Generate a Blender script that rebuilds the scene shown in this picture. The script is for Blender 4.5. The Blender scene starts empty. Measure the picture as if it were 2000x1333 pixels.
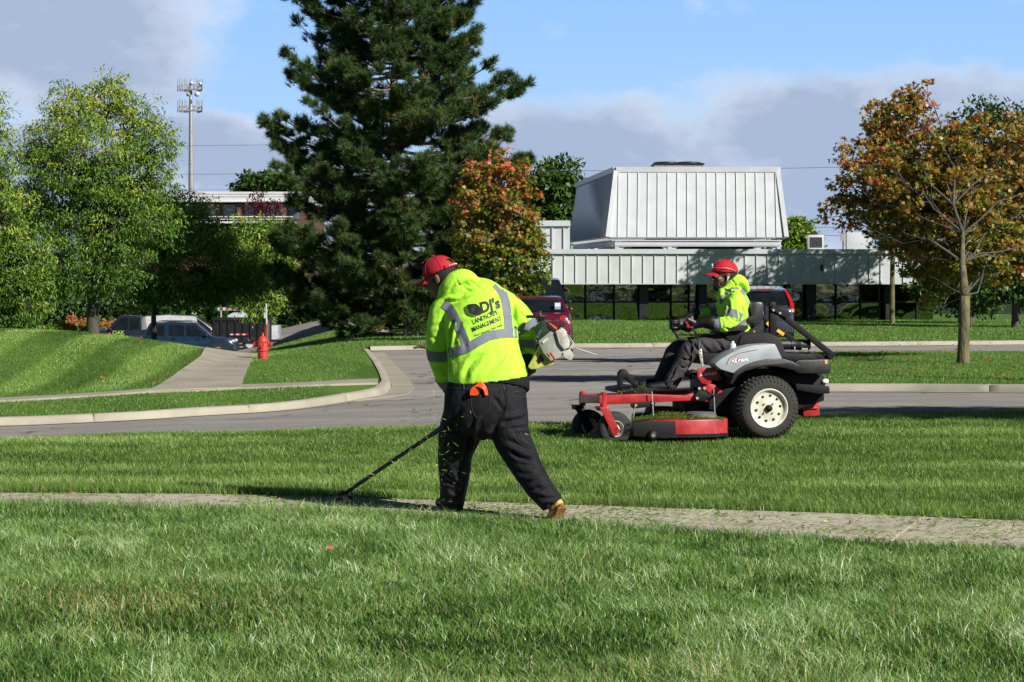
import bpy, bmesh, math, random
import numpy as np
from mathutils import Vector, Matrix, noise
from mathutils.bvhtree import BVHTree
random.seed(7); RNG = np.random.default_rng(7)
SC = bpy.context.scene
COL = SC.collection
R = math.radians
# ---------------------------------------------------------------- camera, sky, sun, exposure
F = 4400.0; HOR = 520.0; CX = 1000.0; CY = 666.5; CAMH = 1.65
PITCH = math.atan((CY-HOR)/F)
cam_d = bpy.data.cameras.new('camera'); cam = bpy.data.objects.new('camera', cam_d); COL.objects.link(cam)
cam_d.sensor_width = 36; cam_d.lens = F/2000*36; cam_d.clip_start = .5; cam_d.clip_end = 3000
cam.location = (0,0,CAMH); cam.rotation_euler = (math.pi/2-PITCH, 0, 0); SC.camera = cam
SUN_AZ = (0.74,-0.67); SUN_EL = R(32)
_n = math.hypot(*SUN_AZ); SV = Vector((SUN_AZ[0]/_n*math.cos(SUN_EL), SUN_AZ[1]/_n*math.cos(SUN_EL), math.sin(SUN_EL)))
sl = bpy.data.lights.new('sun','SUN'); sl.energy = 5.0; sl.angle = R(.5); sl.color = (1,.95,.86)
so = bpy.data.objects.new('sun', sl); COL.objects.link(so); so.rotation_euler = SV.to_track_quat('Z','Y').to_euler()
SC.view_settings.view_transform = 'Standard'; SC.view_settings.look = 'None'; SC.view_settings.gamma = 1; SC.view_settings.exposure = 0.5
w = bpy.data.worlds.new('World'); SC.world = w; w.use_nodes = True
def world_nodes():
    nt = w.node_tree; N = nt.nodes; L = nt.links; N.clear()
    def nd(t, **k):
        n = N.new(t)
        for a,b in k.items(): setattr(n,a,b)
        return n
    def mth(op, a, b=None, c=None):
        n = nd('ShaderNodeMath', operation=op)
        for i,v in enumerate((a,b,c)):
            if v is None: continue
            if isinstance(v,(int,float)): n.inputs[i].default_value = v
            else: L.new(v, n.inputs[i])
        return n.outputs[0]
    sky = nd('ShaderNodeTexSky', sky_type='NISHITA'); sky.sun_disc = False
    sky.sun_elevation = SUN_EL; sky.sun_rotation = math.atan2(SV.x, SV.y); sky.dust_density = .4; sky.air_density = 1.0; sky.ozone_density = 2.0
    tc = nd('ShaderNodeTexCoord'); sp = nd('ShaderNodeSeparateXYZ'); L.new(tc.outputs['Generated'], sp.inputs[0])
    X,Y,Z = sp.outputs
    hyp = mth('SQRT', mth('ADD', mth('MULTIPLY',X,X), mth('MULTIPLY',Y,Y)))
    az = mth('ARCTAN2', X, Y); v = mth('DIVIDE', Z, mth('MAXIMUM',hyp,.02))
    cb = nd('ShaderNodeCombineXYZ'); L.new(az, cb.inputs[0]); L.new(v, cb.inputs[1])
    def nz(scale, det, rough, sx=1, sy=1, off=0):
        m = nd('ShaderNodeMapping'); m.inputs['Scale'].default_value = (sx,sy,1); m.inputs['Location'].default_value = (off,off*.7,off)
        L.new(cb.outputs[0], m.inputs[0]); n = nd('ShaderNodeTexNoise'); n.inputs['Scale'].default_value = scale
        n.inputs['Detail'].default_value = det; n.inputs['Roughness'].default_value = rough; L.new(m.outputs[0], n.inputs['Vector']); return n.outputs[0]
    def blob(cx, cy, rx, ry):
        a = mth('MULTIPLY', mth('SUBTRACT', az, (cx-CX)/F), F/rx); b = mth('MULTIPLY', mth('SUBTRACT', v, (HOR-cy)/F), F/ry)
        d = mth('ADD', mth('MULTIPLY',a,a), mth('MULTIPLY',b,b))
        return mth('MAXIMUM', mth('SUBTRACT', 1.0, d), 0.0)
    dens = None
    for c in ((1700,290,560,190),(1180,310,420,150),(1450,400,900,150),(100,60,430,230),(430,320,330,110),(130,330,300,130),(1000,420,600,120),(3300,200,900,250),(-1500,200,1200,300)):
        b = blob(*c); dens = b if dens is None else mth('MAXIMUM', dens, b)
    n1 = nz(16, 6, .58, 1, 1.7); n2 = nz(48, 5, .6, 1, 1.6, 3.1)
    d = mth('ADD', mth('MULTIPLY', dens, 1.15), mth('MULTIPLY', mth('SUBTRACT', n1, .5), 1.9))
    d = mth('ADD', d, mth('MULTIPLY', mth('SUBTRACT', n2, .5), .35))
    rp = nd('ShaderNodeMapRange', interpolation_type='SMOOTHSTEP'); L.new(d, rp.inputs[0]); rp.inputs[1].default_value=.12; rp.inputs[2].default_value=.72
    cloud = rp.outputs[0]
    # cloud tone: bright thin rims, grey-violet thick bodies
    cr = nd('ShaderNodeValToRGB'); L.new(mth('ADD', mth('MULTIPLY',d,.75), mth('MULTIPLY', mth('SUBTRACT',nz(22,4,.55,1,1.5,9.4),.5), 1.0)), cr.inputs[0])
    e = cr.color_ramp.elements; e[0].position=.1; e[0].color=(5.3,5.9,6.9,1); e[1].position=.75; e[1].color=(2.85,3.55,4.9,1)
    bl = nd('ShaderNodeValToRGB'); L.new(mth('MULTIPLY', v, 8.0), bl.inputs[0])
    e = bl.color_ramp.elements; e[0].position=0; e[0].color=(4.0,4.9,6.3,1); e[1].position=1; e[1].color=(2.2,4.1,7.2,1)
    k = bl.color_ramp.elements.new(.45); k.color=(3.1,4.8,7.0,1)
    # low sky joins the Nishita sky higher up
    mr = nd('ShaderNodeMapRange', interpolation_type='SMOOTHSTEP'); L.new(v, mr.inputs[0]); mr.inputs[1].default_value=.14; mr.inputs[2].default_value=.26
    def mix(f, a, b):
        m = nd('ShaderNodeMix', data_type='RGBA'); L.new(f, m.inputs[0]); L.new(a, m.inputs[6]); L.new(b, m.inputs[7]); return m.outputs[2]
    out = mix(cloud, bl.outputs[0], cr.outputs[0]); dm = nd('ShaderNodeMix', data_type='RGBA', blend_type='MULTIPLY'); dm.inputs[0].default_value=1; L.new(sky.outputs[0], dm.inputs[6]); dm.inputs[7].default_value=(.15,.15,.15,1); out = mix(mr.outputs[0], out, dm.outputs[2])
    bg = nd('ShaderNodeBackground'); bg.inputs[1].default_value = .1; L.new(out, bg.inputs[0])
    o = nd('ShaderNodeOutputWorld'); L.new(bg.outputs[0], o.inputs[0])
world_nodes()
SC.cycles.max_bounces = 6; SC.cycles.transparent_max_bounces = 6

# ---------------------------------------------------------------- helpers
def ray(px, py):
    u = (CY-py)/F; cp, sp = math.cos(PITCH), math.sin(PITCH)
    return Vector(((px-CX)/F, cp+sp*u, -sp+cp*u))
CAMP = Vector((0,0,CAMH))
def at(px, py, Y):
    r = ray(px,py); return CAMP + r*(Y/r.y)
def tag(o, label=None, cat=None, group=None, kind=None):
    if label: o['label'] = label
    if cat: o['category'] = cat
    if group: o['group'] = group
    if kind: o['kind'] = kind
    return o
def empty(name, loc, label, cat, group=None):
    o = bpy.data.objects.new(name, None); COL.objects.link(o); o.location = loc; o.empty_display_size = .1
    return tag(o, label, cat, group)
def link(name, me, mat, parent=None, smooth=False):
    o = bpy.data.objects.new(name, me); COL.objects.link(o)
    for m in (mat if isinstance(mat,(list,tuple)) else [mat]):
        if m and m.name not in [x.name for x in me.materials if x]: me.materials.append(m)
    if smooth: me.shade_smooth()
    if parent is not None:
        o.parent = parent
        q = parent; off = Vector((0,0,0))
        while q is not None: off += q.location; q = q.parent
        me.transform(Matrix.Translation(-off))
    return o
def settle(o):
    """origin of a top-level mesh to the bottom centre of its bounds"""
    me = o.data; n = len(me.vertices); a = np.empty(n*3); me.vertices.foreach_get('co', a); a = a.reshape(-1,3)
    c = Vector(((a[:,0].min()+a[:,0].max())/2, (a[:,1].min()+a[:,1].max())/2, a[:,2].min()))
    me.transform(Matrix.Translation(-c)); o.location = c; return o
class MB:
    def __init__(s): s.v=[]; s.f=[]; s.mi=[]; s.m=0
    def add(s, vs, fs):
        k=len(s.v); s.v += [tuple(p) for p in vs]; s.f += [tuple(i+k for i in f) for f in fs]; s.mi += [s.m]*len(fs); return s
    def box(s, lo, hi):
        (a,b,c),(d,e,g) = lo,hi
        return s.add([(a,b,c),(d,b,c),(d,e,c),(a,e,c),(a,b,g),(d,b,g),(d,e,g),(a,e,g)],[(0,3,2,1),(4,5,6,7),(0,1,5,4),(1,2,6,5),(2,3,7,6),(3,0,4,7)])
    def obox(s, c, ax, ay, az):
        c=Vector(c); ax=Vector(ax); ay=Vector(ay); az=Vector(az)
        vs=[c+ax*i+ay*j+az*k for k in(-1,1) for i,j in((-1,-1),(1,-1),(1,1),(-1,1))]
        return s.add(vs,[(0,3,2,1),(4,5,6,7),(0,1,5,4),(1,2,6,5),(2,3,7,6),(3,0,4,7)])
    def bar(s, a, b, w, h=None, up=(0,0,1)):
        a=Vector(a); b=Vector(b); t=(b-a); h=h or w
        u=Vector(up); x=t.cross(u)
        if x.length<1e-6: x=t.cross(Vector((1,0,0)))
        x.normalize(); u=x.cross(t).normalized()
        return s.obox((a+b)/2, t/2, x*w/2, u*h/2)
    def tube(s, pts, r, n=10, cap=True):
        pts=[Vector(p) for p in pts]; rs = r if isinstance(r,(list,tuple)) else [r]*len(pts)
        vs=[]; fs=[]; prev=None
        for i,p in enumerate(pts):
            t=(pts[min(i+1,len(pts)-1)]-pts[max(i-1,0)]).normalized()
            if prev is None:
                x=t.cross(Vector((0,0,1)))
                if x.length<.1: x=t.cross(Vector((1,0,0)))
            else: x=prev-t*prev.dot(t)
            x.normalize(); prev=x; y=t.cross(x)
            for j in range(n):
                a=2*math.pi*j/n; vs.append(p+(x*math.cos(a)+y*math.sin(a))*rs[i])
        for i in range(len(pts)-1):
            for j in range(n):
                k=(j+1)%n; fs.append((i*n+j,i*n+k,(i+1)*n+k,(i+1)*n+j))
        if cap:
            fs.append(tuple(range(n))[::-1]); fs.append(tuple((len(pts)-1)*n+j for j in range(n)))
        return s.add(vs,fs)
    def lathe(s, c, ax, prof, n=32, close=False, caps=True):
        c=Vector(c); ax=Vector(ax).normalized(); x=ax.cross(Vector((0,0,1)))
        if x.length<.1: x=ax.cross(Vector((0,1,0)))
        x.normalize(); y=ax.cross(x); vs=[]; fs=[]
        for h,r in prof:
            for j in range(n):
                a=2*math.pi*j/n; vs.append(c+ax*h+(x*math.cos(a)+y*math.sin(a))*r)
        m=len(prof)
        for i in range(m-1+(1 if close else 0)):
            i2=(i+1)%m
            for j in range(n):
                k=(j+1)%n; fs.append((i*n+j,i*n+k,i2*n+k,i2*n+j))
        if not close and caps:
            if prof[0][1]>1e-4: fs.append(tuple(range(n))[::-1])
            if prof[-1][1]>1e-4: fs.append(tuple((m-1)*n+j for j in range(n)))
        return s.add(vs,fs)
    def ell(s, c, rx, ry=None, rz=None, n=14, M=None):
        ry=ry or rx; rz=rz or rx; vs=[]; fs=[]; c=Vector(c); m=max(6,n//2)
        for i in range(m+1):
            t=math.pi*i/m
            for j in range(n):
                a=2*math.pi*j/n; p=Vector((rx*math.sin(t)*math.cos(a), ry*math.sin(t)*math.sin(a), rz*math.cos(t)))
                if M is not None: p=M@p
                vs.append(c+p)
        for i in range(m):
            for j in range(n):
                k=(j+1)%n; fs.append((i*n+j,(i+1)*n+j,(i+1)*n+k,i*n+k))
        return s.add(vs,fs)
    def prism(s, poly, d):
        """poly: list of 3D points (planar outline), extruded by vector d"""
        n=len(poly); d=Vector(d); P=[Vector(p) for p in poly]
        return s.add(P+[p+d for p in P],[tuple(range(n))[::-1],tuple(range(n,2*n))]+[(i,(i+1)%n,(i+1)%n+n,i+n) for i in range(n)])
    def grid(s, rows):
        n=len(rows[0]); vs=[p for r in rows for p in r]
        return s.add(vs,[(i*n+j,i*n+j+1,(i+1)*n+j+1,(i+1)*n+j) for i in range(len(rows)-1) for j in range(n-1)])
    def mesh(s, name='m'):
        me=bpy.data.meshes.new(name); me.from_pydata(s.v,[],s.f); 
        bm=bmesh.new(); bm.from_mesh(me); bmesh.ops.recalc_face_normals(bm, faces=bm.faces); bm.to_mesh(me); bm.free()
        if any(s.mi):
            me.polygons.foreach_set('material_index', s.mi)
        return me
    def build(s, name, mat, parent=None, smooth=False, bevel=0, auto=None):
        me=s.mesh(name); o=link(name, me, mat, parent, smooth)
        if bevel:
            bm=bmesh.new(); bm.from_mesh(me); es=[e for e in bm.edges if len(e.link_faces)==2 and e.calc_face_angle(0)>R(30)]
            bmesh.ops.bevel(bm, geom=es, offset=bevel, segments=2, affect='EDGES', clamp_overlap=True, profile=.6); bm.to_mesh(me); bm.free(); me.shade_smooth()
            auto=auto or 40
        if auto: 
            me.shade_smooth(); me.set_sharp_from_angle(angle=R(auto))
        return o
def crom(pts, n):
    """Catmull-Rom through rows of numbers"""
    P=np.array(pts,float); out=[]
    for i in range(len(P)-1):
        p0=P[max(i-1,0)]; p1=P[i]; p2=P[i+1]; p3=P[min(i+2,len(P)-1)]
        for k in range(n):
            t=k/n; out.append(.5*((2*p1)+(-p0+p2)*t+(2*p0-5*p1+4*p2-p3)*t*t+(-p0+3*p1-3*p2+p3)*t**3))
    out.append(P[-1]); return out
# ---------------------------------------------------------------- materials
def mat(name, col, rough=.6, metal=0, var=.12, scale=6, bump=0, bscale=40, spec=.5, col2=None, f2=None, coat=0, sub=None, trans=0, detail=4, stretch=(1,1,1)):
    m=bpy.data.materials.new(name); m.use_nodes=True; nt=m.node_tree; N=nt.nodes; L=nt.links; b=N['Principled BSDF']
    tc=N.new('ShaderNodeTexCoord'); mp=N.new('ShaderNodeMapping'); mp.inputs['Scale'].default_value=stretch; L.new(tc.outputs['Object'],mp.inputs[0])
    nz=N.new('ShaderNodeTexNoise'); nz.inputs['Scale'].default_value=scale; nz.inputs['Detail'].default_value=detail; nz.inputs['Roughness'].default_value=.6; L.new(mp.outputs[0],nz.inputs[0])
    cr=N.new('ShaderNodeValToRGB'); L.new(nz.outputs[0],cr.inputs[0]); e=cr.color_ramp.elements
    c2=col2 if col2 else tuple(min(1,c*(1+var)) for c in col); c1=col if col2 else tuple(c*(1-var) for c in col)
    p=f2 or (.35,.65); e[0].position=p[0]; e[1].position=p[1]; e[0].color=(*c1,1); e[1].color=(*c2,1)
    L.new(cr.outputs[0],b.inputs['Base Color'])
    rr=N.new('ShaderNodeMapRange'); L.new(nz.outputs[0],rr.inputs[0]); rr.inputs[1].default_value=.3; rr.inputs[2].default_value=.7
    rr.inputs[3].default_value=max(0,rough-.08); rr.inputs[4].default_value=min(1,rough+.08); L.new(rr.outputs[0],b.inputs['Roughness'])
    b.inputs['Metallic'].default_value=metal; b.inputs['Specular IOR Level'].default_value=spec; b.inputs['Coat Weight'].default_value=coat
    if coat: b.inputs['Coat Roughness'].default_value=.08
    if bump:
        n2=N.new('ShaderNodeTexNoise'); n2.inputs['Scale'].default_value=bscale; n2.inputs['Detail'].default_value=5; L.new(mp.outputs[0],n2.inputs[0])
        bp=N.new('ShaderNodeBump'); bp.inputs['Strength'].default_value=1; bp.inputs['Distance'].default_value=bump; L.new(n2.outputs[0],bp.inputs['Height']); L.new(bp.outputs[0],b.inputs['Normal'])
    return m
def glass_mat(name, col, rough=.03, alpha=1):
    m=mat(name,col,rough,0,.05,2,spec=.9); return m
def leaf_mat(name, stops, trans=.35, gloss=.35, shift=None):
    """leaf or blade: colour by the per-leaf attribute 'tint'"""
    m=bpy.data.materials.new(name); m.use_nodes=True; nt=m.node_tree; N=nt.nodes; L=nt.links; N.clear()
    at_=N.new('ShaderNodeAttribute'); at_.attribute_name='tint'; cr=N.new('ShaderNodeValToRGB'); L.new(at_.outputs['Fac'],cr.inputs[0])
    e=cr.color_ramp.elements
    while len(e)<len(stops): e.new(.5)
    for i,(p,c) in enumerate(stops): e[i].position=p; e[i].color=(*c,1)
    p=N.new('ShaderNodeBsdfPrincipled'); p.inputs['Roughness'].default_value=gloss; L.new(cr.outputs[0],p.inputs['Base Color']); p.inputs['Specular IOR Level'].default_value=.4
    t=N.new('ShaderNodeBsdfTranslucent'); h=N.new('ShaderNodeHueSaturation'); h.inputs['Value'].default_value=1.5; h.inputs['Saturation'].default_value=1.1; L.new(cr.outputs[0],h.inputs['Color']); L.new(h.outputs[0],t.inputs[0])
    mx=N.new('ShaderNodeMixShader'); mx.inputs[0].default_value=trans; L.new(p.outputs[0],mx.inputs[1]); L.new(t.outputs[0],mx.inputs[2])
    o=N.new('ShaderNodeOutputMaterial'); L.new(mx.outputs[0],o.inputs[0]); return m
def np_mesh(name, V, faces_flat, loops_per, tint=None):
    """V (n,3); faces_flat flat loop indices; loops_per (nf,) ; tint (n,)"""
    me=bpy.data.meshes.new(name); me.vertices.add(len(V)); me.vertices.foreach_set('co', V.astype(np.float32).ravel())
    me.loops.add(len(faces_flat)); me.loops.foreach_set('vertex_index', faces_flat.astype(np.int32))
    st=np.concatenate([[0],np.cumsum(loops_per)[:-1]]).astype(np.int32)
    me.polygons.add(len(loops_per)); me.polygons.foreach_set('loop_start', st); me.update(calc_edges=True)
    if tint is not None:
        a=me.attributes.new('tint','FLOAT','POINT'); a.data.foreach_set('value', tint.astype(np.float32))
    return me
def text2d(s,size=1,offset=0,shear=0,space=1):
    c=bpy.data.curves.new('t','FONT'); c.body=s; c.size=size; c.offset=offset; c.shear=shear; c.space_character=space; c.resolution_u=3
    o=bpy.data.objects.new('t',c); COL.objects.link(o); bpy.context.view_layer.update(); me=bpy.data.meshes.new_from_object(o.evaluated_get(bpy.context.evaluated_depsgraph_get())); bpy.data.objects.remove(o)
    bm=bmesh.new(); bm.from_mesh(me); bmesh.ops.triangulate(bm,faces=bm.faces)
    for _ in range(1): bmesh.ops.subdivide_edges(bm,edges=[e for e in bm.edges if e.calc_length()>size*.3],cuts=1)
    bmesh.ops.triangulate(bm,faces=bm.faces); bm.to_mesh(me); bm.free()
    V=[v.co.copy() for v in me.vertices]; Fc=[tuple(p.vertices) for p in me.polygons]; x0=min(v.x for v in V); x1=max(v.x for v in V); y1=max(v.y for v in V)
    return [Vector((v.x-x0,v.y,0)) for v in V],Fc,x1-x0,y1
# ---------------------------------------------------------------- terrain
_COLS=[-1200,0,400,760,1000,1600,2400,3600]
_PROF={-1200:[(14,0),(22,0),(24,-.2),(27,-.45),(32,-.64),(40,-.68),(57,-.76),(62,-1.0),(70,-1.35),(85,-1.95),(105,-2.7),(150,-2.9),(300,-3)],
0:[(14,0),(22,0),(24,-.2),(27,-.45),(32,-.64),(40,-.68),(57,-.76),(62,-1.0),(70,-1.35),(85,-1.95),(105,-2.7),(150,-2.9),(300,-3)],
400:[(14,0),(22.3,0),(25,-.2),(33,-.6),(57,-.74),(62,-1.0),(70,-1.35),(85,-1.95),(105,-2.75),(150,-2.9),(300,-3)],
760:[(14,0),(23,0),(26,-.2),(34,-.55),(60,-.7),(75,-.85),(100,-1.0),(150,-1.2),(300,-1.5)],
1000:[(14,0),(24,-.01),(27,-.15),(36,-.5),(60,-.65),(75,-.75),(98,-.85),(300,-1)],
1600:[(14,0),(25,-.03),(28,-.1),(36,-.33),(50,-.45),(60,-.62),(70,-.72),(98,-.85),(300,-1)],
2400:[(14,0),(26,-.03),(29,-.1),(36,-.33),(50,-.45),(60,-.62),(70,-.72),(98,-.85),(300,-1)],
3600:[(14,0),(26,-.03),(29,-.1),(36,-.33),(50,-.45),(60,-.62),(70,-.72),(98,-.85),(300,-1)]}
_YG=np.arange(0,400,.5)
def _smooth(a,k=5):
    q=np.concatenate([[a[0]]*k,a,[a[-1]]*k]); return np.convolve(q,np.ones(2*k+1)/(2*k+1),'valid')
_TAB=np.array([_smooth(np.interp(_YG,[p[0] for p in _PROF[c]],[p[1] for p in _PROF[c]]),3) for c in _COLS])
def h(X,Y):
    """road level ground height, arrays or numbers"""
    X=np.asarray(X,float); Y=np.asarray(Y,float); Yc=np.clip(Y,12,399)
    c=np.clip(CX+X/Yc*F,-1200,3599); 
    j=np.clip(np.searchsorted(_COLS,c,side='right')-1,0,len(_COLS)-2); cc=np.array(_COLS,float)
    t=(c-cc[j])/(cc[j+1]-cc[j]); t=t*t*(3-2*t)
    g=Yc/.5; i=np.clip(g.astype(int),0,len(_YG)-2); u=g-i
    a=_TAB[j,i]*(1-u)+_TAB[j,i+1]*u; b=_TAB[j+1,i]*(1-u)+_TAB[j+1,i+1]*u
    z=a*(1-t)+b*t
    z=z+.028*(np.sin(X*1.0+Y*.6)*np.sin(Y*1.5-X*.5)+.5*np.sin(Y*3.1+X*.8))*np.clip((13.6-Y)/2.0,0,1)      # small unevenness of the near lawn
    back=np.clip((-Y-8)/60,0,1); return z+back*back*2.2  # unseen rise added behind the camera for the glass reflections
def mound(X,Y):
    m=np.interp(-np.asarray(X,float),[6.6,7.1,7.7,8.5,9.45,10.6,11.8,14,60],[0,.10,.24,.42,.58,.72,.79,.84,.9])
    b=np.interp(Y,[40.5,43,46,49,52,55,58,64,70],[0,.12,.42,.80,1,.92,.68,.2,0]); return m*b
LAWN=.12
def hl(X,Y): return h(X,Y)+LAWN+mound(X,Y)
def hz(X,Y): return float(h(X,Y))
def ground_at(px,py,f=h):
    r=ray(px,py); lo,hi=8.,380.; t=8.; prev=8.
    while t<380:
        p=CAMP+r*(t/r.y)
        if p.z<=float(f(p.x,p.y)): break
        prev=t; t+=.25
    a,b=prev,t
    for _ in range(20):
        m=(a+b)/2; p=CAMP+r*(m/r.y)
        if p.z<=float(f(p.x,p.y)): b=m
        else: a=m
    p=CAMP+r*(b/r.y); return (p.x,p.y)
def gpts(lst,f=h): return [ground_at(a,b,f) for a,b in lst]
def resample(c,n):
    c=np.array(c,float); d=np.concatenate([[0],np.cumsum(np.hypot(*np.diff(c,axis=0).T))]); s=np.linspace(0,d[-1],n)
    return np.stack([np.interp(s,d,c[:,0]),np.interp(s,d,c[:,1])],1)
def strip(A,B,n,m,off,f=h):
    A=resample(A,n); B=resample(B,n); t=np.linspace(0,1,m)[None,:,None]
    P=A[:,None,:]*(1-t)+B[:,None,:]*t; Z=f(P[...,0],P[...,1])+off
    return [[(P[i,j,0],P[i,j,1],Z[i,j]) for j in range(m)] for i in range(n)]
def slab(rows,down=.3):
    mb=MB(); mb.grid(rows); per=list(rows[0])+[r[-1] for r in rows[1:]]+list(rows[-1])[::-1][1:]+[r[0] for r in rows[::-1]][1:]
    n=len(per); mb.add(per+[(p[0],p[1],p[2]-down) for p in per],[(i,i+1,n+i+1,n+i) for i in range(n-1)]); return mb
def node_mat(name, fn):
    m=bpy.data.materials.new(name); m.use_nodes=True; nt=m.node_tree; fn(nt, nt.nodes, nt.links, nt.nodes['Principled BSDF']); return m
def nz_(N,L,v,scale,det=5,rough=.6,sc=(1,1,1)):
    mp=N.new('ShaderNodeMapping'); mp.inputs['Scale'].default_value=sc; L.new(v,mp.inputs[0])
    n=N.new('ShaderNodeTexNoise'); n.inputs['Scale'].default_value=scale; n.inputs['Detail'].default_value=det; n.inputs['Roughness'].default_value=rough; L.new(mp.outputs[0],n.inputs[0]); return n.outputs[0]
def ramp_(N,L,v,stops):
    cr=N.new('ShaderNodeValToRGB'); L.new(v,cr.inputs[0]); e=cr.color_ramp.elements
    while len(e)<len(stops): e.new(.5)
    for i,(p,c) in enumerate(stops): e[i].position=p; e[i].color=(*c,1)
    return cr.outputs[0]
def mix_(N,L,f,a,b,mode='MIX'):
    m=N.new('ShaderNodeMix'); m.data_type='RGBA'; m.blend_type=mode
    for i,v in ((0,f),(6,a),(7,b)):
        if isinstance(v,(int,float)): m.inputs[i].default_value=v
        elif isinstance(v,tuple): m.inputs[i].default_value=(*v,1)
        else: L.new(v,m.inputs[i])
    return m.outputs[2]
def bump_(N,L,b,v,dist,strength=1):
    bp=N.new('ShaderNodeBump'); bp.inputs['Distance'].default_value=dist; bp.inputs['Strength'].default_value=strength; L.new(v,bp.inputs['Height']); L.new(bp.outputs[0],b.inputs['Normal'])
def _turf(nt,N,L,b):
    tc=N.new('ShaderNodeTexCoord').outputs['Object']
    big=nz_(N,L,tc,.35,4); mid=nz_(N,L,tc,3,5); fine=nz_(N,L,tc,28,6,.7)
    c=ramp_(N,L,mid,[(.3,(.022,.035,.010)),(.7,(.045,.065,.018))]); d=ramp_(N,L,fine,[(.35,(.3,.32,.3)),(.65,(1.1,1.1,1.1))])
    c=mix_(N,L,1.0,c,d,'MULTIPLY'); f=ramp_(N,L,big,[(.55,(0,0,0)),(.75,(.6,.6,.6))]); c=mix_(N,L,f,c,(.075,.085,.03))
    L.new(c,b.inputs['Base Color']); b.inputs['Roughness'].default_value=.85; b.inputs['Specular IOR Level'].default_value=.2; bump_(N,L,b,fine,.05)
M_turf=node_mat('turf',_turf)
def _asph(nt,N,L,b):
    tc=N.new('ShaderNodeTexCoord').outputs['Object']
    big=nz_(N,L,tc,.25,5,.65,(1,2.2,1)); fine=nz_(N,L,tc,60,3,.8); mid=nz_(N,L,tc,2.2,6,.7)
    c=ramp_(N,L,big,[(.3,(.23,.215,.205)),(.7,(.36,.335,.32))]); d=ramp_(N,L,fine,[(.35,(.72,.72,.72)),(.7,(1.2,1.2,1.2))])
    c=mix_(N,L,1.0,c,d,'MULTIPLY'); f=ramp_(N,L,mid,[(.3,(.45,.45,.45)),(.46,(0,0,0))]); c=mix_(N,L,f,c,(.17,.155,.15))
    v=N.new('ShaderNodeTexVoronoi'); v.feature='DISTANCE_TO_EDGE'; v.inputs['Scale'].default_value=.22
    w_=N.new('ShaderNodeVectorMath'); w_.operation='MULTIPLY_ADD'; nn=N.new('ShaderNodeTexNoise'); nn.inputs['Scale'].default_value=.9; nn.inputs['Detail'].default_value=6; L.new(tc,nn.inputs[0])
    L.new(nn.outputs['Color'],w_.inputs[0]); w_.inputs[1].default_value=(2.2,2.2,0); L.new(tc,w_.inputs[2]); L.new(w_.outputs[0],v.inputs['Vector'])
    cr=ramp_(N,L,v.outputs['Distance'],[(.0035,(.75,.75,.75)),(.009,(0,0,0))]); c=mix_(N,L,cr,c,(.04,.036,.033))
    L.new(c,b.inputs['Base Color']); b.inputs['Roughness'].default_value=.9; b.inputs['Specular IOR Level'].default_value=.25; bump_(N,L,b,fine,.004)
M_asph=node_mat('asphalt',_asph)
def _conc(base,stain,green=0):
    def f(nt,N,L,b):
        tc=N.new('ShaderNodeTexCoord').outputs['Object']
        big=nz_(N,L,tc,.9,6,.65); fine=nz_(N,L,tc,90,3,.7)
        c=ramp_(N,L,big,[(.3,stain),(.6,base)]); d=ramp_(N,L,fine,[(.3,(.8,.8,.8)),(.7,(1.1,1.1,1.1))]); c=mix_(N,L,1.0,c,d,'MULTIPLY')
        if green:
            g=nz_(N,L,tc,6,8,.8,(1,1,1)); g2=ramp_(N,L,g,[(.50,(0,0,0)),(.58,(green,green,green))]); c=mix_(N,L,g2,c,(.07,.10,.03))
        L.new(c,b.inputs['Base Color']); b.inputs['Roughness'].default_value=.9; b.inputs['Specular IOR Level'].default_value=.25; bump_(N,L,b,fine,.002)
    return f
M_walk=node_mat('path_concrete',_conc((.50,.455,.37),(.40,.37,.29),.45)); M_conc=node_mat('concrete',_conc((.38,.35,.285),(.27,.25,.21)))
def _lawnfar(nt,N,L,b,lo=(.085,.18,.022),hi=(.15,.27,.045)):
    tc=N.new('ShaderNodeTexCoord').outputs['Object']; sp=N.new('ShaderNodeSeparateXYZ'); L.new(tc,sp.inputs[0])
    big=nz_(N,L,tc,.5,4); fine=nz_(N,L,tc,16,6,.75); mid=nz_(N,L,tc,2.5,5)
    w_=N.new('ShaderNodeTexWave'); w_.inputs['Scale'].default_value=.115; w_.inputs['Distortion'].default_value=1.2; w_.inputs['Detail Scale'].default_value=.6
    mp=N.new('ShaderNodeMapping'); mp.inputs['Rotation'].default_value=(0,0,R(-14)); L.new(tc,mp.inputs[0]); L.new(mp.outputs[0],w_.inputs[0])
    c=ramp_(N,L,w_.outputs['Fac'],[(.25,lo),(.75,hi)]); d=ramp_(N,L,fine,[(.3,(.62,.62,.6)),(.7,(1.2,1.2,1.15))]); c=mix_(N,L,1.0,c,d,'MULTIPLY')
    f=ramp_(N,L,mid,[(.55,(0,0,0)),(.75,(.4,.4,.4))]); c=mix_(N,L,f,c,(.13,.19,.05))
    L.new(c,b.inputs['Base Color']); b.inputs['Roughness'].default_value=.8; b.inputs['Specular IOR Level'].default_value=.2; bump_(N,L,b,fine,.06)
M_lawn=node_mat('lawn_turf',_lawnfar)
M_lawn2=node_mat('plain_lawn_turf',lambda nt,N,L,b:_lawnfar(nt,N,L,b,(.085,.17,.025),(.095,.185,.03)))
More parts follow.
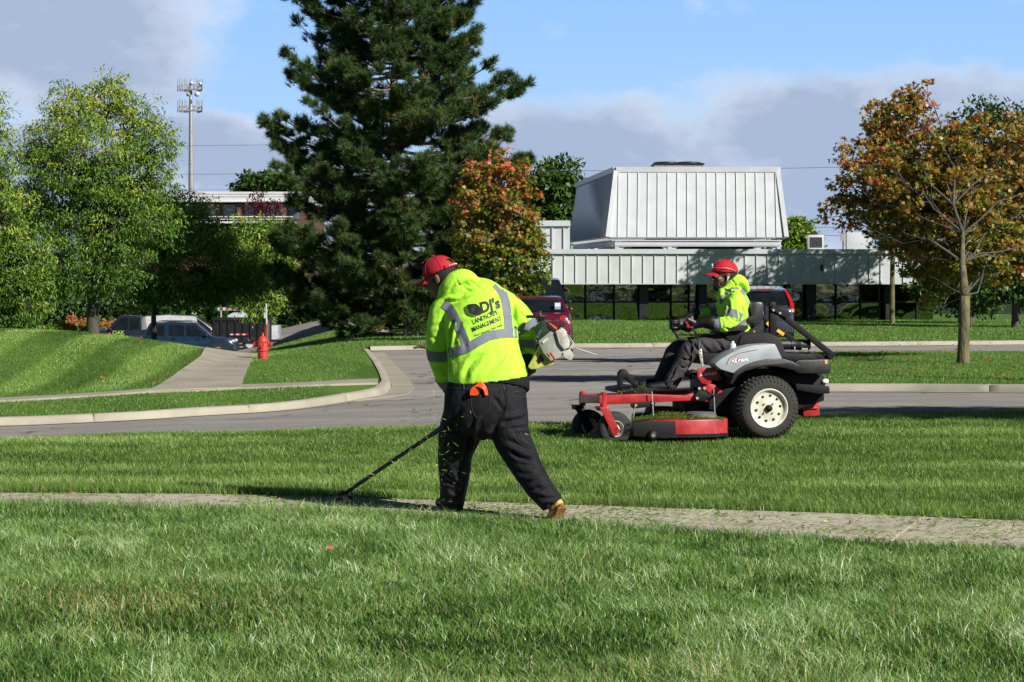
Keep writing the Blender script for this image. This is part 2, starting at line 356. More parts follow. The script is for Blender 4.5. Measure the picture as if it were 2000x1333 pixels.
def ground():
    xs=np.unique(np.concatenate([np.linspace(-900,-60,15),np.arange(-60,60.1,1.0),np.linspace(60,900,15)]))
    ys=np.unique(np.concatenate([np.linspace(-700,-80,8),np.arange(-80,8,4),np.arange(8,32,.5),np.arange(32,112,1.),np.arange(112,160,4),np.linspace(160,1800,16)]))
    X,Y=np.meshgrid(xs,ys); Z=h(X,Y)
    mb=MB(); mb.grid([[(X[i,j],Y[i,j],Z[i,j]) for j in range(len(xs))] for i in range(len(ys))])
    tag(mb.build('ground',M_turf,smooth=True),kind='structure')
ground()
# kerb curves (road level, metres)
K_top=[(-700,826),(-300,822),(0,818),(90,815),(280,804),(398,797),(560,784),(640,774),(690,768.5),(725,762),(742,752),(741,735),(732,718),(708,689.5)]
K_base=gpts([(-700,844),(-300,840),(0,835.5),(90,832),(280,824),(403,814),(560,805),(640,794),(690,785),(730,779),(756,772),(766,758),(757,738),(745,718),(723,691)])
def offset_curve(c,d):
    c=np.array(c,float); t=np.gradient(c,axis=0); t/=np.hypot(t[:,0],t[:,1])[:,None]; return c+np.stack([-t[:,1],t[:,0]],1)*d
K_base=[tuple(p) for p in resample(K_base,160)]
for _ in range(6): K_base=[K_base[0]]+[tuple((np.array(K_base[i-1])+2*np.array(K_base[i])+np.array(K_base[i+1]))/4) for i in range(1,len(K_base)-1)]+[K_base[-1]]
K_in=offset_curve(K_base,.20)
def kerb(curve, name, gutter=0, side=1, joints=3.0, w_=.17):
    """kerb with a sloped face along a curve; joints cut every few metres"""
    c=np.array(curve,float); d=np.concatenate([[0],np.cumsum(np.hypot(*np.diff(c,axis=0).T))]); n=max(2,int(d[-1]/.35)); s=np.linspace(0,d[-1],n)
    js=np.arange(joints,d[-1],joints); s=np.sort(np.concatenate([s,js-.012,js,js+.012]))
    c=np.stack([np.interp(s,d,c[:,0]),np.interp(s,d,c[:,1])],1)
    t=np.gradient(c,axis=0); t/=np.maximum(1e-9,np.hypot(t[:,0],t[:,1]))[:,None]; nrm=np.stack([-t[:,1],t[:,0]],1)*side
    prof=[(0,.0),(0.015,.05),(.04,.115),(.06,.135),(w_+.02,.142),(w_+.03,.02)]
    if gutter: prof=[(-gutter,.026),(-.01,.03)]+prof
    rows=[]
    for i in range(len(c)):
        j=any(abs(s[i]-q)<.002 for q in js)
        row=[]
        for o,z in prof:
            p=c[i]+nrm[i]*o; row.append((p[0],p[1],float(h(*p))+z-(.03 if j and z>.04 else 0)))
        rows.append(row)
    mb=MB(); mb.grid(rows); return tag(mb.build(name,M_conc,smooth=False,auto=50),kind='structure')
kerb(K_base,'kerb',gutter=.12)
# asphalt: near edge to the far line
near_edge=gpts([(-700,880),(-300,868),(0,860),(300,850),(600,841),(860,833),(1100,829),(1400,820),(1700,811),(2000,803),(2400,795),(3000,790)])
far_edge=[(near_edge[0][0]*1.9,62)]+[(x,62.6+ (0 if x<0 else x*.32)) for x in np.linspace(-12,32,12)]+[(60,74)]
tag(slab(strip(near_edge,far_edge,110,90,.018)).build('road',M_asph,auto=50),kind='structure')
# concrete gutter apron at the parking bay corner
ap=gpts([(723,691),(745,718),(757,738),(766,758),(756,772),(730,779),(690,785)]); aq=gpts([(751,691),(775,718),(795,738),(808,757),(803,770),(775,777),(690,787)])
tag(slab(strip(ap,aq,40,6,.03)).build('gutter',M_conc,auto=50),kind='structure')
# front lawns beyond the kerb
def lawn_left():
    mb=MB(); Kc=np.array(K_in)
    ys=np.concatenate([np.arange(31.5,62.6,.5)])
    # columns follow the kerb: for every x the front edge is the kerb line, the back is y=63
    xs=np.concatenate([np.linspace(-40,-9,32),np.linspace(-8.7,Kc[:,0].max()-.01,50)])
    rows=[]
    imx=int(Kc[:,0].argmax())
    for x in xs:
        yf=float(np.interp(x,Kc[:imx+1,0],Kc[:imx+1,1]))
        upper=Kc[imx:]; yb=63.2
        if x>upper[-1,0]: yb=float(np.interp(-x,-upper[:,0],upper[:,1]))
        row=[]
        for t in np.linspace(0,1,60):
            y=yf+(yb-yf)*t; row.append((x,y,float(hl(x,y))))
        rows.append(row)
    mb.grid(rows)
    # whole width behind the bay
    g=[]
    for y in np.concatenate([np.arange(63.2,100,.8),np.arange(100,104,2)]):
        g.append([(x,y if x<0 or y>64 else y,float(hl(x,y))) for x in np.linspace(-40,-3.2,70)])
    mb.grid(g)
    tag(mb.build('lawn',M_lawn,smooth=True),kind='structure')
lawn_left()
FK=[(-3.0,63.2),(3,63.4),(9,64.5),(14,66),(22,69),(34,74),(46,78)]
def lawn_far():
    mb=MB(); B=[(x,112) for x,y in FK]
    mb=slab(strip([(x,y+.18) for x,y in FK],B,90,50,LAWN),.1); tag(mb.build('lawn',M_lawn2,smooth=True),kind='structure')
lawn_far()
kerb([(-3.95,62.9)]+FK,'kerb',gutter=.5,side=1,joints=4)
# traffic island on the right
isl_f=gpts([(1480,764),(1520,767),(1560,768),(1620,768),(1760,768),(2000,770),(2400,774),(3000,780)])
isl_b=gpts([(1500,706),(1560,699),(1620,697),(1760,697),(2000,697),(2400,699),(3000,700)])
isl_f=[(isl_f[0][0]-.4,isl_f[0][1]+1.5)]+isl_f; isl_b=[(isl_f[0][0],isl_f[0][1]+1.0)]+isl_b
tag(slab(strip(offset_curve(isl_f,.17),offset_curve(isl_b,-.17),60,26,LAWN)).build('lawn',M_lawn2,auto=50),kind='structure')
kerb(isl_f,'kerb',gutter=.3); kerb(isl_b,'kerb',gutter=.3,side=-1)
# sidewalk across the left lawn and its wide spur
LW=lambda X,Y:hl(X,Y)
sw_a=gpts([(-300,790),(0,786.5),(150,778),(280,769),(300,768),(380,766),(467,761),(600,756),(738,751.5)],hl); sw_b=gpts([(-300,785),(0,781),(150,773),(280,764),(300,762),(380,759),(467,755),(600,750),(738,743)],hl)
tag(slab(strip(sw_a,sw_b,80,4,.035,hl)).build('path',M_conc,auto=50),kind='structure')
sp_l=gpts([(288,768),(305,760),(350,729),(392,699)],hl)+[(-8.5,64),(-10.5,76)]; sp_r=gpts([(470,761),(474,745),(484,718),(494,699)],hl)+[(-6.9,64),(-8.6,76)]
tag(slab(strip(sp_l,sp_r,60,6,.045,hl)).build('path',M_conc,auto=50),kind='structure')
# near sidewalk
SWN=gpts([(-400,985),(0,987),(400,997),(800,1009),(1000,1018),(1300,1040),(1600,1057),(2000,1079),(2400,1108)])
SWF=gpts([(-400,966),(0,966),(400,968),(700,975),(1000,986),(1300,996),(1600,1005),(2000,1021),(2400,1040)])
tag(slab(strip(SWN,SWF,90,5,.012)).build('path',M_walk,auto=50),kind='structure')
# far parking lot on the left
mb=MB(); g=[]
for y in np.arange(96,150,3): g.append([(x,y,float(h(x,y))+.02+(.14 if y<97 else 0)) for x in np.linspace(-60,-9,30)])
mb.grid(g); tag(mb.build('parking_lot',M_asph,smooth=True),kind='structure')
M_mark=mat('road_paint',(.62,.62,.6),.7,var=.15,scale=20)
mb=MB()
for a,b in (((1128,683),(1165,695)),((1100,679),(1128,683))):
    A,B=gpts([a,b]); d=np.array(B)-np.array(A); n_=np.array([-d[1],d[0]])/np.hypot(*d)*.05
    mb.grid([[ (p[0]+s*n_[0],p[1]+s*n_[1],hz(p[0],p[1])+.026) for s in(-1,1)] for p in [np.array(A)+d*t for t in np.linspace(0,1,6)]])
tag(mb.build('road_marking',M_mark),kind='structure')

# slab joints of the near sidewalk
mb=MB(); An=resample(SWN,200); Bn=resample(SWF,200)
M_joint=mat('joint_sealant',(.62,.57,.45),.8,0,.2,30)
for px in (-150,380,860,1290,1700,2080):
    i=int(np.argmin(np.abs(An[:,0]-ground_at(px,1040)[0]))); a=An[i]; b=Bn[int(np.argmin(np.abs(Bn[:,0]-a[0]-.45)))]
    L_=[a+(b-a)*t for t in np.linspace(0,1,10)]; mb.grid([[(p[0]-.008+.006*math.sin(k*2.3),p[1],hz(*p)+.016),(p[0]+.012+.006*math.sin(k*1.7),p[1],hz(*p)+.016)] for k,p in enumerate(L_)])
tag(mb.build('path_joint',M_joint),kind='structure')
# ---------------------------------------------------------------- the low office building
M_white=mat('white_metal_panel',(.47,.495,.52),.45,0,.05,1.2,bump=.002,bscale=8)
M_cream=mat('cream_metal_panel',(.50,.53,.54),.5,0,.06,1.5,bump=.002,bscale=8)
M_dark=mat('dark_bronze_metal',(.012,.012,.013),.5,0,.2,4)
M_roofm=mat('roof_membrane',(.30,.30,.29),.9,0,.15,3)
M_acg=mat('galvanised_steel',(.30,.31,.31),.5,.3,.2,6)
def _glz(nt,N,L,b):
    tc=N.new('ShaderNodeTexCoord').outputs['Object']; n=nz_(N,L,tc,.55,2,.4,(1,1,1.3))
    b.inputs['Base Color'].default_value=(.26,.28,.22,1); b.inputs['Metallic'].default_value=1; b.inputs['Roughness'].default_value=.02
    bump_(N,L,b,n,.055)
M_mirror=node_mat('bronze_mirror_glass',_glz)
def WP(px,py,Y): return at(px,py,Y)
def office():
    root=empty('office_building',(12,98,hz(12,98)),'low white office building with ribbed metal fascia, mirrored glass and big sloped rooftop box','building')
    YF=97.0; sc=YF/F
    X0,X1=(700-CX)*sc,(1830-CX)*sc
    zt=at(1000,487,YF).z; zb=at(1000,554,YF).z
    mb=MB(); mb.box((X0,YF,zb),(X1,YF+.18,zt-.1)); 
    x=X0+.1; k=0
    while x<X1:
        mb.box((x-.013,YF-.05,zb+.015),(x+.013,YF-.002,zt-.22)); x+=.4865
    mb.box((X0,YF+.2,zb),(X0+.18,YF+22,zt-.1)); mb.box((X1-.18,YF+.2,zb),(X1,YF+22,zt-.1))
    mb.build('fascia',M_cream,root)
    mb=MB(); mb.box((X0-.05,YF-.12,zt-.2),(X1+.05,YF+.25,zt)); mb.box((X0-.02,YF-.03,zb-.04),(X1+.02,YF+.2,zb-.002)); mb.build('coping',M_white,root)
    mb=MB(); mb.box((X0+.1,YF+.22,zt-.35),(X1-.1,YF+24,zt-.25)); mb.build('roof',M_roofm,root)
    mb=MB(); mb.box((X0+.1,YF+.19,zb-.02),(X1-.1,YF+2.6,zb+.05)); mb.build('soffit',M_dark,root)
    # glazing behind the overhang, each pane its own window
    YG=YF+1.9; zf=float(h((X0+X1)/2,YG))-.3; 
    edges=[700,760,820,880,940,1000,1060,1100,1143,1199,1256,1310,1345,1400,1455,1500,1532,1585,1632,1680,1735,1790,1825]
    zm=at(1000,590,YG).z
    for i,(a,b) in enumerate(zip(edges[:-1],edges[1:])):
        xa,xb=at(a,590,YG).x+.05,at(b,590,YG).x-.05
        f=MB(); f.box((xa-.05,YG-.05,zf),(xa,YG+.06,zb-.03)); f.box((xa,YG-.04,zm-.04),(xb,YG+.05,zm+.04))
        fo=f.build('window',M_dark,root)
        rr=random.Random(i); tx=rr.uniform(-.012,.012); tz=rr.uniform(-.006,.006)
        for (z0,z1) in ((zf,zm-.042),(zm+.042,zb-.03)):
            g=MB(); rows=[]; n=9
            for u in range(n):
                row=[]
                for v in range(n):
                    a_,b_=u/(n-1),v/(n-1); bul=(1-(2*a_-1)**2)*(1-(2*b_-1)**2)*rr.uniform(.010,.012)
                    row.append((xa+(xb-xa)*b_,YG+.01+tx*(b_-.5)*(xb-xa)*.5+tz*(a_-.5)+bul*.5,z0+(z1-z0)*a_))
                rows.append(row)
            g.grid(rows); g.build('pane',M_mirror,fo,smooth=True)
    for px,w in ((1257,17),(1372,15),(1584,17),(1735,14),(1030,15),(900,15)):
        xa=at(px,600,YF+1.2).x; mb=MB(); mb.box((xa-w*.011,YF+.9,zf),(xa+w*.011,YF+1.4,zb-.03)); mb.build('column',M_dark,root)
    mb=MB(); mb.box((X0+.2,YG+.3,zf),(X1-.2,YG+.4,zb)); mb.build('wall',M_dark,root)
    # sloped rooftop enclosure
    A=at(1187,464,98.6); B=at(1536,463,98.6); A2=at(1203,330,100.3); B2=at(1519,333,100.3)
    B.z=A.z; B2.z=A2.z
    D=at(1110,475,121)-A; D.z=0; D2=at(1127.5,361,119.6)-A2; D2.z=0
    mb=MB(); C_=B+D; E=A+D; C2=B2+D2; E2=A2+D2
    for q in ((A,B,B2,A2),(B,C_,C2,B2),(C_,E,E2,C2),(E,A,A2,E2)):
        n=(q[1]-q[0]).cross(q[3]-q[0]).normalized(); mb.prism(q,-n*.12)
    def ribs(p0,p1,q0,q1,n,o=.045):
        nn=(p1-p0).cross(q0-p0).normalized(); tt=(p1-p0).normalized()*.013
        for i in range(1,n):
            a=p0.lerp(p1,i/n); sl_=(q0-p0); 
            ztop=q0.z-.16; 
            dirv=(q0.lerp(q1,.5)-p0.lerp(p1,.5)); b=a+dirv*((ztop-a.z)/dirv.z)
            # stay inside the sloping corner
            fl=(a-p0).length
            lim=(q0-p0).dot(tt.normalized()); 
            if fl<lim:
                s_=fl/lim; b=a+dirv*s_*.96
            fr=(p1-a).length; lim2=(p1-q1).dot(tt.normalized())
            if fr<lim2: b=a+dirv*(fr/lim2)*.96
            a=a+dirv*.01; mb.prism([a-tt,a+tt,b+tt,b-tt],nn*o)
    ribs(A,B,A2,B2,18); ribs(E,A,E2,A2,44,.04); ribs(B,C_,B2,C2,44,.04)
    ms=mb.build('rooftop_enclosure',M_white,root)
    mb=MB()
    for p,q in ((A2,B2),(B2,C2),(C2,E2),(E2,A2)): mb.bar(p+Vector((0,0,-.04)),q+Vector((0,0,-.04)),.26,.24)
    for p,q in ((A,A2),(B,B2)): mb.bar(p+Vector((0,-.05,0)),q+Vector((0,-.05,-.1)),.20,.12,up=(0,-1,.2))
    mb.build('coping',M_white,ms)
    mb=MB(); dz=Vector((0,0,-.14)); dl=Vector((.3,0,0))
    for p,q in ((A+dl,B-dl),(B-dl,C_-dl),(E+dl,C_-dl),(A+dl,E+dl)):
        mb.bar(p+dz,q+dz,.22,.05); mb.bar(p+dz*1.9,q+dz*1.9,.12,.16); mb.bar(p+dz*2.7,q+dz*2.7,.22,.04)
    for px in (1205,1308,1521):
        p=at(px,474,98.6); mb.box((p.x-.09,p.y-.09,zt-.3),(p.x+.09,p.y+.09,A.z-.36))
        for s in (-1,1):
            if (px==1205 and s<0) or (px==1521 and s>0): continue
            mb.prism([(p.x+s*.09,p.y-.04,A.z-.38),(p.x+s*.42,p.y-.04,A.z-.38),(p.x+s*.09,p.y-.04,zt-.1)],(0,.08,0))
    for k in (.35,.7):
        for base in (A,B): 
            p=base+D*k; mb.box((p.x-.09,p.y-.09,zt-.3),(p.x+.09,p.y+.09,A.z-.36))
    mb.build('support_frame',M_white,root)
    mb=MB(); p=A+Vector((1.2,2.2,0)); mb.prism([p-Vector((0,0,1.1)),B+Vector((-1.2,2.2,-1.1)),C_+Vector((-1.5,-2,-1.1)),E+Vector((1.5,-2,-1.1))],(0,0,1.0)); mb.build('void_shade_box',M_dark,root)  # dark box put in for the shaded void under the rooftop enclosure
    # rear wing on the left
    YW=98.1; mb=MB(); a=at(1045,434,YW); b=at(1114,434,YW); zz=at(1000,487,YW).z-1
    mb.box((a.x-.0,YW,zz),(b.x-.02,YW+3,a.z)); x=a.x+.25
    while x<b.x-.1: mb.box((x-.025,YW-.07,zz),(x+.025,YW-.002,a.z-.25)); x+=.5
    mb.box((a.x-.04,YW-.12,a.z-.18),(b.x,YW+.1,a.z+.06))
    c=at(1002,438,106); mb.prism([(a.x-.01,YW+.2,zz),(a.x-.01,YW+.2,a.z),(c.x,106,a.z),(c.x,106,zz)],(-.1,.05,0))
    for k in range(24):
        t=(k+.5)/24; px_=a.x+(c.x-a.x)*t; py_=YW+.2+(106-YW-.2)*t; mb.box((px_-.16,py_-.03,zz),(px_-.08,py_+.03,a.z-.1))
    mb.build('rear_wing',M_white,root)
    mb=MB(); a=at(1604.5,524,YF-.02); mb.tube([a+Vector((0,-.03,-.09)),a+Vector((0,-.08,0)),a+Vector((0,-.03,.12))],.05,8); mb.build('vent_cap',M_dark,root)
    return root
office()
def ac_unit():
    Y=104; a=at(1251,328,Y); b=at(1374,328,Y); t=empty('air_conditioner',((a.x+b.x)/2,Y+1.2,a.z-.3),'grey rooftop air conditioner with two round fans behind the white sloped box','air conditioner')
    ztop=at(1300,319,Y).z; x0=at(1279,319,Y).x; x1=b.x
    mb=MB(); mb.box((x0,Y,a.z-1.2),(x1,Y+2.4,ztop-.06)); mb.box((a.x,Y+1.2,a.z-1.2),(x0-.01,Y+2.3,a.z+.02)); mb.build('cabinet',M_acg,t)
    mb=MB(); mb.box((x0-.05,Y-.05,ztop-.058),(x1+.05,Y+2.45,ztop+.0)); mb.build('lid',M_dark,t)
    for k in (.27,.73):
        c=Vector((x0+(x1-x0)*k,Y+1.2,ztop+.002)); mb=MB(); mb.lathe(c,(0,0,1),[(0,.62),(.07,.62),(.10,.5),(.12,.2),(.13,.02)],24); mb.build('fan_guard',M_dark,t,smooth=True)
ac_unit()
def roof_box(px0,px1,py0,py1,Y,label,stripes=True):
    t=empty('rooftop_unit',(at((px0+px1)/2,py1,Y).x,Y,at(px0,py1,Y).z),label,'rooftop unit','small units on the office roof')
    a=at(px0,py0,Y); b=at(px1,py1,Y); mb=MB(); mb.box((a.x,Y,b.z-.3),(b.x,Y+.5,a.z)); mb.build('cabinet',M_white,t,bevel=.02)
    mb=MB()
    if stripes:
        for i in range(9):
            z=a.z-.1-(a.z-b.z-.15)*i/9
            for j in range(6): x=a.x+.06+(b.x-a.x-.12)*j/6; mb.box((x,Y-.02,z-.05),(x+(b.x-a.x)/9,Y-.003,z-.012))
        mb.build('grille',M_dark,t)
roof_box(1579,1609,459,486,101,'small white condenser with dark grille on the office roof edge')
roof_box(1654,1702,454,486,103,'wide pale rooftop box beside the autumn maple crown',False)
t=empty('roof_pipe',at(1648,486,102),'thin grey vent pipe standing on the office roof beside the pale box','pipe')
mb=MB(); p=at(1648,488,102); mb.tube([p-Vector((0,0,.3)),p+Vector((0,0,.75))],.07,8); mb.build('pipe',M_acg,t)
mb=MB(); mb.box((p.x-.17,p.y-.17,p.z+.4),(p.x+.02,p.y-.08,p.z+.7)); mb.build('junction_box',M_acg,t)
# ---------------------------------------------------------------- far left building, cell tower, wires
M_brown=mat('brown_brick',(.09,.045,.03),.8,var=.2,scale=3); M_wht2=mat('white_roof_metal',(.66,.68,.70),.5,var=.05,scale=.6); M_pane=mat('window_glass',(.10,.13,.16),.08,var=.4,scale=.4,spec=.9); M_wht3=mat('white_render',(.55,.55,.53),.8,var=.1,scale=1)
def far_office():
    Y=150; s=Y/F; root=empty('brown_brick_building',(at(420,520,Y).x,Y,-2.9),'brown brick building with white metal roof seen between honey locust and pine','building')
    X=lambda px:(px-CX)*s; Z=lambda py:at(0,py,Y).z
    mb=MB(); mb.box((X(150),Y+1.4,-3.2),(X(600),Y+14,Z(398))); mb.build('wall',M_brown,root)
    mb=MB(); mb.prism([(X(150),Y-.6,Z(395)),(X(150),Y-.6,Z(391)),(X(150),Y+4,Z(371)),(X(150),Y+14,Z(371)),(X(150),Y+14,Z(396))],(X(600)-X(150),0,0))
    rf=mb.build('roof',M_wht2,root)
    mb=MB()
    for k in (.3,.62): mb.box((X(150)+.01,Y-.6+4.6*k-.04,Z(391)+(Z(371)-Z(391))*k+.01),(X(600)-.01,Y-.6+4.6*k+.04,Z(391)+(Z(371)-Z(391))*k+.06))
    mb.build('roof_seam',M_acg,rf)
    for px in (165,205,250,295,340,388,425,468,512,556,590):
        mb=MB(); mb.box((X(px)-.13,Y-.2,Z(440)),(X(px)+.13,Y+.05,Z(395))); mb.build('pillar',M_brown,root)
    for a,b in ((170,190),(215,238),(262,285),(305,328),(350,373),(393,415),(430,455),(474,492),(517,533),(537,550),(562,584)):
        mb=MB(); mb.box((X(a),Y+1.33,Z(428)),(X(b),Y+1.38,Z(399))); w_=mb.build('window',M_wht3 if (a%2) else M_pane,root)
        mb=MB(); mb.box((X(a)+.08,Y+1.28,Z(426)),(X(a)+(X(b)-X(a))*.6,Y+1.32,Z(401))); mb.build('pane',M_pane,w_)
    mb=MB(); mb.box((X(150),Y-.9,Z(437)),(X(575),Y+1.4,Z(433))); mb.build('balcony_slab',M_wht2,root)
    mb=MB(); mb.bar((X(150),Y-.6,Z(424)),(X(574),Y-.6,Z(424)),.06); mb.bar((X(150),Y-.6,Z(429)),(X(574),Y-.6,Z(429)),.04); mb.build('railing',M_wht2,root)
far_office()
def tower():
    Y=220; b=at(375,700,Y); b.z=-3; t=empty('cell_tower',b,'tall grey cell tower with two antenna platforms and round white dishes','cell tower')
    X=b.x; Z=lambda py:at(0,py,Y).z; s=Y/F
    mb=MB(); mb.tube([(X,Y,-3),(X,Y,Z(360)),(X,Y,Z(230)),(X,Y,Z(163))],[.42,.27,.18,.14],10); mb.build('mast',M_acg,t,smooth=True)
    for py in (177,218):
        mb=MB(); z=Z(py)
        for i in range(3):
            a=2*math.pi*i/3+.4; c=Vector((math.cos(a),math.sin(a),0))*.93; e=Vector((-math.sin(a),math.cos(a),0))*.85
            p=Vector((X,Y,z))+c; mb.bar((X,Y,z),p,.1); mb.bar(p-e,p+e,.1,.14); mb.bar(p-e+Vector((0,0,.45)),p+e+Vector((0,0,.45)),.05)
            for k in (-1,-.4,.3,1): q=p+e*k; mb.bar(q-Vector((0,0,.1)),q+Vector((0,0,1.1)),.06); 
            for k in(-.7,.7): q=p+e*k; mb.box((q.x-.08,q.y-.08,q.z-.05),(q.x+.08,q.y+.08,q.z+.5))
        mb.build('antenna_platform',M_acg,t)
    for px,py,r in ((374,163,.2),(391,164,.18),(385,184,.28),(368,185,.2)):
        mb=MB(); c=at(px,py,Y-.9); mb.lathe(c,(0.1,-1,0),[(0,r),(.12,r*.97),(.2,r*.7),(.26,r*.3),(.28,.01)],16); d=mb.build('dish',M_white if px!=368 else M_acg,t,smooth=True)
tower()
M_wire=mat('wire',(.06,.06,.065),.6)
for (y0,y1,xa,xb,Y,lab) in ((280,279,-400,760,170,'thin wire crossing the tower mast, upper left of the pine'),(331,336,-400,760,150,'thin wire below the tower mast level, left of the pine'),(365,367,-400,760,190,'thin wire just above the white roof on the left'),(335,300,900,2500,130,'thin wire crossing the sky above the white sloped box'),(445,405,1540,2500,120,'dark upper wire sloping up between office roof and maple'),(460,438,1560,2500,120,'dark lower wire sloping up between office roof and maple')):
    mb=MB(); A=at(xa,y0,Y); B=at(xb,y1,Y+5); mb.tube([A.lerp(B,t)-Vector((0,0,1.0*4*t*(1-t)*.25)) for t in np.linspace(0,1,14)],.014,5); tag(settle(mb.build('power_line',M_wire)),lab,'power line','power lines across the sky')
# ---------------------------------------------------------------- trees
M_bark=mat('grey_bark',(.05,.042,.035),.9,var=.35,scale=9,bump=.02,bscale=22,col2=(.10,.085,.07),stretch=(1,1,.25))
M_bark2=mat('mossy_bark',(.06,.055,.032),.9,scale=9,bump=.03,bscale=26,col2=(.17,.155,.07),stretch=(1,1,.3))
M_barkp=mat('pine_bark',(.10,.085,.075),.95,scale=10,bump=.03,bscale=20,col2=(.24,.21,.18),stretch=(1,1,.35))
M_locust=leaf_mat('locust_leaf',[(0,(.03,.08,.010)),(.4,(.085,.175,.018)),(.75,(.22,.31,.03)),(1,(.46,.42,.05))],.12,.5)
M_green=leaf_mat('green_leaf',[(0,(.025,.06,.012)),(.6,(.06,.12,.02)),(1,(.13,.18,.03))],.2,.45)
M_maple=leaf_mat('turning_maple_leaf',[(0,(.06,.09,.015)),(.3,(.14,.17,.025)),(.5,(.26,.22,.035)),(.68,(.35,.20,.05)),(.86,(.36,.13,.045)),(1,(.50,.09,.05))],.25,.4)
M_redm=leaf_mat('red_green_leaf',[(0,(.06,.11,.015)),(.4,(.15,.20,.025)),(.6,(.30,.22,.04)),(.8,(.44,.16,.06)),(1,(.62,.12,.08))],.25,.4)
M_plum=leaf_mat('plum_leaf',[(0,(.06,.012,.02)),(1,(.16,.03,.05))],.3,.4)
M_needle=leaf_mat('pine_needle',[(0,(.02,.05,.014)),(.5,(.055,.11,.025)),(.8,(.12,.165,.04)),(1,(.28,.20,.05))],.12,.5)
T_rh=np.array([(0,0),(.28,.45),(0,1),(-.28,.45)])
T_feather=np.array([(0,0),(.13,.25),(.10,.8),(0,1),(-.11,.75),(-.14,.3)])
T_maple=np.array([(0,-.1),(.45,.02),(.24,.27),(.5,.6),(.13,.5),(0,1),(-.13,.5),(-.5,.6),(-.24,.27),(-.45,.02)])
def leaf_mesh(name, P, D, Nrm, size, tint, T):
    """leaves at P, pointing along D, facing Nrm"""
    D=D/np.linalg.norm(D,axis=1)[:,None]; S=np.cross(D,Nrm); S/=np.maximum(1e-6,np.linalg.norm(S,axis=1))[:,None]; U=np.cross(S,D)
    k=len(T); n=len(P)
    V=P[:,None,:]+size[:,None,None]*(T[None,:,1,None]*D[:,None,:]+T[None,:,0,None]*S[:,None,:]+(np.abs(T[None,:,0,None])*.35)*U[:,None,:])
    V=V.reshape(-1,3); return np_mesh(name,V,np.arange(n*k),np.full(n,k),np.repeat(tint,k))
def wobble(a,b,n,amp,rs):
    pts=[]; a=Vector(a); b=Vector(b); L_=(b-a).length
    o=[Vector((rs.uniform(-1,1),rs.uniform(-1,1),rs.uniform(-1,1)))*amp*L_ for _ in range(n+1)]
    for i in range(n+1): 
        t=i/n; pts.append(a.lerp(b,t)+o[i]*math.sin(math.pi*t))
    return pts
def broad_tree(name,label,cat,base,lobes,trunk_r,fork,leaf,size,count,M,bark,seed=1,group=None,droop=0,clump=.32,per=34,tint=(0.5,.25),top=None,top_tint=0,limbs=True,hollow=.45,gap=.0):
    """lobes: (px,py,Y,rx,ry) in photograph units at depth Y, radii likewise; base (x,y,z)"""
    rs=random.Random(seed); g=np.random.default_rng(seed); base=Vector(base); root=empty(name,base,label,cat,group)
    Lb=[]
    for (px,py,Y,rx,ry) in lobes:
        k=Y/F; Lb.append((at(px,py,Y),rx*k,rx*k*.9,ry*k))
    vol=np.array([l[1]*l[2]*l[3] for l in Lb])**.7; vol/=vol.sum()
    fk=base+Vector(fork) ; tp=at(*top) if top else max((l[0] for l in Lb),key=lambda p:p.z)
    mb=MB(); mb.tube([base-Vector((0,0,.15)),base+Vector((0,0,.08)),base.lerp(fk,.35),base.lerp(fk,.7),fk],[trunk_r*1.35,trunk_r*1.1,trunk_r,trunk_r*.93,trunk_r*.85],10)
    main=wobble(fk,tp,6,.03,rs); mb.tube(main[:3],[trunk_r*.84,trunk_r*.5,trunk_r*.32],8); mb.build('trunk',bark,root,smooth=True); mb=MB(); mb.tube(main[2:],[trunk_r*.32*(1-.2*i) for i in range(5)],7)
    C=[];CN=[];
    for (c,a,b,d),v in zip(Lb,vol):
        n=max(3,int(count/per*v))
        # limb to this lobe
        q=main[min(5,max(0,int((c.z-fk.z)/max(.1,tp.z-fk.z)*4)))]
        if limbs: mb.tube(wobble(q,c,4,.07,rs),[trunk_r*.2,trunk_r*.16,trunk_r*.12,trunk_r*.08,trunk_r*.045],5)
        for i in range(n):
            while True:
                v3=np.array([rs.uniform(-1,1) for _ in range(3)]); r=np.linalg.norm(v3)
                if hollow<r<=1: break
            if rs.random()<.22: v3=v3/r*rs.uniform(.95,1.3)
            p=c+Vector((v3[0]*a,v3[1]*b,v3[2]*d)); C.append(p); CN.append(Vector(v3/r))
            if limbs and i%2==0: mb.tube(wobble(c.lerp(q,rs.uniform(0,.3)),p,2,.08,rs),[trunk_r*.09,trunk_r*.06,.006],4)
    mb.build('branches',M_bark,root,smooth=True)
    C=np.array(C); CN=np.array(CN); m=len(C); n=count; idx=g.integers(0,m,n)
    sp=clump*g.uniform(.45,1.35,m)
    off=g.normal(0,1,(n,3)); off/=np.maximum(.5,np.linalg.norm(off,axis=1))[:,None]; off*=(g.uniform(.15,1,n)**.6)[:,None]
    P=C[idx]+off*sp[idx][:,None]*np.array([1.15,1.15,.62])
    D=g.normal(0,1,(n,3))+CN[idx]*.6; D[:,2]-=droop+.2
    Nn=g.normal(0,.75,(n,3))+np.array([0,0,1.0])+CN[idx]*.4
    ct=g.normal(0,1,m); z=(P[:,2]-P[:,2].min())/(np.ptp(P[:,2])+1e-6)
    ti=np.clip(tint[0]+tint[1]*(ct[idx]*.6+g.normal(0,1,n)*.6)+top_tint*(z-.5),0,1)  # by height: maples redden upward, locusts get shade painted into the low crown
    me=leaf_mesh('crown',P,D,Nn,size*g.uniform(.65,1.25,n),ti,leaf); link('crown',me,M,root)
    return root
def tb(px,py,f=hl): x,y=ground_at(px,py,f); return (x,y,float(f(x,y)))
def gz(x,y,lawn=True): return (x,y,float(hl(x,y) if lawn else h(x,y)))
Yt=72
bx=at(181,600,Yt).x
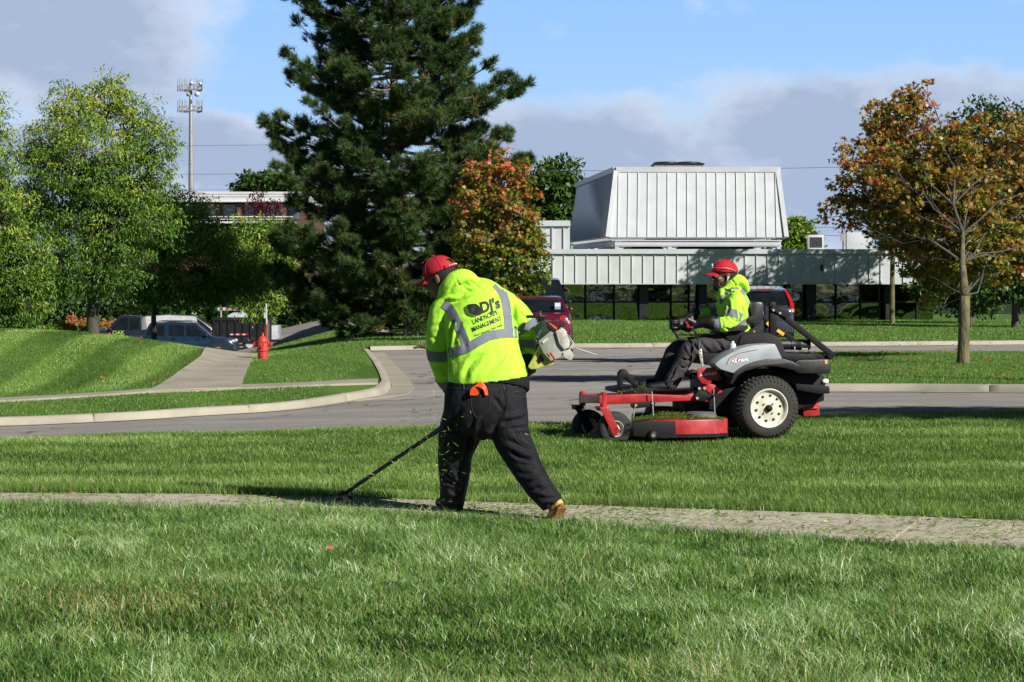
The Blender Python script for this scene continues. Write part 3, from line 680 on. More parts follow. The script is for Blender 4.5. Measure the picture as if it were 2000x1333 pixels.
broad_tree('honey_locust','tall feathery green honey locust on the left, dark trunk behind the striped mound','tree',gz(bx,Yt),
 [(140,215,71,50,55),(205,205,72,60,50),(262,240,72,50,50),(300,290,71,48,50),(95,285,71,45,50),(62,310,72,26,40),(160,310,70,90,70),(250,350,72,85,60),(100,400,71,80,70),(190,430,71,100,80),(110,500,70,60,60),(55,420,71,40,50),(180,530,71.5,105,50),(270,430,72,80,60),(95,550,70.5,45,38)],
 .21,(0,0,2.2),T_feather,.13,62000,M_locust,M_bark,3,'trees along the lawn',droop=.9,clump=.36,tint=(.43,.25),top_tint=.6)
bx=at(300,600,83).x
broad_tree('honey_locust','lower yellow green honey locust with thin trunk beside the blue car','tree',gz(bx,83),
 [(375,412,83,48,40),(330,450,83,70,60),(415,468,83,50,42),(280,520,83,75,60),(400,520,83,90,65),(470,520,84,50,60),(350,565,83,90,34),(440,562,83,66,34),(500,545,84,35,36),(280,572,83,50,26),(330,400,83,30,30)],
 .11,(0,0,1.6),T_feather,.13,44000,M_locust,M_bark,4,'trees along the lawn',droop=.7,clump=.4,tint=(.5,.28),top_tint=.3)
bx=at(-60,600,60).x
broad_tree('honey_locust','bright green honey locust cut off by the left frame edge','tree',gz(bx,60),
 [(-40,250,60,60,70),(-40,340,60,65,70),(5,430,59,50,70),(-40,500,60,100,90),(25,530,59,60,80),(50,580,58.5,45,55),(-30,600,59,80,50),(70,480,59,20,30),(-60,420,60,100,100)],
 .2,(0,0,1.6),T_feather,.115,46000,M_locust,M_bark,5,'trees along the lawn',droop=.8,clump=.34,tint=(.50,.24),top_tint=.4)
# light green trees behind them
broad_tree('honey_locust','pale green tree between the lower locust and the pine, under the brown building','tree',gz(at(520,520,96).x,96,False),
 [(500,460,96,60,38),(540,470,97,40,30),(480,510,96,60,45),(545,520,96,40,40),(505,570,96,50,45)],.14,(0,0,2),T_feather,.2,14000,M_locust,M_bark,6,'trees along the lawn',droop=.5,clump=.5,tint=(.5,.2))
broad_tree('plum_tree','small dark purple plum tree in front of the brown building','tree',(at(515,520,125).x,125,-2.7),
 [(500,392,125,14,10),(528,400,125,20,9),(512,412,125,26,9),(505,378,125,5,7)],.1,(0,0,4.5),T_rh,.16,900,M_plum,M_bark,8,clump=.45,tint=(.5,.3),hollow=.2)
for (px,py,rx,ry,sd,lab) in ((500,362,30,14,11,'dark green tree rising behind the white roof on the left'),(545,358,34,18,12,'dark green tree behind the white roof touching the pine')):
    broad_tree('shade_tree',lab,'tree',(at(px,520,190).x,190,-3),[(px,py,190,rx,ry),(px+8,py+14,190,rx,ry)],.3,(0,0,5),T_rh,.5,2500,M_green,M_bark,sd,'trees beyond the buildings',clump=.8,tint=(.4,.2))
broad_tree('shade_tree','round dark green tree behind the left end of the white sloped box','tree',(at(1085,520,135).x,135,-.9),
 [(1085,365,135,42,42),(1060,400,135,38,40),(1105,400,135,32,45),(1085,440,135,50,40),(1060,345,135,18,18)],.25,(0,0,3.5),T_rh,.34,11000,M_green,M_bark,13,'trees beyond the buildings',clump=.6,tint=(.55,.25))
broad_tree('shade_tree','yellow green tree behind the right end of the office roof','tree',(at(1552,520,125).x,125,-.9),
 [(1552,455,125,26,26),(1535,480,125,26,20),(1575,480,125,18,18)],.2,(0,0,3),T_rh,.3,4500,M_locust,M_bark,14,'trees beyond the buildings',clump=.5,tint=(.5,.2))
# maple on the traffic island
mb_=tb(1881,712,lambda X,Y:h(X,Y)+LAWN)
broad_tree('maple_tree','maple turning orange and red on the grass island at the right, mossy trunk','tree',mb_,
 [(1760,190,48,30,28),(1800,170,48,18,16),(1740,225,48,48,36),(1800,240,48,40,40),(1715,270,48,38,34),(1690,320,47.5,48,42),(1770,310,48,70,55),(1850,300,48,52,50),(1915,270,48,44,38),(1975,290,48,48,55),(1660,370,48,40,28),(1640,408,47.8,34,22),(1700,410,48,55,42),(1770,400,47.5,70,55),(1860,380,47.5,75,60),(1950,380,48,80,65),(2040,340,48,60,90),(2050,440,48,60,80),(1750,470,48,50,36),(1830,470,47.5,62,50),(1920,470,47.5,75,55),(1990,480,48,55,55),(1800,525,48,40,32),(1870,545,47.5,50,34),(1830,575,48,26,20),(1950,530,48,45,35),(1800,380,46.9,60,60),(1880,440,46.8,60,60),(1860,300,47,50,50),(1740,330,47,40,40),(1950,430,47,50,50),(1880,520,47,40,30),(1880,480,46.7,45,50),(1860,400,46.6,45,50),(1900,350,46.8,50,45),(1820,450,46.8,50,40),(1930,500,46.8,40,35)],
 .115,(.03,0,1.35),T_maple,.10,29000,M_maple,M_bark2,21,'trees turning colour',clump=.21,per=26,tint=(.52,.23),top_tint=.25,top=(1850,230,48),hollow=.1)
broad_tree('maple_tree','slender pale trunked maple on the far lawn near the office glass','tree',gz(at(1743,520,91).x,91),
 [(1740,330,91,50,60),(1770,400,91,60,60),(1720,430,91,36,40),(1770,470,91,50,30),(1740,250,91,30,40)],.10,(0,0,3.6),T_maple,.2,6500,M_maple,M_bark2,22,'trees turning colour',clump=.5,tint=(.45,.25),top_tint=.3)
broad_tree('maple_tree','red and green maple in front of the pine, behind the standing worker','tree',gz(at(985,520,68).x,68),
 [(985,325,68,22,24),(940,340,68,30,32),(1010,350,68,30,36),(925,390,68,38,42),(985,400,68,50,46),(1030,400,68,30,40),(940,450,68,52,44),(1010,450,68,42,40),(920,505,68,34,36),(985,510,68,56,40),(1035,480,68,28,30),(1050,520,68,26,34),(1000,555,68,52,30),(1040,555,68,22,24)],
 .10,(0,0,1.3),T_maple,.12,12500,M_redm,M_bark,23,'trees turning colour',clump=.24,per=24,tint=(.46,.24),top_tint=.6)
for (px,Y,lobes,lab,sd) in ((1985,84,[(1960,330,84,50,60),(2010,300,84,50,60),(2050,380,84,70,80),(1980,420,84,60,60),(1930,480,84,50,60),(2000,500,84,70,60),(1960,560,84,70,40),(2040,560,84,70,50),(1915,540,84,35,36)],'dark dense tree behind the maple at the right frame edge',31),
  (2190,35.5,[(2150,-80,35.5,110,110),(2260,-130,35.5,120,120),(2190,30,35.5,110,100),(2340,0,35.5,120,120)],'shade tree standing just outside the right edge by the road',32),
  (3350,20.6,[(3150,-160,20.6,260,150),(3400,-120,20.6,240,160),(3550,-250,20.6,200,160)],'shade tree standing outside the right edge on the near lawn',33),
  (1895,91.5,[(1870,300,91,60,60),(1930,255,91,50,50),(1960,340,91,60,60),(1830,360,91,50,50),(1890,400,91,70,50),(1990,250,91,50,50)],'tall tree behind the island maple, shading the office fascia',35),
  (1880,92,[(1850,520,92,40,40),(1900,560,92,50,45),(1820,560,92,30,30)],'low leafy tree in front of the dark office glass behind the maple trunk',34)):
    broad_tree('shade_tree',lab,'tree',gz(at(px,520,Y).x,Y,Y>50),lobes,.16,(0,0,1.6),T_rh,.22 if Y>50 else .15,9000,M_green,M_bark,sd,'shade trees at the right',clump=.5,tint=(.4,.25))
# unseen trees added behind the camera to darken the glass reflections
for i,(x,y,s_) in enumerate(((-30,-70,1.2),(-14,-62,1),(3,-75,1.3),(20,-66,1.1),(36,-72,1.2),(52,-60,1),(70,-78,1.3))):
    rt=empty('shade_tree',(x,y,hz(x,y)),'added tree far behind the camera, unseen, darkening the office glass','tree','trees added behind the camera')
    g=np.random.default_rng(50+i); n=3500; P=g.normal(0,1,(n,3)); P/=np.linalg.norm(P,axis=1)[:,None]; P*=(g.uniform(.2,1,n)**.5)[:,None]; P=P*np.array([5,5,4.4])*s_+np.array([x,y,hz(x,y)+6*s_])
    link('crown',leaf_mesh('crown',P,g.normal(0,1,(n,3)),g.normal(0,1,(n,3)),g.uniform(.5,.9,n),g.uniform(0,1,n),T_rh),M_green,rt)
    mb=MB(); mb.tube([(x,y,hz(x,y)-.1),(x,y,hz(x,y)+5)],[.3,.18],8); mb.build('trunk',M_bark,rt)
# ---------------------------------------------------------------- the big pine
def pine():
    rs=random.Random(5); g=np.random.default_rng(5); Y0=75.0; k=Y0/F
    x0,y0=at(800,663,Y0).x,Y0; base=Vector((x0,y0,float(hl(x0,y0)))); root=empty('pine_tree',base,'huge dark pine reaching above the frame, rugged grey trunk behind the standing worker','tree')
    tr=[(802,663),(800,600),(795,540),(785,470),(775,380),(770,290),(768,200),(772,100),(770,0),(768,-90),(768,-150)]
    tp=[at(px,py,Y0) for px,py in tr]; tr_r=[.27,.22,.2,.19,.17,.15,.13,.11,.08,.05,.02]
    mb=MB(); mb.tube([base-Vector((0,0,.2))]+tp,[.33]+tr_r,12)
    env_y=[-150,-110,-50,0,50,110,160,200,250,290,330,400,450,520,580,620,650]
    env_l=[10,45,115,180,185,140,228,150,278,245,205,200,235,262,250,225,190]
    env_r=[10,45,100,155,140,150,232,245,150,262,275,200,235,235,215,80,20]
    tufts=[];tn=[]
    def tuft(p,d): tufts.append(p); tn.append(d)
    def bough(py,az,scale=1,yt=None):
        lf=np.interp(py,env_y,env_l); rg=np.interp(py,env_y,env_r); ca=math.cos(az); side=(rg if ca>0 else lf); dep=(lf+rg)/2*.85
        L_=k*math.hypot(side*ca,dep*math.sin(az))*scale*(.35 if (py>555 and math.sin(az)<-.1 and ca>-.75) else 1)
        t_=np.interp(py,[q[1] for q in tr][::-1],[q[0] for q in tr][::-1]); o=at(t_,min(py+25+rs.uniform(0,25),640),Y0)
        tip=Vector((o.x+math.cos(az)*L_,o.y+math.sin(az)*L_,at(0,py,Y0).z+rs.uniform(-.15,.3)))
        mid=o.lerp(tip,.5)+Vector((0,0,-.12*L_)); P=[o,o.lerp(mid,.5)+Vector((0,0,-.03*L_)),mid,mid.lerp(tip,.5)+Vector((0,0,-.03*L_)),tip]
        r0=.035+.012*L_; mb.tube(P,[r0,r0*.8,r0*.6,r0*.4,.012],5)
        nsub=int(5+L_*3.5)
        for i in range(nsub):
            t=rs.uniform(.28,1); j=min(3,int(t*4)); q=P[j].lerp(P[j+1],t*4-j); d=(P[j+1]-P[j]).normalized()
            lat=d.cross(Vector((0,0,1))).normalized()*rs.choice((-1,1)); sl=rs.uniform(.35,.9)*(1.25-.6*t)*min(1.3,.5+L_*.25)
            e=q+(d*.7+lat*rs.uniform(.3,.9)+Vector((0,0,rs.uniform(-.1,.5)))).normalized()*sl
            mb.tube([q,q.lerp(e,.5)+Vector((0,0,-.03)),e],[.018,.013,.008],4)
            dd=(e-q).normalized(); pr_=rs.uniform(.13,.26)
            for s in range(int(9+pr_*38)):
                o_=Vector((rs.gauss(0,1),rs.gauss(0,1),rs.gauss(.15,.8))).normalized(); a=e+o_*pr_*rs.uniform(.35,1); tuft(a,(o_*.9+dd*.5+Vector((0,0,.45))).normalized())
            for s in range(int(1+sl*2)):
                u=rs.uniform(.35,1.05); a=q.lerp(e,u)+Vector((rs.gauss(0,.09),rs.gauss(0,.09),rs.gauss(.03,.07))); tuft(a,(dd+Vector((rs.gauss(0,.4),rs.gauss(0,.4),rs.uniform(.1,.8)))).normalized())
        for s in range(12): tuft(tip+Vector((rs.gauss(0,.12),rs.gauss(0,.12),rs.gauss(0,.08))),(tip-mid).normalized()+Vector((0,0,.5)))
    py=-120
    while py<640:
        nb=7 if py<450 else 9
        a0=rs.uniform(0,6.28)
        for i in range(nb): bough(py+rs.uniform(-26,26),a0+2*math.pi*i/nb+rs.uniform(-.35,.35),rs.uniform(.45,1.0))
        for az in (rs.uniform(-.25,.25),math.pi+rs.uniform(-.25,.25)): bough(py+rs.uniform(-12,12),az,rs.uniform(.9,1.04))
        py+=31+rs.uniform(-8,8)
    # low skirts on the left side reach the ground in deep shade
    mb.build('trunk',M_barkp,root,smooth=True)
    P=np.array([tuple(p) for p in tufts]); Dn=np.array([tuple(p) for p in tn]); nt_=len(P); m=24
    n=nt_*m; idx=np.repeat(np.arange(nt_),m); D=g.normal(0,.62,(n,3))+Dn[idx]; D/=np.linalg.norm(D,axis=1)[:,None]
    st=P[idx]-Dn[idx]*g.uniform(0,.12,n)[:,None]
    Ln=g.uniform(.15,.27,n); S=np.cross(D,g.normal(0,1,(n,3))); S/=np.linalg.norm(S,axis=1)[:,None]; S*=.0088
    V=np.stack([st-S,st+S,st+D*Ln[:,None]],1).reshape(-1,3)
    ti=np.clip(.35+.22*g.normal(0,1,nt_)[idx]+.12*g.normal(0,1,n)+(g.random(nt_)<.05)[idx]*.5,0,1)
    link('crown',np_mesh('crown',V,np.arange(n*3),np.full(n,3),np.repeat(ti,3)),M_needle,root)
    print('pine tufts',nt_)
pine()
# planting bed shrubs beyond the mound
for (px,py,Y,rx,ry,M,lab,sd,ti) in ((122,641,84,16,7,M_redm,'low orange and yellow shrub beyond the grass mound at the left',41,.6),(75,645,80,25,8,M_locust,'low green shrub beyond the mound, left of the orange one',42,.3),(215,632,120,30,10,M_redm,'rusty flower bed behind the pickup cab',43,.7),(150,628,118,26,10,M_redm,'pink and yellow flowers beyond the parking lot',44,.75)):
    broad_tree('shrub',lab,'shrub',(at(px,520,Y).x,Y,at(px,py+ry,Y).z-.3),[(px,py,Y,rx,ry),(px+8,py+3,Y,rx*.8,ry*.8)],.03,(0,0,.2),T_rh,.13,600,M,M_bark,sd,'shrubs beyond the lawn',clump=.2,tint=(ti,.25),limbs=False,hollow=0)

def far_wood():
    g=np.random.default_rng(91); n=60000; px=g.uniform(-500,2600,n); Y=g.uniform(160,176,n); top=vnoise0(px*.016)*34+vnoise0(px*.05+7)*14
    hgt=g.uniform(0,1,n)**.8; base=np.array([hz((a-CX)/F*y,y) for a,y in zip(px[::50],Y[::50])]).repeat(50)[:n]; zt=CAMH+(HOR-(592-top))/F*Y
    P=np.stack([(px-CX)/F*Y,Y,base+(zt-base)*hgt],1); D=g.normal(0,1,(n,3))
    o=link('far_trees',leaf_mesh('far_trees',P,D,g.normal(0,1,(n,3))+np.array([0,-.5,.6]),g.uniform(.35,.7,n),np.clip(g.normal(.4,.2,n),0,1),T_rh),M_green); tag(o,'band of dark trees and hedges far beyond the parking lot','trees',kind='stuff')
def vnoise0(x):
    g=np.random.default_rng(4); T=g.random(512); x=np.asarray(x)+100; i=x.astype(int)%512; u=x-np.floor(x); u=u*u*(3-2*u); return T[i]*(1-u)+T[(i+1)%512]*u
far_wood()
def near_wood():
    g=np.random.default_rng(92); n=26000; px=g.uniform(-400,640,n); Y=g.uniform(138,147,n); top=vnoise0(px*.02+3)*40+vnoise0(px*.06+7)*16
    base=np.array([hz((a-CX)/F*y,y) for a,y in zip(px[::50],Y[::50])]).repeat(50)[:n]; zt=CAMH+(HOR-(600-top))/F*Y
    P=np.stack([(px-CX)/F*Y,Y,base+(zt-base)*g.uniform(0,1,n)**.8],1)
    tag(link('hedge',leaf_mesh('hedge',P,g.normal(0,1,(n,3)),g.normal(0,1,(n,3))+np.array([0,-.5,.6]),g.uniform(.3,.6,n),np.clip(g.normal(.3,.2,n),0,1),T_rh),M_green),'dark overgrown hedge behind the parked vehicles, in front of the brown building','hedge',kind='stuff')
near_wood()

def added_back_wood():  # leaf mass added out of view to keep bright sky out of the glass
    g=np.random.default_rng(93); n=24000; X=g.uniform(-90,120,n); Y=g.uniform(-98,-84,n); zt=9+6*vnoise0(X*.12)+3*vnoise0(X*.5+9)
    P=np.stack([X,Y,1.5+zt*g.uniform(0,1,n)],1)
    tag(link('far_trees',leaf_mesh('far_trees',P,g.normal(0,1,(n,3)),g.normal(0,1,(n,3))+np.array([0,.5,.3]),g.uniform(.8,1.4,n),np.clip(g.normal(.3,.2,n),0,1),T_rh),M_green),'unseen wood added far behind the camera to darken the office glass','trees',kind='stuff')
added_back_wood()
# ---------------------------------------------------------------- parked vehicles
M_glassc=mat('car_glass',(.008,.012,.015),.06,0,.3,2,spec=.45); M_chrome=mat('chrome',(.6,.62,.65),.12,1,.05); M_tail=mat('red_lamp_glass',(.45,.012,.012),.15,0,.2,20,coat=.5); M_clear=mat('clear_lamp_glass',(.6,.62,.65),.1,.3,.2,20); M_ctyre=mat('car_tyre',(.015,.015,.015),.85,0,.3,20); M_alloy=mat('alloy_rim',(.38,.39,.41),.3,.7,.2,20); M_plate=mat('pale_number_plate',(.45,.52,.65),.5,0,.2,30); M_under=mat('black_underbody',(.008,.008,.008),.7,0,.2)
def paint(name,c,met=.3): return mat(name,c,.28,met,.10,5,coat=.8)
def car(label,cat,X,Y,ang,L_,W,H_,P,st,cab,side,zg=None,arch=(.17,.80),r=.33,group=None,name='parked_car',pick=False,rear=None,front=None,lite=False):
    """st: body stations (x fraction from rear 0 to front 1, z0, ztop, width fraction); cab: (x fraction, z) outline of the cabin from rear base over the roof to the windscreen base"""
    zg=hz(X,Y)+.02 if zg is None else zg; root=empty(name,(X,Y,zg),label,cat,group); ca,sa=math.cos(ang),math.sin(ang)
    T=lambda x,y,z: Vector((X+(x-L_/2)*ca-y*sa,Y+(x-L_/2)*sa+y*ca,zg+z))
    mb=MB(); rows=[]; S=crom(st,4); wq=W/2
    for f,z0,zt,wf in S:
        w_=wq*wf; hh=zt-z0; half=[(0,z0),(.8*w_,z0),(.95*w_,z0+.10*hh),(.995*w_,z0+.32*hh),(w_,z0+.55*hh),(.985*w_,z0+.82*hh),(.93*w_,zt-.02),(.80*w_,zt+.005),(.4*w_,zt+.018),(0,zt+.022)]
        ring=half+[(-y,z) for y,z in half[-2:0:-1]]; rows.append([T(f*L_,y,z) for y,z in ring]+[T(f*L_,ring[0][0],ring[0][1])])
    mb.grid(rows); mb.add(rows[0][:-1],[tuple(range(len(rows[0])-1))]); mb.add(rows[-1][:-1],[tuple(range(len(rows[-1])-1))])
    body=mb.build('body',P,root,auto=35)
    # cabin
    zb=cab[0][1]; wb=W/2*.93; wt=W/2*.70; zr=max(z for _,z in cab)
    hw=lambda z: wb+(wt-wb)*max(0,min(1,(z-zb)/(zr-zb)))**1.15
    C=cab; mb=MB(); n=len(C)
    L1=[T(f*L_,hw(z),z) for f,z in C]; L2=[T(f*L_,-hw(z),z) for f,z in C]; B1=[T(f*L_,wb,zb-.02) for f,z in C]; B2=[T(f*L_,-wb,zb-.02) for f,z in C]
    mids=[T(f*L_,0,z+.03*(1 if z>zr-.1 else .3)) for f,z in C]
    q1=[T(f*L_,hw(z)*.88,z+.02*(z>zr-.1)) for f,z in C]; q2=[T(f*L_,-hw(z)*.88,z+.02*(z>zr-.1)) for f,z in C]
    mb.grid([B1,L1,q1,mids,q2,L2,B2]); mb.build('cabin',P,root,auto=30)
    # glass: rear, front, sides, proud of the cabin
    def quad(name,a,b,z0,z1,ins,M=M_glassc,par=body,push=.012,mid=True):
        (fa,za),(fb,zb_)=a,b
        pt=lambda t,y: T((fa+(fb-fa)*t)*L_,y,za+(zb_-za)*t)
        d=(pt(1,0)-pt(0,0)); nrm=d.cross(T(0,1,0)-T(0,0,0)).normalized(); 
        if nrm.z<0: nrm=-nrm
        rows=[]
        for i in range(5):
            t=z0+(z1-z0)*i/4; z=za+(zb_-za)*t; h_=hw(z)*ins; zc=.02*(0 if z<zr-.1 else 1)
            rows.append([pt(t,h_*v)+nrm*(push+.018*(1-v*v)) for v in np.linspace(-1,1,9)])
        mb=MB(); mb.grid(rows); return mb.build(name,M,par,smooth=True)
    k=[i for i in range(n-1)]
    quad('rear_window',C[0],C[1],.10,.92,.86); quad('windscreen',C[-1],C[-2],.06,.94,.88)
    for sy in (1,-1):
        for poly in side:
            mb=MB(); pts=[T(f*L_,sy*(hw(z)+.012),z) for f,z in poly]; c=sum(pts,Vector())/len(pts); mb.add(pts,[tuple(range(len(pts)))]); mb.build('side_window',M_glassc,body)
        fm=max(poly_[0] for poly in side for poly_ in poly)
        mb=MB(); mb.ell(T((fm-.005)*L_,sy*(wb+.09),zb+.06),.07,.09,.06,10); mb.build('mirror',P,body,smooth=True)
    for fx in arch:
        for sy in (1,-1):
            ax=(T(0,1,0)-T(0,0,0))*sy
            c=T(fx*L_,sy*(W/2-.20),r); mb=MB(); mb.lathe(T(fx*L_,sy*(W/2-.25),r+.01),ax,[(0,r*1.18),(.256,r*1.18)],28); 
            mb.build('wheel_arch',M_under,body); mb=MB(); mb.lathe(c,ax,[(0,r*.6),(0,r*.95),(.03,r),(.19,r),(.222,r*.93),(.226,r*.68),(.21,r*.62)],26,True); wh=mb.build('wheel',M_ctyre,root,auto=40)
            mb=MB(); mb.lathe(c,ax,[(.19,r*.66),(.214,r*.64),(.20,r*.3),(.212,.04),(.212,.001)],22)
            for q in range(5):
                a=2*math.pi*q/5; e=(T(1,0,0)-T(0,0,0)); d=e*math.cos(a)+Vector((0,0,1))*math.sin(a); mb.bar(c+ax*.213+d*.05,c+ax*.218+d*r*.6,.05,.012,up=ax)
            mb.build('rim',M_alloy,wh,auto=40)
    return root,T,body,hw
def rrect(T,mb,x,y0,y1,z0,z1,th=.03,sgn=-1):
    o=[T(x,y0,z0),T(x,y1,z0),T(x,y1,z1),T(x,y0,z1)]; mb.prism(o,(T(sgn*th,0,0)-T(0,0,0)))
def red_sedan():
    W=1.82; Y=58.9+2.4; r_,T,b,hw=car('maroon sedan parked tail towards us, right of the standing worker','car',.68,Y,math.pi/2,4.8,W,1.47,paint('maroon_paint',(.11,.008,.022),.2),
      [(0,.30,.86,.80),(.015,.24,.98,.93),(.06,.22,1.05,.985),(.2,.20,1.06,1),(.5,.2,1.0,1),(.75,.2,.95,.99),(.93,.22,.80,.92),(1,.28,.62,.78)],
      [(.10,1.04),(.235,1.40),(.45,1.46),(.58,1.40),(.74,.98)],[[(.17,1.05),(.26,1.34),(.40,1.38),(.41,1.04)],[(.43,1.04),(.42,1.38),(.56,1.35),(.69,1.02)]])
    for s in (1,-1):
        mb=MB(); pts=[(s*.56,.93),(s*.63,1.0),(s*.80,.97),(s*.875,.80),(s*.87,.68),(s*.66,.68)]; mb.prism([T(.0+abs(y)*.06-.03 if abs(y)<.8 else .10,y,z) for y,z in pts],T(.06,0,0)-T(0,0,0)); tl=mb.build('tail_light',M_tail,b,bevel=.01)
        mb=MB(); mb.prism([T(-.012+abs(y)*.055,y,z) for y,z in ((s*.63,.80),(s*.64,.88),(s*.80,.885),(s*.845,.82),(s*.84,.78))],T(.02,0,0)-T(0,0,0)); mb.build('reversing_lamp',M_clear,tl)
    mb=MB(); rrect(T,mb,.0,-.35,.35,.845,.872); mb.build('chrome_strip',M_chrome,b); mb=MB(); rrect(T,mb,.0,-.17,.17,.68,.80,.02); mb.build('number_plate',M_plate,b)
    mb=MB(); mb.add([T(-.06,y,z) for y,z in ((-.80,.34),(.80,.34),(.84,.56),(-.84,.56))]+[T(.1,y,z) for y,z in ((-.86,.34),(.86,.34),(.88,.60),(-.88,.60))],[(0,1,2,3),(4,5,6,7),(0,1,5,4),(1,2,6,5),(2,3,7,6),(3,0,4,7)]); mb.build('bumper',b.data.materials[0],b,bevel=.03)
    V,Fc,Wd,Hh=text2d('CAMRY',1,.01); mb=MB(); mb.add([T(-.036,-.40-v.x/Wd*.17,.84+v.y/Hh*.035) for v in V],Fc); mb.build('model_lettering',M_chrome,b)
    mb=MB(); mb.tube([T(.62,-.45,1.22),T(.62,-.60,1.22)],.10,8); mb.build('seat_headrest',M_plate,b)
    return r_
red_sedan()
def grey_suv():
    r_,T,b,hw=car('grey blue SUV seen from behind, parked beyond the mower seat','SUV',7.95,72.3,math.pi/2-.03,4.55,1.84,1.70,paint('grey_blue_paint',(.055,.06,.085),.35),
      [(0,.34,.98,.88),(.015,.28,1.06,.96),(.05,.25,1.10,.99),(.4,.24,1.08,1),(.7,.24,1.05,.99),(.93,.26,.95,.92),(1,.32,.72,.8)],
      [(.03,1.08),(.10,1.60),(.35,1.70),(.55,1.64),(.74,1.06)],[[(.08,1.12),(.13,1.52),(.28,1.58),(.27,1.12)],[(.29,1.12),(.30,1.58),(.44,1.60),(.45,1.12)],[(.47,1.12),(.46,1.6),(.54,1.57),(.68,1.10)]],r=.36)
    for s in (1,-1):
        mb=MB(); mb.prism([T(.015+.42*max(0,(z-1.05)/.6),y,z) for y,z in ((s*.70,1.58),(s*.60,1.62),(s*.66,1.50),(s*.76,1.22),(s*.76,.90),(s*.90,.90),(s*.895,1.15),(s*.82,1.36))],T(.06,0,0)-T(0,0,0)); tl=mb.build('tail_light',M_tail,b,bevel=.01)
        mb=MB(); rrect(T,mb,.0,s*.80,s*.88,.93,1.03,.02); mb.build('reversing_lamp',M_clear,tl); mb=MB(); rrect(T,mb,-.03,s*.70,s*.86,.50,.58,.02); mb.build('reflector',M_tail,b)
    mb=MB(); rrect(T,mb,.30,-.28,.28,1.625,1.655,.03); mb.build('brake_light',M_tail,b); mb=MB(); rrect(T,mb,-.0,-.16,.16,.86,.98,.02); mb.build('number_plate',M_plate,b)
    mb=MB(); mb.add([T(-.07,y,z) for y,z in ((-.82,.30),(.82,.30),(.86,.66),(-.86,.66))]+[T(.1,y,z) for y,z in ((-.88,.30),(.88,.30),(.90,.70),(-.90,.70))],[(0,1,2,3),(4,5,6,7),(0,1,5,4),(1,2,6,5),(2,3,7,6),(3,0,4,7)]); mb.build('bumper',b.data.materials[0],b,bevel=.03)
    mb=MB(); mb.prism([T(.02,y,z) for y,z in ((-.30,1.02),(.30,1.02),(.28,1.05),(-.28,1.05))],T(-.03,0,0)-T(0,0,0)); mb.build('tailgate_trim',M_chrome,b)
    mb=MB(); mb.tube([T(1.1,0,1.71),T(.95,0,1.86)],.008,5); mb.build('aerial',M_under,b)
grey_suv()
def dark_suv():
    r_,T,b,hw=car('dark navy SUV facing us behind the maroon sedan, only its right side showing','SUV',.80,69.5,-math.pi/2,4.6,1.85,1.85,paint('navy_paint',(.008,.012,.03),.3),
      [(0,.34,1.0,.9),(.05,.28,1.12,.98),(.4,.26,1.12,1),(.68,.26,1.12,1),(.92,.28,1.02,.95),(1,.32,.80,.85)],
      [(.03,1.10),(.08,1.74),(.4,1.85),(.56,1.80),(.72,1.14)],[[(.10,1.16),(.14,1.66),(.38,1.72),(.38,1.16)],[(.40,1.16),(.40,1.72),(.55,1.70),(.66,1.16)]],r=.37,zg=float(hl(.8,69.5)))
    for s in (1,-1): mb=MB(); rrect(T,mb,4.56,s*.60,s*.86,.80,1.02,.05,1); mb.build('headlight',M_clear,b,bevel=.02)
    mb=MB(); rrect(T,mb,4.56,-.5,.5,.70,.95,.05,1); mb.build('grille',M_chrome,b)
dark_suv()
SUVst=[(0,.36,1.02,.88),(.03,.30,1.10,.97),(.3,.28,1.08,1),(.7,.28,1.05,1),(.92,.30,.95,.95),(1,.36,.72,.82)]
def blue_suv():
    Y=107; X=at(371,600,Y).x; r_,T,b,hw=car('steel blue SUV parked side-on beyond the sidewalk spur, facing right','SUV',X,Y,0.02,4.45,1.8,1.72,paint('steel_blue_paint',(.012,.03,.06),.3),
      SUVst,[(.02,1.08),(.09,1.66),(.3,1.72),(.58,1.66),(.74,1.07)],[[(.06,1.14),(.10,1.56),(.25,1.60),(.25,1.12)],[(.30,1.12),(.30,1.60),(.45,1.60),(.46,1.10)],[(.49,1.10),(.48,1.60),(.57,1.57),(.70,1.10)]],r=.36,arch=(.19,.82))
    for s in (1,-1): mb=MB(); mb.ell(T(4.32,s*.70,.84),.10,.14,.08,12); mb.build('headlight',M_clear,b,smooth=True); mb=MB(); rrect(T,mb,.04,s*.76,s*.90,.92,1.06,.06); mb.build('tail_light',M_tail,b)
    for s in (1,-1): mb=MB(); mb.tube([T(.7,s*.58,1.72),T(.8,s*.58,1.78),T(2.3,s*.58,1.77),T(2.45,s*.58,1.70)],.02,6); mb.build('roof_rail',M_under,b)
    mb=MB(); mb.prism([T(x,-.92,z) for x,z in ((.1,.36),(4.3,.36),(4.3,.52),(.1,.52))],T(0,.03,0)-T(0,0,0)); mb.build('sill_trim',M_under,b)
    mb=MB(); mb.add([T(4.35,-.80,.34),T(4.35,.80,.34),T(4.35,.80,.60),T(4.35,-.80,.60),T(4.50,-.74,.36),T(4.50,.74,.36),T(4.50,.74,.58),T(4.50,-.74,.58)],[(4,5,6,7),(0,1,5,4),(1,2,6,5),(2,3,7,6),(3,0,4,7)]); mb.build('bumper',M_under,b,bevel=.03)
    for x in (1.55,2.72): mb=MB(); mb.bar(T(x-.09,-.925,.98),T(x+.09,-.925,.98),.03,.03); mb.build('door_handle',b.data.materials[0],b)
blue_suv()
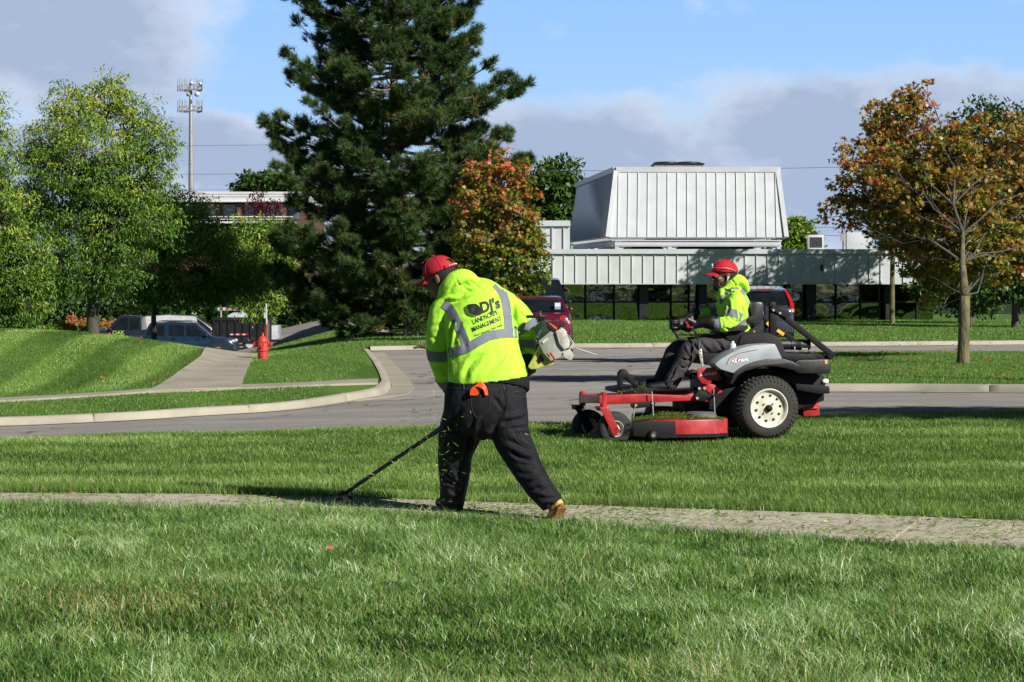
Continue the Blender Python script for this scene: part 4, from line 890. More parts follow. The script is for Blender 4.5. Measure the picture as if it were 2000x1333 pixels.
def pickup():
    Y=112.5; X=at(262,600,Y).x; L_=5.6; r_,T,b,hw=car('dark grey pickup truck with green lettering on its door, facing left','pickup truck',X,Y,math.pi,L_,1.95,1.92,paint('slate_paint',(.022,.026,.042),.35),
      [(0,.5,1.10,.95),(.03,.45,1.20,.99),(.40,.42,1.22,1),(.68,.42,1.22,1),(.93,.42,1.10,.95),(1,.48,.88,.88)],
      [(.41,1.2),(.42,1.86),(.55,1.93),(.62,1.88),(.72,1.2)],[[(.43,1.26),(.435,1.80),(.515,1.82),(.515,1.26)],[(.53,1.26),(.53,1.82),(.605,1.80),(.685,1.26)]],r=.39,arch=(.19,.83),name='pickup_truck')
    mb=MB(); mb.box(tuple(T(2.1,-.9,1.2)),tuple(T(.1,.9,1.24))); mb.build('bed_cover',M_under,b)
    V,Fc,Wd,Hh=text2d('OAK',1,.04); mb=MB(); mb.add([T(3.72-v.x/Wd*.62,.995,1.0+v.y/Hh*.20) for v in V],Fc); M_lg=mat('lime_lettering',(.20,.38,.03),.6); mb.build('door_lettering',M_lg,b)
    mb=MB(); mb.prism([T(x,.99,z) for x,z in ((3.75,.93),(3.15,.93),(3.15,.97),(3.75,.97))],T(0,.01,0)-T(0,0,0)); mb.build('lettering_underline',M_lg,b)
    mb=MB(); mb.prism([T(x,.99,z) for x,z in ((3.72,.62),(3.10,.62),(3.10,.70),(3.72,.70))],T(0,.01,0)-T(0,0,0)); mb.build('green_panel',M_lg,b)
    mb=MB(); mb.bar(T(3.0,1.0,1.06),T(2.82,1.0,1.06),.03,.04); mb.build('door_handle',M_under,b)
pickup()
def white_van():
    Y=117; X=at(362,600,Y).x; car('white van mostly hidden behind the steel blue SUV','van',X,Y,0,4.4,1.9,1.86,paint('white_paint',(.45,.46,.48),0),SUVst,[(.02,1.1),(.05,1.80),(.3,1.87),(.62,1.8),(.88,1.10)],[[(.68,1.15),(.66,1.7),(.73,1.5),(.84,1.12)]],r=.36,name='parked_van')
white_van()
def far_red():
    Y=112; X=at(-70,600,Y).x; car('bright red car peeking over the mound at the left frame edge','car',X,Y,0,4.3,1.8,1.5,paint('red_paint',(.45,.01,.01),.1),SUVst,[(.06,1.06),(.18,1.42),(.4,1.5),(.58,1.44),(.76,1.06)],[[(.14,1.1),(.2,1.38),(.4,1.42),(.4,1.1)],[(.43,1.1),(.42,1.42),(.56,1.38),(.7,1.1)]],zg=-2.9)
far_red()
def dump_trailer():
    Y=113; a=at(414,640,Y).x; b=at(522,640,Y).x; zt=at(0,622,Y).z; zg=hz((a+b)/2,Y); root=empty('dump_trailer',((a+b)/2,Y,zg),'tall black dump trailer with red and white reflective strip, left of the hydrant','trailer')
    M=mat('black_trailer_paint',(.008,.008,.01),.5,0,.3,4); W=b-a
    mb=MB(); mb.box((a,Y,zg+.55),(b,Y+.06,zt)); mb.box((a,Y+2.0,zg+.55),(b,Y+2.06,zt)); mb.box((a,Y+.06,zg+.55),(a+.06,Y+2.0,zt)); mb.box((b-.06,Y+.06,zg+.55),(b,Y+2.0,zt)); mb.box((a+.06,Y+.06,zg+.55),(b-.06,Y+2.0,zg+.62))
    for i in range(8): x=a+.05+(W-.16)*i/7; mb.box((x,Y-.06,zg+.5),(x+.07,Y-.001,zt-.12))
    mb.box((a-.02,Y-.07,zt-.11),(b+.02,Y+.08,zt+.01)); mb.build('box',M,root)
    mb=MB(); mb.box((a,Y-.1,zg+.40),(b,Y+2.0,zg+.54)); mb.bar((b,Y+1,zg+.5),(b+1.1,Y+1,zg+.42),.12,.12); mb.build('frame',M,root)
    for x in (a+W*.35,a+W*.68):
        mb=MB(); mb.lathe((x,Y-.02,zg+.36),(0,1,0),[(0,.24),(0,.34),(.03,.36),(.2,.36)],22); w_=mb.build('wheel',M_ctyre,root); mb=MB(); mb.lathe((x,Y-.03,zg+.36),(0,1,0),[(0,.001),(0,.2),(.05,.22)],18); mb.build('rim',M_white,w_)
    for i in range(6):
        x=a+W*.33+i*.155; mb=MB(); mb.box((x,Y-.075,zg+.80),(x+.15,Y-.062,zg+.87)); mb.build('reflective_strip',M_tail if i%2 else M_white,root)
    mb=MB(); mb.box((a+.1,Y-.08,zg+.56),(a+.35,Y-.062,zg+.70)); mb.build('number_plate',M_white,root)
dump_trailer()
def white_truck():
    Y=119; a=at(424,612,Y); b=at(515,612,Y); zg=hz(a.x,Y); root=empty('utility_truck',((a.x+b.x)/2,Y,zg),'white truck cab and red striped rack showing above the black trailer','truck'); M=paint('truck_white',(.45,.47,.5),0)
    mb=MB(); S=[(442,636),(444,616),(455,611),(480,611),(490,616),(494,636)]; mb.prism([(at(px,py,Y).x,Y,at(px,py,Y).z) for px,py in S],(0,1.9,0)); mb.box((at(430,0,Y).x,Y,zg+.5),(at(540,0,Y).x,Y+1.9,at(0,636,Y).z)); mb.build('cab',M,root,bevel=.05)
    mb=MB(); z=at(0,604,Y).z; mb.bar((a.x,Y+.3,z),(b.x,Y+.3,z),.14,.16)
    for px in (428,470,510): mb.bar((at(px,0,Y).x,Y+.3,z),(at(px,0,Y).x,Y+.3,zg+1),.06,.06)
    rk=mb.build('rack',M,root)
    for i in range(7): mb=MB(); x=a.x+.15+i*.3; mb.box((x,Y+.215,z-.05),(x+.13,Y+.228,z+.06)); mb.build('red_stripe',M_tail,rk)
    for px in (445,500): mb=MB(); mb.lathe((at(px,0,Y).x,Y-.05,zg+.4),(0,1,0),[(0,.25),(0,.38),(.03,.4),(.25,.4)],20); mb.build('wheel',M_ctyre,root)
white_truck()
# ---------------------------------------------------------------- hydrant and its marker pole
def hydrant():
    x,y,z=tb(513.5,707); y=54.0; x=at(513.5,707,y).x; z=float(hl(x,y)); root=empty('fire_hydrant',(x,y,z),'red fire hydrant on the grass beside the sidewalk spur','fire hydrant'); M=mat('hydrant_red',(.42,.028,.022),.5,0,.25,9,bump=.003,bscale=30,col2=(.50,.055,.035)); k=1/81.5
    mb=MB(); mb.lathe((x,y,z),(0,0,1),[(-.1,.115),(.06,.115),(.065,.128),(.09,.128),(.20,.13),(.21,.152),(.24,.152),(.245,.128),(.40,.124),(.41,.148),(.44,.148),(.445,.125)],28); 
    for i in range(8): a=2*math.pi*i/8+.2; mb.tube([(x+math.cos(a)*.14,y+math.sin(a)*.14,z+.19),(x+math.cos(a)*.14,y+math.sin(a)*.14,z+.26)],.011,6)
    b=mb.build('barrel',M,root,auto=40)
    mb=MB(); mb.lathe((x,y,z),(0,0,1),[(.445,.128),(.48,.12),(.52,.095),(.555,.055),(.565,.032),(.60,.028),(.605,.022),(.64,.02),(.642,.001)],24); mb.build('bonnet',M,root,auto=45)
    for d,nm,rr in (((1,-.1,0),'side_nozzle',.055),((-1,.1,0),'side_nozzle',.055),((-.1,-1,0),'pumper_nozzle',.07)):
        d=Vector(d).normalized(); c=Vector((x,y,z+.36)); mb=MB(); mb.tube([c+d*.1,c+d*.17],rr*.8,14); mb.tube([c+d*.172,c+d*.215],rr,8); mb.tube([c+d*.216,c+d*.245],.018,5); mb.build(nm,M,root,auto=40)
    mb=MB(); S=crom([(x+.21,y-.03,z+.36),(x+.22,y-.03,z+.27),(x+.17,y-.05,z+.22),(x+.13,y-.04,z+.25)],5); mb.tube([Vector(q) for q in S],.006,5); mb.build('chain',M_chrome,root)
    X2=at(521.5,680,54.4).x; root=empty('marker_pole',(X2,54.4,float(hl(X2,54.4))),'thin red and white marker pole standing behind the hydrant','marker pole'); zz=root.location.z
    top=at(521,593,54.4).z; m1=zz+(top-zz)*.62; mb=MB(); mb.tube([(X2,54.4,zz-.1),(X2-.005,54.4,m1)],.018,8); mb.build('red_section',M,root); mb=MB(); mb.tube([(X2-.005,54.4,m1+.001),(X2-.02,54.4,top)],.018,8); mb.box((X2-.07,54.39,top-.36),(X2-.02,54.41,top-.22)); mb.build('white_section',M_white,root)
hydrant()
x,y=ground_at(637,1088); P=np.array([[x,y,.055],]); o=link('fallen_leaf',leaf_mesh('l',P,np.array([[1.,.3,.1]]),np.array([[.1,-.6,.7]]),np.array([.045]),np.array([1.]),T_rh),M_redm); tag(settle(o),'single dark red leaf lying in the foreground grass','leaf')
# manhole like debris by the kerb
g=np.random.default_rng(8); x,y=ground_at(826,684,hl); mb=MB()
mb.tube([(x-.25,y,float(hl(x,y))+.05),(x-.1,y+.05,float(hl(x,y))+.09),(x+.08,y,float(hl(x,y))+.07),(x+.25,y+.03,float(hl(x,y))+.05)],[.03,.05,.05,.02],7); tag(settle(mb.build('branch_piece',M_brown)),'short brown branch lying on the grass by the kerb, left of the worker','branch')
# ---------------------------------------------------------------- figures
def fabric(name,col,rough=.8,var=.06,scale=5,bump=.003,bscale=22,fine=True,spec=.25):
    return mat(name,col,rough,0,var,scale,bump=bump,bscale=bscale,spec=spec)
M_hiviz=fabric('lime_fleece',(.42,.80,.055),.75,.05,4,.010,13); M_refl=mat('reflective_tape',(.17,.19,.23),.65,0,.08,22,bump=.003,bscale=24,spec=.2)
M_pants=fabric('charcoal_work_cloth',(.011,.0115,.0155),.75,.35,5,.008,17,spec=.18); M_pants2=fabric('grey_work_cloth',(.04,.038,.04),.8,.3,6,.010,15)
M_black=fabric('black_rib_knit',(.008,.008,.009),.85,.3,6,.003,60); M_glove=mat('black_glove_rubber',(.007,.007,.008),.5,0,.3,20,bump=.002,bscale=60)
M_skin=mat('brown_skin',(.16,.075,.045),.5,0,.12,14,bump=.0008,bscale=160,spec=.4); M_hair=mat('black_hair',(.010,.008,.007),.8,0,.4,60,bump=.004,bscale=180)
M_cap=fabric('red_cotton',(.42,.018,.035),.8,.08,12,.0015,120); M_print=mat('black_print',(.012,.016,.012),.6,0,.1); M_print2=mat('olive_print',(.06,.16,.02),.6,0,.1)
M_boot=mat('tan_leather',(.50,.33,.10),.6,0,.3,12,bump=.002,bscale=50); M_sole=mat('worn_brown_sole',(.24,.12,.035),.8,0,.4,18,bump=.003,bscale=60); M_whitep=mat('white_plastic',(.75,.75,.75),.35); M_lens=mat('smoked_lens',(.35,.37,.4),.1,.2,.1,3)
M_eyew=mat('eye_white',(.7,.68,.65),.3); M_iris=mat('dark_iris',(.02,.01,.008),.2)
M_blackp=mat('black_plastic',(.012,.012,.013),.45,0,.25,9,bump=.0015,bscale=50)
class Space:
    """maps (px,py,depth m) of the photograph to the place, by a plane through base parallel to n=0"""
    def __init__(s,O,n): s.O=Vector(O); s.n=Vector(n).normalized()
    def P(s,px,py,d=0):
        r=ray(px,py); q=s.O+s.n*d; t=(q-CAMP).dot(s.n)/r.dot(s.n); return CAMP+r*t
    def k(s,p): return p.y/F
def loft(mb,sp,st,seg=18,sub=4,dome=True,d0=True):
    """st rows: px,py,d,rs(px, across in picture),rd(px, in depth)"""
    S=crom([tuple(map(float,q)) for q in st],sub) if len(st)>1 else [np.array(st[0],float)]
    C=[sp.P(q[0],q[1],q[2]) for q in S]; rings=[]; prev=None; vs=[]; fs=[]
    rows=[]
    for i,(q,c) in enumerate(zip(S,C)):
        t=(C[min(i+1,len(C)-1)]-C[max(i-1,0)]).normalized(); k=sp.k(c)
        s_=t.cross(sp.n)
        if s_.length<.35 and prev is not None: s_=prev-t*prev.dot(t)
        s_.normalize()
        if prev is not None and s_.dot(prev)<0: s_=-s_
        prev=s_; u=t.cross(s_).normalized(); rows.append((c,s_,u,t,q[3]*k,q[4]*k))
    def ring(c,s_,u,a,b): return [c+s_*math.cos(2*math.pi*j/seg)*a+u*math.sin(2*math.pi*j/seg)*b for j in range(seg)]
    R_=[]
    c,s_,u,t,a,b=rows[0]
    if dome and d0:
        for f in (.985,.8,.45): R_.append(ring(c-t*min(a,b)*f*.9,s_,u,a*math.sqrt(1-f*f),b*math.sqrt(1-f*f)))
    for c,s_,u,t,a,b in rows: R_.append(ring(c,s_,u,a,b))
    if dome:
        for f in (.45,.8,.985): R_.append(ring(c+t*min(a,b)*f*.9,s_,u,a*math.sqrt(1-f*f),b*math.sqrt(1-f*f)))
    vs=[p for r in R_ for p in r]; n=seg
    for i in range(len(R_)-1):
        for j in range(n): k2=(j+1)%n; fs.append((i*n+j,i*n+k2,(i+1)*n+k2,(i+1)*n+j))
    fs.append(tuple(range(n))[::-1]); fs.append(tuple((len(R_)-1)*n+j for j in range(n)))
    mb.add(vs,fs)
def remesh(mb,voxel,it=3,creases=(),wr=None,amp=.0):
    me=mb.mesh('tmp'); o=bpy.data.objects.new('tmp',me); COL.objects.link(o)
    m=o.modifiers.new('r','REMESH'); m.mode='VOXEL'; m.voxel_size=voxel; m.adaptivity=0
    s=o.modifiers.new('s','SMOOTH'); s.factor=.5; s.iterations=it
    bpy.context.view_layer.update(); dg=bpy.context.evaluated_depsgraph_get(); out=bpy.data.meshes.new_from_object(o.evaluated_get(dg)); bpy.data.objects.remove(o)
    n=len(out.vertices); V=np.empty(n*3,np.float32); out.vertices.foreach_get('co',V); V=V.reshape(-1,3).astype(float)
    N_=np.empty(n*3,np.float32); out.vertices.foreach_get('normal',N_); N_=N_.reshape(-1,3).astype(float)
    D=np.zeros(n)
    for a,b,w_,dep in creases:
        a=np.array(a);b=np.array(b); ab=b-a; t=np.clip(((V-a)@ab)/max(1e-9,ab@ab),0,1); d=np.linalg.norm(V-(a+t[:,None]*ab),axis=1); D-=dep*np.exp(-(d/w_)**2)
    if amp:
        f=wr or (1,1,1)
        for i in range(n):
            p=V[i]; q=Vector((p[0]*f[0],p[1]*f[1],p[2]*f[2])); w1=noise.noise(q*7); w2=noise.noise(q*17+Vector((9,3,1)))
            D[i]+=amp*((1-abs(w1)*2.2)*.8+w2*.5)
    V+=N_*D[:,None]; out.vertices.foreach_set('co',V.astype(np.float32).ravel()); out.update(); return out
def fold(me,L_):
    """press folds into a cloth surface: (photograph points, width, depth) with depth < 0 for a raised ridge"""
    bv=bvh_of(me); n=len(me.vertices); V=np.empty(n*3,np.float32); me.vertices.foreach_get('co',V); V=V.reshape(-1,3).astype(float)
    N_=np.empty(n*3,np.float32); me.vertices.foreach_get('normal',N_); N_=N_.reshape(-1,3).astype(float); D=np.zeros(n)
    for pts,w_,dep in L_:
        S=crom(pts,3); q=[on(bv,*p,0) for p in S]; q=[np.array(x) for x in q if x is not None]
        if len(q)<2: continue
        dm=np.full(n,9.); tp=np.zeros(n)
        for i,(a,b) in enumerate(zip(q[:-1],q[1:])):
            ab=b-a; t=np.clip(((V-a)@ab)/max(1e-9,ab@ab),0,1); d=np.linalg.norm(V-(a+t[:,None]*ab),axis=1); m=d<dm; dm[m]=d[m]; tp[m]=(i+t[m])/(len(q)-1)
        fade=np.clip(np.minimum(tp,1-tp)*4,.15,1); D-=dep*fade*(np.exp(-(dm/w_)**2)-.35*np.exp(-((dm-2*w_)/w_)**2))
    V+=N_*D[:,None]; me.vertices.foreach_set('co',V.astype(np.float32).ravel()); me.update(); return me
def bvh_of(me): 
    bm=bmesh.new(); bm.from_mesh(me); b=BVHTree.FromBMesh(bm); bm.free(); return b
def world_mesh(o):
    me=o.data.copy(); q=o; off=Vector((0,0,0))
    while q is not None: off+=q.location; q=q.parent
    me.transform(Matrix.Translation(off)); return me
def on(bvh,px,py,lift=.004,back=False,fallback=None):
    r=ray(px,py).normalized()
    if back: hit=bvh.ray_cast(CAMP+r*60,-r); 
    else: hit=bvh.ray_cast(CAMP,r)
    if hit[0] is None: return fallback
    return hit[0]+(r if back else -r)*lift+hit[1]*0
def tape(mb,bvh,pts,wpx,back=False,lift=.0045,sub=7,n=5,skip=True):
    """a ribbon along photograph points, laid on the surface"""
    S=crom(pts,sub); rows=[]
    for i,p in enumerate(S):
        t=S[min(i+1,len(S)-1)]-S[max(i-1,0)]; t=t/np.hypot(*t); nn=np.array([-t[1],t[0]])
        row=[on(bvh,*(p+nn*wpx*(j/(n-1)-.5)),lift,back) for j in range(n)]; rows.append(row)
    for a,b in zip(rows[:-1],rows[1:]):
        for j in range(n-1):
            q=(a[j],a[j+1],b[j+1],b[j])
            if all(x is not None for x in q) and max((q[0]-q[2]).length,(q[1]-q[3]).length)<.07: mb.add(q,[(0,1,2,3)])
def weld(o,th=0):
    bm=bmesh.new(); bm.from_mesh(o.data); bmesh.ops.remove_doubles(bm,verts=bm.verts,dist=1e-5); bmesh.ops.recalc_face_normals(bm,faces=bm.faces)
    left=set(bm.verts); isl=[]
    while left:
        st=[left.pop()]; cur=set(st)
        while st:
            for e in st.pop().link_edges:
                for v in e.verts:
                    if v in left: left.discard(v); cur.add(v); st.append(v)
        isl.append(cur)
    isl.sort(key=len); bmesh.ops.delete(bm,geom=[v for c in isl[:-1] for v in c],context='VERTS')
    for _ in range(2): bmesh.ops.smooth_vert(bm,verts=[v for v in bm.verts if not v.is_boundary],factor=.35,use_axis_x=True,use_axis_y=True,use_axis_z=True)
    if th: bmesh.ops.solidify(bm,geom=list(bm.faces),thickness=th)
    bm.to_mesh(o.data); bm.free(); o.data.shade_smooth(); return o
def stripe(mb,par):
    if mb.f: weld(mb.build('reflective_stripe',M_refl,par,smooth=True))
def band(mb,bvh,A,B,t0,t1,R_,seg=36,m=6,lift=.0045,slant=(0,0,0)):
    """ring of tape round a limb whose axis runs A to B"""
    A=Vector(A);B=Vector(B);ax=(B-A); u=ax.cross(Vector((0,1,0.01))).normalized(); v=ax.cross(u).normalized(); rows=[]; slant=Vector(slant)
    for i in range(m):
        c=A.lerp(B,t0+(t1-t0)*i/(m-1)); row=[]
        for j in range(seg+1):
            a=2*math.pi*j/seg; d=u*math.cos(a)+v*math.sin(a); s0=slant*(d.x)
            hit=bvh.ray_cast(c+d*R_+s0,-d,R_*1.0)
            row.append((hit[0]+d*lift) if hit[0] is not None else None)
        rows.append(row)
    for a,b in zip(rows[:-1],rows[1:]):
        for j in range(seg):
            q=(a[j],a[j+1],b[j+1],b[j])
            if all(x is not None for x in q) and max((q[0]-q[2]).length,(q[1]-q[3]).length)<.09: mb.add(q,[(0,1,2,3)])
def text_on(mb,bvh,s,p0,p1,hpx,lift=.006,offset=0,shear=0,lean=0):
    """text between two photograph points on its baseline, hpx tall"""
    V,Fc,W,H=text2d(s,1,offset,shear); p0=np.array(p0,float);p1=np.array(p1,float); u=(p1-p0)/W; t=u/np.hypot(*u); up=np.array([t[1],-t[0]])*hpx/H
    if lean: up=up+t*lean*hpx/H
    out=[on(bvh,*(p0+u*v.x+up*v.y),lift) for v in V]
    ok=[f for f in Fc if all(out[i] is not None for i in f)]; out=[o if o is not None else Vector((0,0,0)) for o in out]; mb.add(out,ok)
def poly_on(mb,bvh,pts,lift=.005):
    pts=[tuple(p) for p in crom(list(pts)+[pts[0]],2)][:-1]; c=np.mean(np.array(pts),axis=0); n=len(pts); K=(.02,.25,.5,.75,1)
    out=[on(bvh,*(c+(np.array(p)-c)*k),lift) for k in K for p in pts]
    if all(o is not None for o in out): mb.add(out,[(a*n+i,a*n+(i+1)%n,(a+1)*n+(i+1)%n,(a+1)*n+i) for a in range(len(K)-1) for i in range(n)])
def head_frame(c,fwd,up,s=1.0):
    f=Vector(fwd).normalized(); u=Vector(up); r=f.cross(u).normalized(); u=r.cross(f).normalized(); c=Vector(c)
    return lambda x,y,z: c+(r*x+f*y+u*z)*s
def head_shells(mb,H,s,neck_to=None):
    o=H(0,0,0); rx=(H(1,0,0)-o).normalized(); fy=(H(0,1,0)-o).normalized(); uz=(H(0,0,1)-o).normalized()
    M=Matrix((rx,fy,uz)).transposed()
    def E(x,y,z,a,b,c,n=18): mb.ell(H(x,y,z),a*s,b*s,c*s,n,M)
    E(0,-.012,.035,.077,.100,.092); E(0,.028,-.03,.064,.066,.088); E(0,.058,-.093,.036,.034,.028); E(-.04,.03,-.07,.022,.045,.03); E(.04,.03,-.07,.022,.045,.03)
    mb.tube([H(0,.085,.022),H(0,.102,-.008),H(0,.112,-.026)],[.009*s,.012*s,.013*s],10); E(.012,.1,-.03,.009,.010,.008,10); E(-.012,.1,-.03,.009,.010,.008,10)
    E(0,.083,.032,.05,.016,.012); E(0,.093,-.057,.024,.012,.007,12); E(0,.090,-.072,.022,.013,.008,12); E(.045,.06,-.015,.02,.025,.02,12); E(-.045,.06,-.015,.02,.025,.02,12)
    for sx in (-1,1):
        E(sx*.079,-.008,.0,.009,.019,.032,14); E(sx*.083,-.013,.012,.008,.016,.016,12); E(sx*.079,-.002,-.026,.008,.010,.010,10)
    if neck_to is not None: mb.tube([H(0,-.015,-.03),H(0,-.03,-.10),neck_to],[.060*s,.057*s,.068*s],18)
def cap(parent,H,s,back_open=False,lab=None,band_dark=False):
    def dome(f=1.0,open_=False):
        mb=MB(); n=40; m=12; rows=[]
        for i in range(m+1):
            t=math.pi/2*i/m; row=[]
            for j in range(n+1):
                a=2*math.pi*j/n; x=math.cos(a)*math.cos(t); y=math.sin(a)*math.cos(t)
                fr=max(0,y); z=math.sin(t); zz=.038+(.105+.012*fr)*z**.93
                row.append(H(x*.090*f,-.012+y*(.114 if y>0 else .108)*f,zz if f==1 else .038+(zz-.038)*f))
            rows.append(row)
        for i in range(m):
            for j in range(n):
                a=2*math.pi*(j+.5)/n
                if open_ and math.sin(a)<-.80 and i<4- (2 if math.sin(a)>-.9 else 0): continue
                mb.add([rows[i][j],rows[i][j+1],rows[i+1][j+1],rows[i+1][j]],[(0,1,2,3)])
        return mb
    mb=dome(1.0,back_open)
    o=mb.build('cap',M_cap,parent,smooth=True); 
    bm=bmesh.new(); bm.from_mesh(o.data); bmesh.ops.remove_doubles(bm,verts=bm.verts,dist=1e-5); bmesh.ops.recalc_face_normals(bm,faces=bm.faces); bmesh.ops.solidify(bm,geom=list(bm.faces),thickness=.003); bm.to_mesh(o.data); bm.free(); o.data.shade_smooth()
    if lab: o['label']=lab
    # brim
    mb=MB(); rows=[]
    for i in range(9):
        u=i/8; row=[]
        for j in range(19):
            v=-1+2*j/18; x=v*.080*(1-.10*u*u); y=.070+ (math.sqrt(max(0,1-v*v))*.030) + u*.080*(max(0,1-abs(v)**2.6))**.55; z=.042-.020*v*v-.016*u
            row.append((x,y,z))
        rows.append(row)
    mb.grid([[H(*p) for p in r] for r in rows]); bmo=mb.build('brim',M_cap,o,smooth=True)
    bm=bmesh.new(); bm.from_mesh(bmo.data); bmesh.ops.solidify(bm,geom=list(bm.faces),thickness=.004); bm.to_mesh(bmo.data); bm.free(); bmo.data.shade_smooth()
    mb=MB(); mb.ell(H(0,-.01,.150),.008*s,.008*s,.006*s,8)
    for k in range(6):
        a=math.pi/6+k*math.pi/3; mb.tube([H(math.cos(a)*math.cos(t)*.0915,-.012+math.sin(a)*math.cos(t)*(.1155 if math.sin(a)>0 else .1095),.038+(.105+.012*max(0,math.sin(a)*math.cos(t)))*math.sin(t)**.93+.001) for t in np.linspace(.55 if (back_open and math.sin(a)<-.7) else .02,math.pi/2-.02,9)],.0014,5)
    mb.build('seam',M_cap,o)
    if back_open:
        mb=MB(); rows=[]
        for z in (.036,.058): rows.append([H(math.cos(a)*.093,-.012+math.sin(a)*.112,z) for a in np.linspace(math.pi*1.22,math.pi*1.78,14)])
        mb.grid(rows); st=mb.build('strap',M_cap,o,smooth=True); bm=bmesh.new(); bm.from_mesh(st.data); bmesh.ops.solidify(bm,geom=list(bm.faces),thickness=.003); bm.to_mesh(st.data); bm.free()
        mb=MB()
        for a in np.linspace(math.pi*1.33,math.pi*1.67,7): mb.ell(H(math.cos(a)*.0965,-.012+math.sin(a)*.1155,.047),.004,.004,.004,8)
        mb.build('strap_stud',M_whitep,o)
    return o
def grip(mb,P,b,w_,r_bar,s=1.0,thumb=1,open_=0):
    """a hand closed round a bar at P: b bar direction (towards the little finger), w_ direction from the bar to the wrist"""
    P=Vector(P); b=Vector(b).normalized(); w_=Vector(w_); w_=(w_-b*w_.dot(b)).normalized(); c=b.cross(w_).normalized()*thumb
    # palm on the c side
    mb.tube([P+w_*.045*s+c*.018*s-b*.028*s,P+w_*.05*s+c*.02*s+b*.026*s],[.023*s,.022*s],10); mb.tube([P+w_*.075*s+c*.012*s-b*.012*s,P+w_*.11*s+c*.004*s],[.032*s,.026*s],12)
    mb.ell(P+w_*.058*s+c*.016*s,.036*s,.036*s,.036*s,12)
    rr=r_bar+.009*s
    for i,(o,L_) in enumerate(((-.032,.92),(-.010,1.0),(.012,.95),(.032,.8))):
        pts=[P+w_*.04*s+c*.022*s+b*o*s]
        for a in np.linspace(-10,215*L_-open_,6): 
            q=math.radians(a); pts.append(P+b*(o*s)+(c*math.cos(q)*1.0-w_*math.sin(q))*(rr+.004*s))
        mb.tube(pts,[.0115*s,.0108*s,.0105*s,.0100*s,.0095*s,.009*s,.0075*s],8)
    pts=[P+w_*.07*s-b*.03*s+c*.0*s,P+w_*.035*s-b*.05*s-c*.008*s,P+w_*.008*s-b*.052*s-c*rr*.9,P-w_*.014*s-b*.04*s-c*(rr+.004)]
    mb.tube(pts,[.016*s,.0135*s,.0115*s,.009*s],8)
